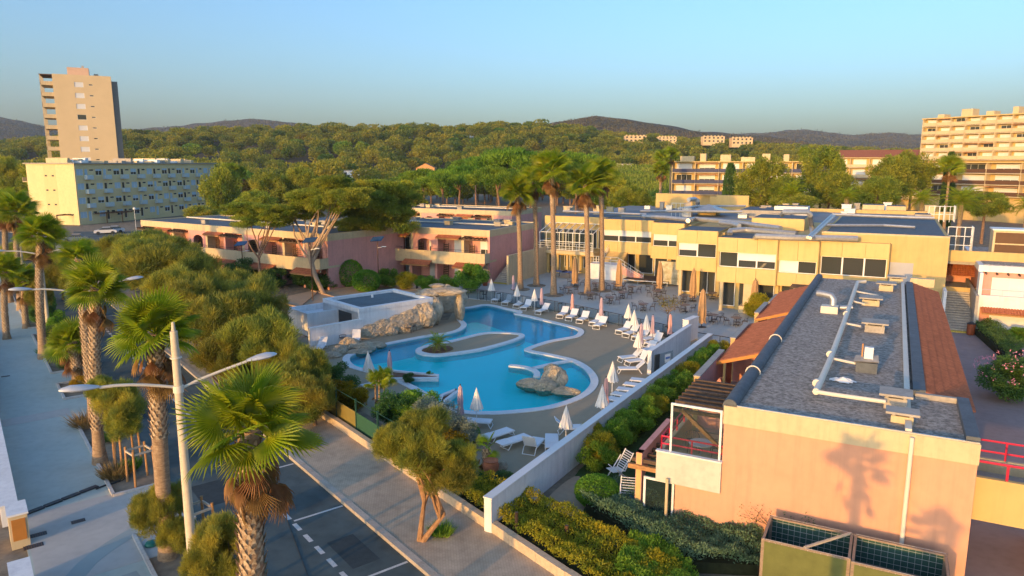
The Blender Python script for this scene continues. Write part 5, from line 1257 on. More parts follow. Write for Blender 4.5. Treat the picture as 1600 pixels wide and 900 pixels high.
# ================================================================== vegetation kit
lf_tam = LEAF('tamarisk_leaf', (.17,.23,.05), (.52,.46,.06), .5, .9, .18)
lf_pine = LEAF('pine_needle', (.18,.28,.04), (.50,.48,.05), .5, .5, .15)
lf_umb = LEAF('umbrella_pine_needle', (.11,.25,.03), (.34,.46,.04), .5, .4, .18)
lf_dark = LEAF('dark_leaf', (.06,.15,.045), (.15,.27,.06), .5, .8, .2)
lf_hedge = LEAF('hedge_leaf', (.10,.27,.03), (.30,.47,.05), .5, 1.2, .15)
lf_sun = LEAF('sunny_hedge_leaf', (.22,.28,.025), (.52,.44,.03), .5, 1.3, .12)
lf_silver = LEAF('silver_leaf', (.20,.26,.20), (.36,.40,.30), .3, 1.5, .1)
lf_rust = LEAF('rusty_leaf', (0.324,0.181,0.009), (0.460,0.336,0.014), .5, 1.3, .1)
lf_forest = LEAF('forest_leaf', (0.065,0.16,0.025), (0.36,0.36,0.03), .5, .06, .45)
lf_palm = LEAF('palm_leaf', (0.20,0.30,0.011), (0.44,0.48,0.02), .55, 1.5, .2, .45, .4)
lf_dead = LEAF('dead_frond', (.20,.10,.035), (.34,.19,.07), .3, 2, .2)
lf_dry = LEAF('dry_grass', (.18,.13,.05), (.32,.23,.09), .3, 2, .1)
m_bark = M('bark', (.16,.11,.075), .95, .3, 4, .7, 20, col2=(.27,.19,.13), dist=.05)
m_pbark = M('pine_bark', (.24,.13,.08), .95, .3, 3, .8, 14, col2=(.34,.22,.15), dist=.06)
m_ptrunk = M('palm_trunk', (.34,.21,.12), .95, .35, 5, .8, 16, col2=(.50,.35,.22), dist=.06, stretch=(1,1,3))
m_pink_fl = M('oleander_flower', (.70,.28,.38), .7, .15)

def quads_mesh(name, V, mat):
    "V: (n,4,3) array of quads"
    n = len(V); me = bpy.data.meshes.new(name)
    me.vertices.add(n*4); me.vertices.foreach_set('co', V.reshape(-1).astype(np.float32))
    me.loops.add(n*4); me.loops.foreach_set('vertex_index', np.arange(n*4, dtype=np.int32))
    me.polygons.add(n); me.polygons.foreach_set('loop_start', np.arange(0, n*4, 4, dtype=np.int32))
    me.update(calc_edges=True); me.materials.append(mat); return me
def unit(a): return a/np.maximum(np.linalg.norm(a, axis=-1, keepdims=True), 1e-6)
def leaves(P, Dn, ln, wd, r):
    "rhombic leaves at P pointing along Dn"
    n = len(P); side = unit(np.cross(Dn, r.normal(size=(n,3)))); nrm = np.cross(Dn, side)
    L_ = (ln*r.uniform(.6,1.3,n))[:,None]; W_ = (wd*r.uniform(.7,1.3,n))[:,None]
    mid = P + Dn*L_*.5 + nrm*L_*.08
    return np.stack([P, mid+side*W_*.5, P+Dn*L_, mid-side*W_*.5], 1)
def clump_pts(r, clumps, n, shell=.5):
    cs = np.array([c[:3] for c in clumps]); rs = np.array([c[3:6] if len(c) > 4 else (c[3],)*3 for c in clumps])
    wts = rs.prod(1)**(2/3); k = r.choice(len(clumps), n, p=wts/wts.sum()); d = unit(r.normal(size=(n,3)))
    rad = (shell+(1-shell)*r.random(n))[:,None]
    return cs[k]+d*rs[k]*rad, d
def crown(kind, seed):
    r = np.random.default_rng(seed); C = []
    if kind == 'tam':            # feathery, radius about 2.5
        for k in range(30):
            d = unit(r.normal(size=3)); q = r.uniform(.45,1)**.5; C.append((*(d*q*np.array([1.9,1.9,1.35])), r.uniform(.45,.85)))
        P, d = clump_pts(r, C, 24000, .3); Dn = unit(d*.6+np.array([0,0,.75])+r.normal(size=P.shape)*.38)
        return quads_mesh('foliage', leaves(P, Dn, .42, .034, r), lf_tam)
    if kind == 'pine':           # tufts at branch ends, radius about 3
        for k in range(44):
            a = r.uniform(0,2*math.pi); q = r.uniform(.15,1)**.6*2.7; z = r.uniform(-.9,1.25)*(1-.25*q/2.7); C.append((q*math.cos(a), q*math.sin(a), z, *(r.uniform(.4,.75)*np.array([1.15,1.15,.6]))))
        P, d = clump_pts(r, C, 20000, .3); Dn = unit(d*.6+np.array([0,0,.7])+r.normal(size=P.shape)*.45)
        return quads_mesh('foliage', leaves(P, Dn, .30, .05, r), lf_pine)
    if kind == 'umb':            # umbrella crown, radius 5
        for k in range(60):
            a = r.uniform(0,2*math.pi); q = r.uniform(0,1)**.5*4.4; z = 1.5*(1-(q/4.9)**2)+r.uniform(-.35,.25); C.append((q*math.cos(a), q*math.sin(a), z, *(r.uniform(.7,1.1)*np.array([1.1,1.1,.6]))))
        P, d = clump_pts(r, C, 17000, .4); Dn = unit(d*.7+np.array([0,0,.6])+r.normal(size=P.shape)*.4)
        return quads_mesh('foliage', leaves(P, Dn, .42, .10, r), lf_umb)
    if kind == 'big':            # dense tall tree, radius 5, height 9
        for k in range(60):
            d = unit(r.normal(size=3)); q = r.uniform(.3,1)**.5; C.append((*(d*q*np.array([4.2,4.2,4.0])), r.uniform(.8,1.5)))
        P, d = clump_pts(r, C, 15000, .45); Dn = unit(d*.7+np.array([0,0,.3])+r.normal(size=P.shape)*.5)
        return quads_mesh('foliage', leaves(P, Dn, .5, .16, r), lf_pine)
    if kind in ('ball', 'sunball', 'silver', 'rust', 'dark'):   # shrub of radius 1
        for k in range(22):
            d = unit(r.normal(size=3)); q = r.uniform(.5,1)**.5; C.append((*(d*q*.72), r.uniform(.22,.4)))
        P, d = clump_pts(r, C, 11000, .35); Dn = unit(d+np.array([0,0,.25])+r.normal(size=P.shape)*.6)
        return quads_mesh('foliage', leaves(P, Dn, .10, .045 if kind != 'silver' else .028, r), {'ball':lf_hedge,'sunball':lf_sun,'silver':lf_silver,'rust':lf_rust,'dark':lf_dark}[kind])
    if kind == 'clip':           # tightly clipped shrub
        d = unit(r.normal(size=(9000,3))); P = d*(.93+.07*r.random((9000,1))); Dn = unit(d+r.normal(size=P.shape)*.7)
        return quads_mesh('foliage', leaves(P, Dn, .11, .06, r), lf_hedge)
    if kind == 'far':            # far tree, radius about 5: a few big domes
        C.append((0,0,.6,3.2,3.2,2.5))
        for k in range(7):
            a = r.uniform(0,6.28); q = r.uniform(1.6,2.9); C.append((q*math.cos(a), q*math.sin(a), r.uniform(-.6,1.6), *(r.uniform(1.5,2.3)*np.array([1,1,.8]))))
        P, d = clump_pts(r, C, 1900, .85); Dn = unit(d*.9+r.normal(size=P.shape)*.45)
        return quads_mesh('crown', leaves(P, Dn, .8, .55, r), lf_forest)
CR = {k: [crown(k, 100+7*i+len(k)) for i in range(n)] for k, n in (('tam',3),('pine',3),('umb',2),('big',2),('ball',2),('sunball',2),('silver',1),('rust',1),('dark',2),('clip',2),('far',5))}
def limb(mb, a, b, r0, r1, bend=.15, n=5, seed=0):
    a, b = Vector(a), Vector(b); rd = random.Random(seed); L_ = (b-a).length; pts = []
    ox, oy = rd.uniform(-bend,bend)*L_, rd.uniform(-bend,bend)*L_
    for k in range(n+1):
        t = k/n; s_ = math.sin(math.pi*t); pts.append(a.lerp(b,t)+Vector((ox*s_,oy*s_,abs(ox)*.3*s_)))
    mb.tube(pts, [r0+(r1-r0)*k/n for k in range(n+1)], 7); return pts
def tree(name, label, loc, kind, crowns, trunk, cat='tree', group=None, bark=None, r0=.18, seed=1, branches=5):
    "crowns: list of (dx,dy,z,sx,sy,sz) relative to the base; trunk: end point of the stem relative to the base"
    t = thing(name, label, cat, loc=(loc[0],loc[1],0), group=group); rd = random.Random(seed)
    mb = MB()
    if trunk:
        for tr_ in (trunk if isinstance(trunk[0], (tuple,list)) else [trunk]):
            pts = limb(mb, (0,0,-.1), tr_, r0, r0*.6, .06, 6, seed)
            for j in range(branches):
                c = rd.choice(crowns); a = rd.uniform(0,6.3); q = rd.uniform(.3,.8)
                limb(mb, pts[-1] if j % 2 else pts[-2], (c[0]+c[3]*1.8*q*math.cos(a), c[1]+c[4]*1.8*q*math.sin(a), c[2]+c[5]*rd.uniform(-.5,.6)), r0*.5, r0*.12, .15, 4, seed+j)
        mb.build('trunk', bark or m_bark, t, True)
    for k, c in enumerate(crowns):
        link('crown', CR[kind][(seed+k) % len(CR[kind])], t, loc=c[:3], scale=c[3:6], rz=rd.uniform(0,6.28))
    return t
def shrub(name, label, px, kind, r, h, cat='shrub', group=None, z=None, seed=1, loc=None):
    x, y = loc if loc else G(*px)
    t = thing(name, label, cat, loc=(x,y,0), group=group)
    MB().tube([(0,0,-.05),(0,0,h*.4)], [.06,.04], 6).build('stem', m_bark, t)
    link('foliage', CR[kind][seed % len(CR[kind])], t, loc=(0,0,h*.52 if z is None else z), scale=(r,r*random.uniform(.9,1.1),h*.54), rz=seed*1.3)
    return t
# ------------------------------------------------------------------ palms
def fan_frond(mat, seed, pet=1.0, rad=.95, droop=.35, nseg=26, closed=1.0):
    rd = random.Random(seed); mb = MB()
    mb.tube([(0,0,0),(pet*.5,0,.05),(pet,0,0)], [.035,.025,.018], 5)
    for k in range(nseg):
        a = R(-118+236*k/(nseg-1))*closed; a2 = R(236/(nseg-1))*.5*closed
        L_ = rad*(1-.22*abs(a)/2.06)*rd.uniform(.92,1.05); zf_ = .035 if k % 2 else -.01
        def pt(ang, q, z): return (pet+math.cos(ang)*L_*q, math.sin(ang)*L_*q, z-droop*(q**2.2)*L_)
        b0 = (pet,0,0); l1 = pt(a-a2,.5,-.012); m1 = pt(a,.5,.03); r1 = pt(a+a2,.5,-.012)
        l2 = pt(a-a2*.55,.78,-.02); m2 = pt(a,.78,.01); r2 = pt(a+a2*.55,.78,-.02); tp = pt(a+rd.uniform(-.03,.03),1.05,-.10*rd.random())
        i = mb.add([b0,l1,m1,r1,l2,m2,r2,tp]); mb.f += [(i,i+2,i+1),(i,i+3,i+2),(i+1,i+2,i+5,i+4),(i+2,i+3,i+6,i+5),(i+4,i+5,i+7),(i+5,i+6,i+7)]
    return mb.mesh('frond', mat)
FG = [fan_frond(lf_palm, s, .88, 1.18, .10+.10*s, 30) for s in range(3)]; FDd = [fan_frond(lf_dead, s+9, .9, .95, .25, 16, .4) for s in range(2)]
def trunk_mesh(h, r0, r1, boots, lean, seed):
    mb = MB(); n = 14; rd = random.Random(seed); pts = []; rs = []
    m = 12
    for k in range(m+1):
        t = k/m; pts.append((lean[0]*t*t, lean[1]*t*t, h*t)); rs.append((r0+(r1-r0)*t)*(1.45-.45*min(1,t*9) if t < .11 else 1))
    mb.tube(pts, rs, 12)
    return mb, pts
def fan_palm(label, loc, h, cr, seed, lean=(0,0), boots=(.3,1.0), nf=30, nd=16, r0=.24, group='fan palms', dead=1.0, r1=.2):
    rd = random.Random(seed); t = thing('fan_palm', label, 'palm tree', loc=(loc[0],loc[1],.03), group=group)
    mb, pts = trunk_mesh(h, r0, r1, boots, lean, seed); mb.build('trunk', m_ptrunk, t, True)
    bt = MB(); rows = int(h*(boots[1]-boots[0])/.13)     # old leaf bases
    for k in range(rows):
        f_ = boots[0]+(boots[1]-boots[0])*k/max(1,rows); z = h*f_; rr = r0+(r1-r0)*f_; cx_, cy_ = lean[0]*f_*f_, lean[1]*f_*f_
        for j in range(9):
            a = 2*math.pi*(j+.5*(k%2))/9+rd.uniform(-.1,.1); c, s_ = math.cos(a), math.sin(a); o = .07+.05*rd.random()
            w_ = .07; b0 = Vector((cx_+c*rr*.95, cy_+s_*rr*.95, z)); tv = Vector((-s_,c,0)); ov = Vector((c,s_,0))
            bt.poly([b0-tv*w_, b0+tv*w_, b0+tv*w_*.3+ov*o+Vector((0,0,.20)), b0-tv*w_*.3+ov*o+Vector((0,0,.20))])
    if rows > 2: stuff(bt.build('leaf_bases', M('palm_boots', (.46,.32,.20), .95, .3, 5, col2=(.74,.58,.40)), t))
    cx_, cy_ = lean
    for k in range(nf):
        el = 1.3-1.65*((k+.5)/nf)**1.1; az = k*2.39996+rd.uniform(-.2,.2)
        o = link('frond', FG[k % 3], t, loc=(cx_,cy_,h-.1+.1*el), rot=(rd.uniform(-.8,.8), -el, az), scale=cr*rd.uniform(.85,1.12)/2.0)
    for k in range(int(nd*dead)):
        az = k*2.39996+rd.uniform(-.3,.3); el = -rd.uniform(.75,1.45)
        link('dead_frond', FDd[k % 2], t, loc=(cx_+.1*math.cos(az),cy_+.1*math.sin(az),h-.25-rd.uniform(0,.9)), rot=(rd.uniform(-.5,.5), -el, az), scale=cr*rd.uniform(.65,1.0)/2.0)
    return t
def at_D(u, D): return ((u-800)/F*D*1.0*math.cos(TH)+0, D) if False else (GD(u, 450, D)[0], D)
def zpix(u, v, D): return GD(u, v, D)[2]
def palm_px(label, u, ubase, vcrown, D, cr, seed, **k):
    zc = zpix(u, vcrown, D); xc = GD(u, vcrown, D)[0]; vb = 255+H*1134/D; xb = GD(ubase, min(vb, 1500), D)[0]
    return fan_palm(label, (xb, D), zc, cr, seed, lean=(xc-xb, 0), **k)
palm_px('nearest fan palm with big green fans and shaggy brown skirt at bottom', 390, 415, 672, 16.2, 1.62, 1, boots=(.35,.97), nd=30, nf=24, r0=.34, r1=.27)
palm_px('second nearest fan palm, left of the nearest street lamp', 243, 268, 522, 24.5, 1.65, 2, boots=(.55,.97), nd=24, r0=.26, r1=.27)
palm_px('fan palm with upright fans behind the second nearest palm at left', 150, 160, 450, 33.0, 1.55, 3, boots=(.2,.97), nd=10, r0=.26, r1=.24)
palm_px('slim fan palm with narrow crown beside the lamp among left palms', 124, 150, 405, 38.0, 1.35, 4, boots=(.2,.97), nd=8, nf=20, r0=.24)
palm_px('short fan palm with drooping fans at the promenade planting bed', 112, 124, 535, 46.0, 1.75, 5, boots=(.1,.97), nd=14, r0=.34, r1=.3)
palm_px('tall fan palm standing before the left apartment block', 64, 70, 368, 52.0, 1.85, 6, boots=(.25,.97), nd=18, r0=.3)
palm_px('fan palm at the left edge, right one of a close pair', 26, 34, 330, 70.0, 2.2, 7, boots=(.3,.97), nd=18, r0=.3)
palm_px('fan palm at the left edge, left one of a close pair', 8, 16, 322, 74.0, 2.2, 8, boots=(.3,.97), nd=18, r0=.3)
palm_px('low fan palm at the left edge below the close pair', 8, 12, 425, 58.0, 1.7, 9, boots=(.1,.97), nd=10)
palm_px('low fan palm left of the promenade lamp with small crown', 38, 42, 440, 62.0, 1.6, 10, boots=(.1,.97), nd=8)
for k, (ub, vb, uc, vc, cr) in enumerate(((813,453,808,302,2.3),(838,447,834,284,2.1),(865,462,861,266,2.5),(918,460,914,288,2.5),(940,455,938,274,2.3))):
    x, y = G(ub, vb); zc = zpix(uc, vc, y); fan_palm('tall fan palm on the terrace, %s from the left of five' % ORD[k], (x,y), zc, cr, 20+k, lean=(GD(uc,vc,y)[0]-x,0), boots=(.72,.97), nd=18, r0=.30, r1=.24, group='tall terrace palms')
    MB().lathe([(1.1,0),(1.15,.06),(.9,.1),(.3,.14)],14,(x,y,.03)).build('soil_ring', m_soil)['kind'] = 'structure'
for k, (u, v, D, cr, lab) in enumerate(((373,268,215,3.2,'left one of two distant palms beyond the apartment block'),(386,272,218,2.8,'right one of two distant palms beyond the apartment block'),(1027,247,190,2.6,'left one of two sunlit palms before the wooded hill'),(1041,243,195,2.6,'right one of two sunlit palms before the wooded hill'),(1026,266,150,2.2,'lower sunlit palm left of the navy-railed building'),(1465,263,150,3.0,'fan palm in front of the tall yellow block'),(1242,240,260,2.6,'small palm rising behind the right tree group'))):
    fan_palm(lab, at_D(u, D), zpix(u, v, D), cr, 40+k, boots=(.9,.95), nd=14, r0=.32, group='distant palms')
def feather_frond(seed, L_=3.0, mat=None):
    rd = random.Random(seed); mb = MB(); n = 26; pts = []
    for k in range(n+1):
        t = k/n; pts.append((L_*(t-.12*t**3), 0, L_*(.28*t-.62*t**2.3)))
    mb.tube(pts[::3]+[pts[-1]], [.04*(1-.8*j/len(pts[::3])) for j in range(len(pts[::3])+1)], 4)
    for k in range(3, n+1):
        t = k/n; p = Vector(pts[k]); w_ = L_*.19*math.sin(min(1,t*1.15+.12)*math.pi*.86)+.06
        for sy in (-1,1):
            tp = p+Vector((w_*.65, sy*w_, -.25*w_)); m_ = p.lerp(tp,.5)+Vector((.035*L_/3,0,.02)); m2_ = p.lerp(tp,.5)-Vector((.035*L_/3,0,-.02))
            mb.poly([p, m_, tp, m2_] if sy > 0 else [p, m2_, tp, m_])
    return mb.mesh('frond', mat or lf_palm)
FF = [feather_frond(s) for s in range(2)]
def feather_palm(label, loc, h, cr, seed, nf=34, r0=.35, group='feather palms', z0=0, name='feather_palm'):
    rd = random.Random(seed); t = thing(name, label, 'palm tree', loc=(loc[0],loc[1],z0), group=group)
    mb = MB(); mb.tube([(0,0,-.1),(0,0,h*.6),(0,0,h)], [r0,r0,r0*1.25], 10); mb.build('trunk', m_ptrunk, t, True)
    for k in range(nf):
        el = 1.25-1.75*((k+.5)/nf); link('frond', FF[k % 2], t, loc=(0,0,h-.05), rot=(rd.uniform(-.2,.2), -el, k*2.39996), scale=cr*rd.uniform(.85,1.08)/3.0)
    return t
for k, (u, v, D, cr, lab) in enumerate(((1227,303,128,3.4,'feather palm with orange lower fronds behind the yellow building, left'),(1312,308,128,2.6,'smaller feather palm behind the yellow building, second from left'),(1428,313,122,2.8,'feather palm behind the roof pipes, third from left'),(1488,316,112,3.8,'largest feather palm with hanging fronds at right'),(1590,322,125,2.6,'feather palm at the right edge below the yellow block'))):
    x, y = at_D(u, D); feather_palm(lab, (x,y), zpix(u,v,D), cr, 60+k, nf=44)
x, y = G(684,549); feather_palm('small cycad with stiff dark fronds on the pool peninsula', (x,y), .55, 1.25, 77, nf=30, r0=.18, group='cycads', z0=.08, name='cycad')
x, y = G(596,650); 
for k, (u, v, vt) in enumerate(((594,652,595),(602,648,592),(588,650,598))):
    x, y = G(u, v); fan_palm('young thin palm between pool loungers and fence, %s of three' % ('right','middle','left')[k], (x,y), max(1.4,zpix(u,vt,y)), .8, 90+k, boots=(.9,.95), nf=10, nd=2, r0=.07, r1=.05, group='young palms')
x, y = G(760,735); fan_palm('small dying palm with orange fronds by the terracotta pot', (x,y), 1.1, .9, 95, nf=6, nd=10, r0=.16, r1=.15, boots=(.1,.95), group='young palms')
# ------------------------------------------------------------------ trees and shrubs near the road
def tpx(u, v): return G(u, v)
def tam(label, base, crowns_px, seed, trunk=True, r0=.14, kind='tam', D=None, **k):
    "crowns_px: (u, v, half width in px, half height in px)"
    x, y = G(*base); C = []
    for (u, v, hw, hh, *dd) in crowns_px:
        D_ = y+(dd[0] if dd else 0); p = GD(u, v, D_); s_ = D_/1134; C.append((p[0]-x, p[1]-y, p[2], hw*s_/2.5, hw*s_/2.5, hh*s_/1.9))
    zc = min(c[2]-c[5]*1.2 for c in C)
    return tree('tamarisk' if kind == 'tam' else 'pine_tree', label, (x,y), kind, C, (C[0][0]*.5,C[0][1]*.5,max(.5,zc)) if trunk is True else trunk, seed=seed, r0=r0, **k)
tam('feathery tree leaning over the sidewalk with forked orange trunk', (655,850), ((650,700,62,42),(695,740,55,38,-.3),(620,690,45,34,.4),(665,665,50,30,.8),(720,715,40,32,.2)), 11, trunk=[(.2,.2,1.6),(1.0,-.1,1.3)], r0=.13, bark=M('tamarisk_bark', (.36,.20,.10), .95, .25, 5, .6, 18), branches=6)
tam('broad olive-green tamarisk at far left of the pool garden', (262,505), ((250,415,75,40),(215,400,45,30,1),(300,425,50,34,-1)), 12)
tam('golden tamarisk in front of the dark shrubs, middle of the row', (345,575), ((335,500,70,45),(370,485,50,35,1.2),(300,470,48,36,1.5)), 13)
tam('grey-gold tamarisk beside the white hut', (420,610), ((405,535,68,52),(440,560,48,42,-1)), 14)
tam('low tamarisk at the corner of the olive fence', (462,655), ((450,600,58,42),(480,575,40,36,1)), 15)
tam('young tamarisk tied between timber stakes by the promenade', (182,742), ((182,630,44,40),(195,665,34,26,-.3),(160,610,26,26)), 16, r0=.05, branches=3)
tam('bushy tamarisk at the foot of the second palm', (262,872), ((238,800,44,40),(265,780,38,36,.4),(275,835,36,34,-.3)), 17, r0=.06)
tam('tamarisk at bottom centre-left behind the near lamp post', (345,985), ((345,850,52,52),(320,885,45,38,-.3),(385,900,40,45)), 18, r0=.06)
tam('small tamarisk further along the promenade planting bed', (60,515), ((62,458,22,26),), 19, r0=.05)
tam('wind-bent tamarisk beyond the road before the parking area', (150,440), ((185,390,40,26),(140,400,35,25,3)), 20)
tam('grey-green tamarisk left of the long pink residence', (205,455), ((235,385,45,30),(270,395,45,28,-2)), 21)
tam('feathery tamarisk behind the second palm, over the sidewalk', (305,548), ((300,470,58,44),(270,450,44,36,1.5)), 22)
tam('dense tamarisk left of the white hut, behind the grey-gold one', (385,545), ((385,470,60,42),(420,490,45,36,-1),(360,450,42,32,2)), 23)
tam('tamarisk spilling over the olive fence beside the rusty shrub', (492,668), ((490,618,44,36),(470,640,36,28,-.6)), 24)
tam('tamarisk beside the road before the dark shrubs', (225,470), ((220,420,52,36),(195,408,36,28,2)), 25)
tam('tamarisk at the sidewalk between second palm and grey-gold tree', (345,615), ((350,555,50,40),(380,590,40,32,-.8)), 26)
for k, (s_, n_, rr, hh, kind, lab) in enumerate(((44,5.9,.8,1.3,'dark','dark shrub at the near end of the far planting bed'),(58.5,5.4,1.0,1.6,'dark','dark shrub behind the short fan palm'),(61,6.0,1.2,1.8,'ball','green shrub under the tall left palm'),(66,5.6,1.2,2.0,'dark','dark shrub beside the third street lamp'),(70.5,5.9,1.3,2.2,'ball','green shrub beyond the third street lamp'),(77,5.5,1.4,2.2,'dark','dark shrub under the close pair of palms'),(82,5.9,1.5,2.6,'ball','green shrub left of the close palm pair'),(88,5.5,1.5,2.6,'dark','farthest dark shrub of the promenade bed'),(52.2,5.4,.7,1.0,'rust','rusty shrub in the small planting bed'))):
    shrub('shrub', lab, None, kind, rr, hh, loc=rp(n_, s_), seed=k)
tam('tamarisk bending over the road at far left', (98,468), ((95,430,34,24),(120,440,28,20,-2)), 27)
tam('tamarisk beside the road before the parked cars', (128,432), ((135,405,34,20),(105,410,28,18,3)), 28)
tam('far tamarisk at the left end of the road', (62,412), ((60,390,30,18),(30,395,30,18,4)), 29)
# dark shrubs between tamarisks and left residence
for k, (u, v, rr, hh, kind, lab) in enumerate(((395,440,2.6,3.4,'dark','dark shrub under the left pine'),(360,452,2.8,3.2,'dark','dark shrub before the left residence balconies'),(430,450,2.0,2.4,'dark','dark hedge shrub at the court corner'),(320,460,2.6,3.0,'dark','dark shrub behind the golden tamarisk'),(455,440,2.4,2.0,'dark','low dark hedge by the leaning pine'),(545,447,1.7,3.0,'clip','round clipped shrub at end wall of the long residence'),(573,455,1.6,2.3,'clip','round clipped shrub right of the pine trunk'),(606,450,1.6,2.5,'ball','shrub before the left loggia of the middle residence'),(637,452,1.5,2.1,'sunball','yellowish clipped shrub before the middle residence'),(668,455,1.5,2.0,'ball','clipped shrub behind the bench'),(698,457,1.6,1.9,'ball','clipped shrub right of the bench'),(735,458,2.4,3.6,'ball','large leafy shrub beside the residence stairs'),(505,452,2.6,1.8,'dark','low hedge behind the leaning pine'),(480,447,2.0,2.0,'dark','low hedge left of the round clipped shrub'),(285,470,2.5,2.6,'dark','dark shrub behind the broad tamarisk'))):
    shrub('shrub', lab, (u,v), kind, rr, hh, seed=k)
for k, (u, v, rr, hh, kind, lab) in enumerate(((530,618,1.5,2.2,'dark','dark grey-green shrub at left end of the pool'),(515,640,1.5,1.7,'rust','rusty orange shrub beside the olive fence'),(545,640,1.3,1.6,'rust','rusty shrub under the dark grey-green one'),(620,672,1.5,2.2,'dark','dark green shrub inside the fence by the young palms'),(655,670,1.6,2.3,'ball','green shrub between wedge planter and silver shrub'),(672,690,1.7,2.2,'silver','silver-leaved shrub at the near pool edge'),(715,700,1.2,1.7,'silver','silver shrub beside the blue-mauve parasol'),(698,712,1.2,1.4,'rust','rusty shrub below the silver ones'),(733,690,.6,.9,'clip','small bright green shrub beside the fringed parasol'),(640,598,.5,.7,'dark','small dark plant in the wedge planter'),(672,588,.3,.4,'ball','tiny green plant at the tip of the wedge planter'),(780,765,1.1,.7,'dark','low dark ground plant at the wall end'),(740,770,1.0,.9,'dark','low shrub behind the sidewalk plinth near the wall end'))):
    shrub('shrub', lab, (u,v), kind, rr, hh, seed=k+3)
# hedge along the long white wall
wd_ = (PW1[0]-PW0[0], PW1[1]-PW0[1]); wl = math.hypot(*wd_); ux, uy = wd_[0]/wl, wd_[1]/wl
for k in range(16):
    q = 8.6+k*1.42; off = 1.1; x, y = PW0[0]+ux*q+uy*off, PW0[1]+uy*q-ux*off
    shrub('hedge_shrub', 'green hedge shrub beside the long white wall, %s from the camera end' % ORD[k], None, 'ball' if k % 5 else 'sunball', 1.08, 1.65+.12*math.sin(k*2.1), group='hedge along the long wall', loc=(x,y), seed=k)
for k, (u, v, rr, hh, kind, lab) in enumerate(((932,735,.95,1.5,'ball','leafy shrub with orange top at near end of the wall hedge'),(933,790,.95,1.25,'clip','clipped green shrub in front of the deck chair'),(925,702,.7,1.6,'sunball','golden-topped shrub behind the clipped shrubs'))): shrub('shrub', lab, (u,v), kind, rr, hh, seed=k+1)
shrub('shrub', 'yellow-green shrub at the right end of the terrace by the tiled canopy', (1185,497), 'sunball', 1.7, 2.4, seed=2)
# ground-cover hedges in the near right corner
def hedge(label, pts, h, n, mat, leaf, seed, name='hedge'):
    r = np.random.default_rng(seed); Ps = np.array(pts); mn, mx_ = Ps.min(0), Ps.max(0); out = []
    def inside(q):
        c = np.zeros(len(q), bool)
        for a, b in zip(Ps, np.roll(Ps,-1,0)):
            cond = ((a[1] > q[:,1]) != (b[1] > q[:,1])); xi = (b[0]-a[0])*(q[:,1]-a[1])/(b[1]-a[1]+1e-9)+a[0]; c ^= cond & (q[:,0] < xi)
        return c
    P = r.uniform(mn, mx_, (n*3,2)); P = P[inside(P)][:n]
    wob = .22*np.sin(P[:,0]*2.1+seed)*np.sin(P[:,1]*1.7)+.14*np.sin(P[:,0]*5.3)*np.cos(P[:,1]*4.7+seed)
    z = (h*(1+wob))*(1-.35*r.random(len(P))**2.2); P3 = np.column_stack([P, z])
    t = thing(name, label, 'hedge'); Dn = unit(np.array([0,0,.6])+r.normal(size=P3.shape)*.75)
    stuff(link('foliage', quads_mesh('foliage', leaves(P3, Dn, leaf[0], leaf[1], r), mat), t))
    bm = MB(); bm.prism([tuple(p) for p in Ps.mean(0)+(Ps-Ps.mean(0))*.93], 0, h*.5); bm.build('inner_twigs', M('hedge_core', (.025,.03,.012), 1, .3, 6), t)
    return t
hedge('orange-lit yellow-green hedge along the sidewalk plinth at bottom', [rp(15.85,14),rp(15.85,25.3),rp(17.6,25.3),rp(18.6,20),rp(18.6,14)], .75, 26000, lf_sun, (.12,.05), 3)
hedge('silvery green ground-cover hedge at the foot of the peach building', [G(905,800),G(960,770),G(1060,818),G(1185,850),G(1195,905),G(1090,900),G(1000,860)], .85, 26000, LEAF('teal_leaf', (.10,.19,.10), (.20,.30,.16), .3, 1.5, .1), (.11,.045), 5)
hedge('bright green low shrub mass at the bottom edge', [G(985,860),G(1050,880),G(1090,930),G(1020,960),G(960,920)], .8, 12000, lf_hedge, (.12,.05), 6)
hedge('trimmed green hedge beside the right staircase', [G(1520,522),G(1545,516),G(1600,560),G(1575,572)], 1.1, 11000, lf_dark, (.12,.06), 7)
# oleander with pink flowers
x, y = G(1575,625); t = shrub('oleander', 'oleander bush with pink flowers at right edge', None, 'dark', 2.1, 2.9, loc=(x,y), seed=1)
rr_ = np.random.default_rng(5); d = unit(rr_.normal(size=(85,3))); d[:,2] = np.abs(d[:,2]); Pf = d*np.array([2.05,2.05,1.45])*rr_.uniform(.93,1.06,(85,1))+np.array([0,0,1.6])
Q = np.repeat(Pf,5,0)+rr_.normal(size=(425,3))*.06; stuff(link('flowers', quads_mesh('flowers', leaves(Q, unit(rr_.normal(size=Q.shape)), .10, .08, rr_), m_pink_fl), t))
for k, (u,v) in enumerate(((1600,480),(1590,535))): shrub('shrub', 'leafy shrub at the right edge, %s the pink house awning' % ('beside','below')[k], (u,v), 'ball', 1.4, 2.6 if k == 0 else 1.3, seed=k)
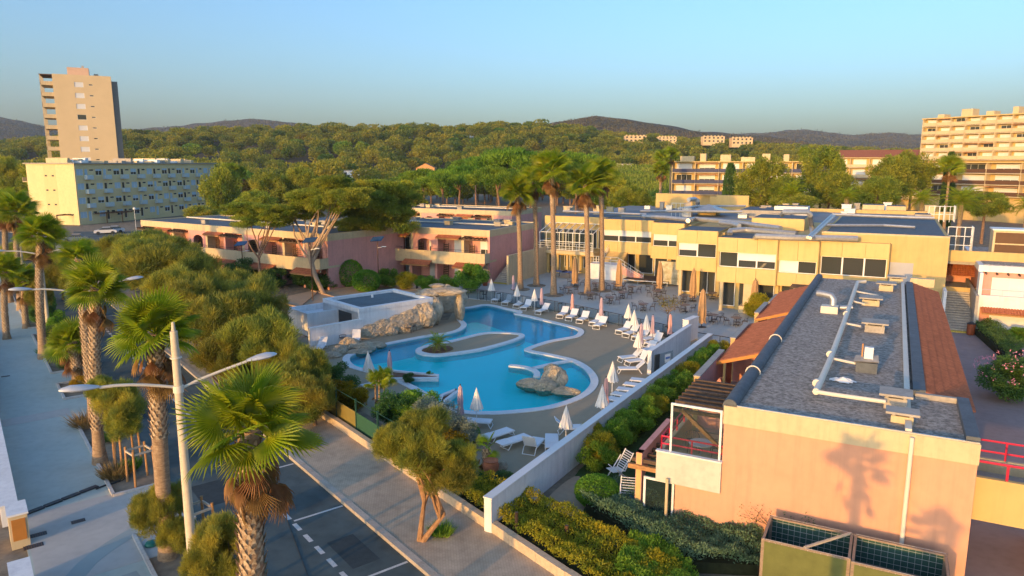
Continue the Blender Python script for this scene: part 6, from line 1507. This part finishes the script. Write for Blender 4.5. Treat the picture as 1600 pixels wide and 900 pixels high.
# dry grass tufts in the planting beds
def tuft(label, px, r_, h, mat, seed, n=500):
    r = np.random.default_rng(seed); a = r.uniform(0,6.28,n); q = r_*np.sqrt(r.random(n))*.6; P = np.column_stack([q*np.cos(a), q*np.sin(a), np.zeros(n)])
    Dn = unit(np.column_stack([np.cos(a)*q/r_*1.6, np.sin(a)*q/r_*1.6, np.ones(n)])+r.normal(size=(n,3))*.2)
    t = thing('grass_tuft', label, 'plant', loc=(*G(*px),.05)); link('blades', quads_mesh('blades', leaves(P, Dn, h, .03, r), mat), t); MB().lathe([(r_*.5,-.02),(r_*.4,.05),(.02,.1)],10).build('root_crown', m_soil, t)
for k, (u, v, rr, hh, mt, lab) in enumerate(((182,748,.7,.7,lf_dry,'dry grass tuft at the corner of the planting bed'),(138,668,.9,.9,lf_dry,'dry bush left of the young tamarisk'),(172,690,.6,.5,lf_dark,'dark green tuft beside the promenade edging'),(74,555,.7,.6,lf_dark,'dark plant in the small planting bed'),(690,838,.5,.5,lf_hedge,'green weed at the foot of the leaning tree'),(470,690,1.0,.5,lf_dry,'dry weeds at the sidewalk edge behind the near palm'),(480,700,.8,.6,lf_hedge,'green weeds on the sidewalk behind the near palm'),(205,735,.5,.5,lf_hedge,'green tuft under the timber guard'))): tuft(lab, (u,v), rr, hh, mt, k)
# bare climber on the peach wall
cl_ = thing('climbing_shrub', 'thin bare climber against the lower peach wall', 'plant', loc=(*RB.w(1.6,-.15),0), rz=RB.rot); mb = MB(); rd = random.Random(3)
for k in range(9):
    a = rd.uniform(-1.3,1.3); limb(mb, (rd.uniform(-.3,1.2),0,.6), (a+.5,-.1,rd.uniform(1.2,2.0)), .015, .006, .15, 5, k)
mb.build('twigs', m_bark, cl_)
r = np.random.default_rng(8); P = np.column_stack([r.uniform(-.9,1.8,300), r.uniform(-.25,.0,300), r.uniform(.6,2.0,300)]); link('leaves', quads_mesh('leaves', leaves(P, unit(r.normal(size=P.shape)), .08, .04, r), lf_dark), cl_)
# ------------------------------------------------------------------ pines by the residences
tam('pine with layered crown in front of the long pink residence', (418,462), ((408,345,42,20),(385,328,30,16,1),(432,330,30,16,-1)), 31, kind='pine', r0=.2, bark=m_pbark, trunk=(-.6,0,5.0), branches=8)
x, y = G(507,460); tam('leaning pine with pale bare branches and thin crown', (507,460), ((500,318,48,28),(470,335,32,20,1.5),(535,310,40,26,-1.2),(515,290,30,20,.6)), 32, kind='pine', r0=.28, bark=M('pale_bark', (.42,.30,.21), .95, .2, 4, .6, 16), trunk=[(-1.6,0,5.5),(-1.3,0.2,4.2)], branches=7)
tam('tall dense pine between the two pink residences', (571,437), ((572,322,62,40),(545,300,44,30,1),(600,345,44,30,1),(560,352,36,22,-1.5),(610,300,42,30,2.5)), 33, kind='pine', r0=.3, bark=m_pbark, trunk=(.1,.1,6.5), branches=10)
def umb(label, u, v, hw, D, seed, kind='umb', hh=None, tr=True):
    p = GD(u, v, D); s_ = hw*D/1134/5.0; hgt = (hh*D/1134/(4.0 if kind == 'big' else 1.3)) if hh else s_
    return tree('umbrella_pine' if kind == 'umb' else 'broad_tree', label, p[:2], kind, [(0,0,p[2],s_,s_,hgt)], (0,0,max(1,p[2]-.3*s_)), seed=seed, r0=.3, branches=8, bark=m_pbark, group='background pines')
for k, a in enumerate(((690,290,42,150,'small umbrella pine left of the rear residence'),(720,283,55,165,'umbrella pine above the rear residence, left part'),(775,284,50,140,'umbrella pine with dark crown above the rear residence'),(800,262,70,180,'wide flat umbrella pine on the skyline of the grounds'),(870,285,50,150,'umbrella pine behind the leftmost terrace palms'),(900,265,60,185,'umbrella pine behind the middle terrace palms'),(660,285,45,175,'umbrella pine behind the tall dense pine'),(830,300,40,130,'low umbrella pine behind the left wing'),(745,266,45,200,'far umbrella pine right of the hillside villa'))): umb(a[4], a[0], a[1], a[2], a[3], k)
for k, a in enumerate(((955,300,42,150,36,'dark round tree right of the terrace palms'),(985,312,36,140,22,'low round tree beside the green field'),(1190,285,42,140,38,'broad tree before the navy-railed building, left of the group'),(1230,300,30,135,25,'smaller tree filling the middle of the right tree group'),(1285,270,42,150,40,'tall broad tree between yellow buildings'),(1300,295,36,145,28,'lower broad tree beside the tall one'),(1390,280,38,150,36,'broad tree before the red-roofed building'),(1425,270,40,155,32,'flat-topped tree left of the tall yellow block'),(1370,300,40,140,24,'low tree mass behind the roof pipes'),(345,300,34,190,40,'dark tree beside the left apartment block'),(420,300,36,180,30,'green tree behind the left pine'),(470,290,34,185,28,'green tree behind the leaning pine'),(315,335,30,150,14,'rusty low tree at the end of the left block'),(400,320,36,150,22,'dark low tree behind the long residence'),(640,315,34,140,20,'tree between dense pine and rear residence'),(1240,318,40,125,14,'low shrubs behind the yellow building roof'),(1540,318,40,130,18,'low trees at right behind the roofs'),(60,290,30,190,30,'tree left of the left apartment block'),(15,275,30,200,30,'tree at the far left edge behind palms'))): umb(a[5], a[0], a[1], a[2], a[3], k+3, 'big', a[4])
def cypress(label, u, vt, vb, hw, D, seed):
    p = GD(u, vt, D); zt_ = p[2]; r = np.random.default_rng(seed); n = 5000; zz = r.random(n); rad = hw*D/1134*np.sqrt(np.clip(1-((zz-.35)/.66)**2,0,1)); a = r.uniform(0,6.28,n); q = rad*(.8+.25*r.random(n))
    P = np.column_stack([q*np.cos(a), q*np.sin(a), .3+zz*(zt_-.3)]); Dn = unit(np.column_stack([np.cos(a)*.5, np.sin(a)*.5, np.ones(n)])+r.normal(size=(n,3))*.3)
    t = thing('cypress', label, 'tree', loc=(p[0],D,0)); link('foliage', quads_mesh('foliage', leaves(P, Dn, .6, .2, r), lf_dark), t); MB().tube([(0,0,-.1),(0,0,zt_*.8)],[.25,.08],7).build('trunk', m_bark, t)
cypress('slim dark cypress in front of the navy-railed building', 1142, 258, 300, 10, 150, 1); cypress('small cypress beside the tall yellow block', 1487, 240, 270, 8, 160, 2)

# palms of the same planting strip nearer than the frame; their shadows fall on the peach wall
fan_palm('fan palm of the roadside strip whose shadow falls on the peach wall', (1.05,7.7), 6.55, 1.25, 71, boots=(.4,.97), nd=9, nf=14, r0=.16, r1=.15)
fan_palm('low fan palm of the roadside strip beside the shadow-casting one', (2.6,5.75), 4.7, 1.0, 72, boots=(.4,.97), nd=5, nf=12, r0=.18, r1=.18)

tree('terrace_tree', 'thin young tree with sparse orange leaves on the terrace', G(1043,523), 'rust', [(0,0,3.0,.0,.0,.0)], (0,0,2.1), r0=.05, branches=0, seed=4)
x, y = G(1043,523); tt = [o for o in COL.objects if o.name.startswith('terrace_tree')][0]
for c in list(tt.children):
    if c.name.startswith('crown'): bpy.data.objects.remove(c)
mb = MB(); rd = random.Random(2)
for k in range(16):
    a = rd.uniform(0,6.28); limb(mb, (0,0,rd.uniform(1.7,2.1)), (1.1*math.cos(a),1.1*math.sin(a),rd.uniform(2.3,3.4)), .018, .006, .1, 4, k)
mb.build('branches', m_bark, tt)
r = np.random.default_rng(4); d = unit(r.normal(size=(420,3))); P = d*np.array([1.2,1.2,.7])*r.uniform(.3,1,(420,1))+np.array([0,0,2.8]); link('leaves', quads_mesh('leaves', leaves(P, unit(r.normal(size=P.shape)), .11, .07, r), lf_rust), tt)
MB().lathe([(.9,0),(.9,.03),(.1,.05)],12,(x,y,.05)).build('soil_ring', m_soil)['kind'] = 'structure'
for k, (s_, z_) in enumerate(((9.5,1.5),(6.5,1.3),(3.0,1.6))):  # unseen tamarisks added to shade the foot of the peach wall
    x, y = rp(5.6, s_); tree('tamarisk', 'unseen low roadside tamarisk added to shade the peach wall, %s of three' % ORD[k], (x,y), 'tam', [(0,0,z_,.8,.8,.7)], (0,0,.8), seed=50+k, r0=.06, branches=3)
# ================================================================== terrain, woods, far hills
def interp(tab, u):
    return float(np.interp(u, [t[0] for t in tab], [t[1] for t in tab]))
SKY = [(-400,232),(0,226),(75,222),(190,212),(300,208),(400,204),(500,203),(600,201),(700,203),(800,198),(850,196),(900,204),(960,214),(1100,223),(1200,229),(1300,236),(1440,242),(1600,246),(2000,250)]
DC, D0 = 780.0, 400.0
def hill_z(x, y):
    u = 800+1134*x/max(y,1); zc = H+(255-interp(SKY,u))*DC/1134-9.5
    t = min(1, max(0, (y-D0)/(DC-D0))); t = t*t*(3-2*t)*.6+t*.4
    from mathutils import noise as N
    return max(0,zc)*t*(1 if y < DC else max(0,1-(y-DC)/500)) + 2.2*N.noise((x*.012,y*.012,3))*t - .02
hb_ = MB(); nx, ny = 90, 34; gi = []
for j in range(ny):
    y = D0-15+(1250-D0)*j/(ny-1)
    for i in range(nx): x = (-1.05+2.1*i/(nx-1))*y; gi.append((x,y,hill_z(x,y)-.15))
hb_.v = gi
for j in range(ny-1):
    for i in range(nx-1): a = j*nx+i; hb_.f.append((a,a+1,a+nx+1,a+nx))
struct(hb_.build('wooded_hill', M('hill_soil', (.05,.05,.022), 1, .3, .03, col2=(.10,.075,.04)), None, True))
# reed field and dark tree belt at the hill foot
fx = GD(985,300,260); 
struct(MB().poly([(*GD(930,300,230)[:2],.0),(*GD(1060,300,230)[:2],.0),(92,395,12.5),(44,395,12.5)]).build('reed_field', M('reed', (.11,.14,.03), 1, .3, .25, 1, 3, col2=(.20,.20,.05))))
r = np.random.default_rng(3); n = 9000; P = np.column_stack([r.uniform(0,1,n), r.uniform(0,1,n)]); a0, a1 = np.array(GD(930,300,230)[:2]), np.array(GD(1060,300,230)[:2]); b0, b1 = np.array([44,395]), np.array([92,395])
XY = (a0*(1-P[:,:1])+a1*P[:,:1])*(1-P[:,1:])+(b0*(1-P[:,:1])+b1*P[:,:1])*P[:,1:]; P3 = np.column_stack([XY, r.uniform(.0,1.0,n)+12.5*P[:,1]])
stuff(link('reeds', quads_mesh('reeds', leaves(P3, unit(np.array([0,0,1.0])+r.normal(size=P3.shape)*.4), 1.6, .5, r), LEAF('reed_leaf', (.20,.30,.03), (.42,.42,.05), .5, .08, 0))))
# individual forest trees: the largest in view; the rest as one mass
spots = []; r = np.random.default_rng(21)
for k in range(9000):
    u = r.uniform(-60,1660); y = r.uniform(245 if 335 < u < 925 else (300 if u < 335 or u > 1065 else 385),DC+30); x = (u-800)/1134*y
    if 925 < u < 1065 and y < 470: continue
    if 635 < u < 740 and 300 < y < 470: continue
    if (535 < u < 570 or 955 < u < 990) and y < 430: continue
    if any(abs(u-q) < 20 and 640 < y < 742 for q in (993,1043,1115,1160)): continue
    spots.append((x,y,u))
cell = {}; keep = []
for x, y, u in spots:
    key = (int(x//(9 if y < 420 else 13.5)), int(y//(11 if y < 420 else 17)))
    if key in cell: continue
    cell[key] = 1; keep.append((x,y,u))
keep.sort(key=lambda p: p[1])
trk = MB().tube([(0,0,-7),(0,0,1)], [.35,.2], 5).mesh('trunk', m_pbark)
front = [p for p in keep if 0 <= p[2] <= 1600][:110]; crest = [p for p in keep if p[1] > 470 and 150 < p[2] < 1440]; r.shuffle(crest)
indiv = front+[tuple(p) for p in crest[:188]]; ids = {(p[0],p[1]) for p in indiv}
for k, (x, y, u) in enumerate(indiv):
    s_ = r.uniform(.75,1.35)*(1.3 if y > 420 else .95); z = hill_z(x,y)
    t = tag(link('forest_pine', None, None, loc=(x,y,z)), 'pine tree in the dense wood covering the hillside', 'tree', 'pines of the wooded hill')
    link('crown', CR['far'][k % 5], t, loc=(0,0,5.2*s_), scale=(s_*r.uniform(.9,1.15),s_,s_*r.uniform(.8,1.15)), rz=r.uniform(0,6.28)); link('trunk', trk, t, loc=(0,0,5.0*s_))
base = []
for k in range(5):
    me = CR['far'][k]; a = np.empty(len(me.vertices)*3, np.float32); me.vertices.foreach_get('co', a); base.append(a.reshape(-1,4,3)[::2])
acc = []
for (x, y, u) in keep:
    if (x,y) in ids: continue
    b = base[int(r.integers(5))]; s_ = r.uniform(.8,1.4)*1.3; an = r.uniform(0,6.28); c, s2_ = math.cos(an), math.sin(an)
    v = b*s_*1.12; v = np.stack([v[...,0]*c-v[...,1]*s2_, v[...,0]*s2_+v[...,1]*c, v[...,2]], -1)+np.array([x,y,hill_z(x,y)+5.2*s_]); acc.append(v)
wd2 = tag(link('hillside_wood', quads_mesh('hillside_wood', np.concatenate(acc), lf_forest)), 'dense pine wood covering the hill', 'wood'); stuff(wd2)
# far hills
def far_hill(name, tab, Dc, Db, mat, seed, rough=3.0, tufts=0, base_v=255):
    mb = MB(); us = np.linspace(tab[0][0], tab[-1][0], 120); rows = 14; from_ = []
    from mathutils import noise as N
    for j in range(rows+1):
        t = j/rows; D_ = Db+(Dc-Db)*t if t <= 1 else Dc
        for u in us:
            zc = H+(255-interp(tab,u))*Dc/1134; x = (u-800)/1134*D_
            tt = t**.8; z = zc*tt*(1-.10*N.noise((x*.004,D_*.004,seed))*(1-t)*4) + rough*N.noise((x*.02,D_*.02,seed))*(.3+.7*t)
            from_.append((x, D_, max(z,-1)))
    for u in us: from_.append(((u-800)/1134*(Dc*1.25), Dc*1.25, -2))
    mb.v = from_; n = len(us)
    for j in range(rows+1):
        for i in range(n-1): a = j*n+i; mb.f.append((a,a+1,a+n+1,a+n))
    o = struct(mb.build(name, mat, None, True))
    if tufts:
        r = np.random.default_rng(seed); idx = r.integers(0, n*rows-n-1, tufts); V = np.array(from_); 
        P = V[idx]+ (V[idx+1]-V[idx])*r.random((tufts,1)) + (V[idx+n]-V[idx])*r.random((tufts,1)); s_ = Dc/1134*1.7
        Q = np.repeat(P,6,0)+r.normal(size=(tufts*6,3))*s_*.55; Dn = unit(r.normal(size=Q.shape)+np.array([0,0,.6])); 
        w_ = tag(link('far_trees', quads_mesh('far_trees', leaves(Q, Dn, s_*1.2, s_*.8, r), lf_far)), 'scattered trees on a far hill', 'wood'); stuff(w_)
    return o
lf_far = LEAF('far_leaf', (.06,.065,.03), (.15,.115,.05), .1, .01, 0)
m_fh = M('far_hill_scrub', (.075,.060,.035), 1, .35, .012, .8, .08, col2=(.13,.09,.055), dist=3)
far_hill('far_hill', [(780,210),(860,194),(900,187),(930,183),(965,187),(1000,191),(1050,199),(1100,207),(1200,214),(1260,222)], 1500, 900, m_fh, 1, 3, 9000)
far_hill('far_hill', [(-100,184),(0,183.5),(30,188),(75,199),(120,203),(200,204),(260,200),(330,193),(395,187),(430,190),(480,196),(540,203),(640,205),(660,198),(720,204)], 2600, 1500, m_fh, 2, 5, 7000)
far_hill('far_hill', [(1080,216),(1150,210),(1200,208),(1250,202.5),(1290,208),(1330,212),(1385,208),(1420,211),(1500,214),(1700,216)], 3000, 1700, m_fh, 3, 5, 7000)
# hillside apartment houses, villa
for k, (ua, ub, vt, vb, D) in enumerate(((977,1010,212,222,690),(1029,1057,213.5,222,690),(1099,1132,213,223,690),(1144,1176,215,226,690))):
    p = GD(ua, vb, D); q = GD(ub, vb, D); w_ = q[0]-p[0]; h_ = GD(ua, vt, D)[2]-p[2]
    t = thing('hillside_apartments', 'small cream apartment house on the wooded hill, %s of four from the left' % ORD[k], 'building', loc=(p[0],D,p[2]), group='hillside apartment houses')
    ops = [(w_*(i+.2)/5, w_*(i+.72)/5, h_*(j+.25)/2, h_*(j+.8)/2) for i in range(5) for j in range(2)]
    w = MB(); facade(w, 0, w_, -2.5, h_, ops, .8); w.box(0,w_,.85,10,-2.5,h_); w.build('wall', M('hill_house_render', (.72,.52,.30), .9, .05, .1), t)
    for o in ops: window(t, I4, *o, y=.6, fw=.1)
    for i in range(6): MB().box(w_*i/6+.8,w_*i/6+2,2,4,h_,h_+.9).build('chimney', m_cream, t)
p = GD(650,268,430); t = thing('villa', 'orange villa with tiled roofs at the foot of the wooded hill', 'building', loc=(p[0],p[1],p[2]-3))
def gable(x0, x1, y0, y1, h, rh, nm):
    MB().box(x0,x1,y0,y1,-10,h).poly([(x0,y0,h),(x1,y0,h),((x0+x1)/2,y0,h+rh)]).poly([(x1,y1,h),(x0,y1,h),((x0+x1)/2,y1,h+rh)]).build('wall', M('orange_render', (.62,.34,.14), .9, .06, .2), t)
    MB().poly([(x0-.5,y0-.5,h-.2),((x0+x1)/2,y0-.5,h+rh+.15),((x0+x1)/2,y1+.5,h+rh+.15),(x0-.5,y1+.5,h-.2)]).poly([((x0+x1)/2,y0-.5,h+rh+.15),(x1+.5,y0-.5,h-.2),(x1+.5,y1+.5,h-.2),((x0+x1)/2,y1+.5,h+rh+.15)]).build('roof', M('old_tile', (.36,.17,.10), .9, .2, .3), t)
gable(0,11,0,10,5.2,2.6,''); gable(9,28,3,12,3.8,.8,'')
for x in (2.5,7.5,13,18,23): MB().box(x-.6,x+.6,-.06 if x < 9 else 2.94,-.0 if x < 9 else 3.0,1.2,2.8).build('window', m_win, t)
for k, (u, v, w_, D, lab) in enumerate(((553,266,14,400,'pale low house among trees left of the villa'),(672,254,0,0,''),(972,256,12,420,'white low house above the green field'))):
    if not w_: continue
    p = GD(u,v,D); t = thing('low_house', lab, 'building', loc=(p[0]-w_/2,D,p[2]-3.5)); MB().box(0,w_,0,8,-12,3.2).build('wall', m_white, t); MB().box(-.4,w_+.4,-.4,8.4,3.2,3.6).build('roof', m_concrete, t)
    for i in range(3): MB().box(1.5+i*w_/3.2,3+i*w_/3.2,-.05,0,.8,2.4).build('window', m_win, t)
# parking lot with cars and pergola beyond the road
struct(MB().prism([G(110,395),G(225,385),G(215,362),G(115,362)], -.02, .03, bottom=False).build('parking_lot', m_asphalt))
def car(px, rz, col, label):
    t = thing('parked_car', label, 'car', loc=(*G(*px),.03), rz=rz); paint = M('car_paint_'+col[0], col[1], .3, .03, spec=.6)
    b = MB(); prof = [(-2.05,.35),(-2.1,.6),(-1.95,.82),(-1.0,.95),(1.35,.95),(2.0,.85),(2.1,.55),(2.0,.35)]
    n_ = len(prof); i = b.add([(p[0],-.85,p[1]) for p in prof]+[(p[0],.85,p[1]) for p in prof])
    for k in range(n_): b.f.append((i+k,i+(k+1)%n_,i+n_+(k+1)%n_,i+n_+k))
    b.f.append(tuple(range(i+n_-1,i-1,-1))); b.f.append(tuple(range(i+n_,i+2*n_))); b.build('body', paint, t)
    c = MB(); lo = [(-1.15,-.8),(1.4,-.8),(1.4,.8),(-1.15,.8)]; hi = [(-.45,-.65),(.95,-.65),(.95,.65),(-.45,.65)]
    i = c.add([(*p,.95) for p in lo]+[(*p,1.42) for p in hi])
    for k in range(4): c.f.append((i+k,i+(k+1)%4,i+4+(k+1)%4,i+4+k))
    c.build('cabin_glass', m_win, t); MB().box(-.45,.95,-.65,.65,1.42,1.46).build('roof', paint, t)
    for x in (-1.3,1.3):
        for y in (-.82,.82):
            w_ = MB(); w_.M = Matrix.Translation((x,y,.33)) @ Matrix.Rotation(math.pi/2,4,'X'); w_.lathe([(.1,-.1),(.33,-.1),(.33,.1),(.1,.1)],14); wh = w_.build('wheel', m_dark, t)
    return t
car((165,366),.5,('white',(.7,.7,.7)),'white car parked near the left apartment block'); car((178,364),.45,('silver',(.5,.52,.55)),'silver car parked right of the white one'); car((118,378),.4,('blue',(.12,.17,.25)),'dark blue car parked left of the white one')
t = thing('parking_pergola', 'long low timber pergola before the left apartment block', 'pergola')
a, b = G(100,352), G(215,345); n_ = 14
for k in range(n_+1):
    p = (a[0]+(b[0]-a[0])*k/n_, a[1]+(b[1]-a[1])*k/n_)
    MB().box(p[0]-.12,p[0]+.12,p[1]-2.5,p[1]+2.5,2.5,2.65).build('beam', m_brown, t)
    if k % 3 == 0: MB().box(p[0]-.08,p[0]+.08,p[1]-2.4,p[1]-2.2,0,2.5).build('post', m_brown, t)
MB().bar((a[0],a[1]-2.3,2.42),(b[0],b[1]-2.3,2.42),.15).build('beam', m_brown, t)
# ================================================================== air
hz = MB().box(-4300,4300,-80,4400,-4,420)
hm = bpy.data.materials.new('haze'); hm.use_nodes = True
n = hm.node_tree.nodes; n.remove(n['Principled BSDF']); pv = n.new('ShaderNodeVolumePrincipled')
pv.inputs['Color'].default_value = (.70,.84,1.0,1); pv.inputs['Density'].default_value = .0001; pv.inputs['Anisotropy'].default_value = 0
hm.node_tree.links.new(pv.outputs[0], n['Material Output'].inputs['Volume'])
stuff(hz.build('haze', hm))
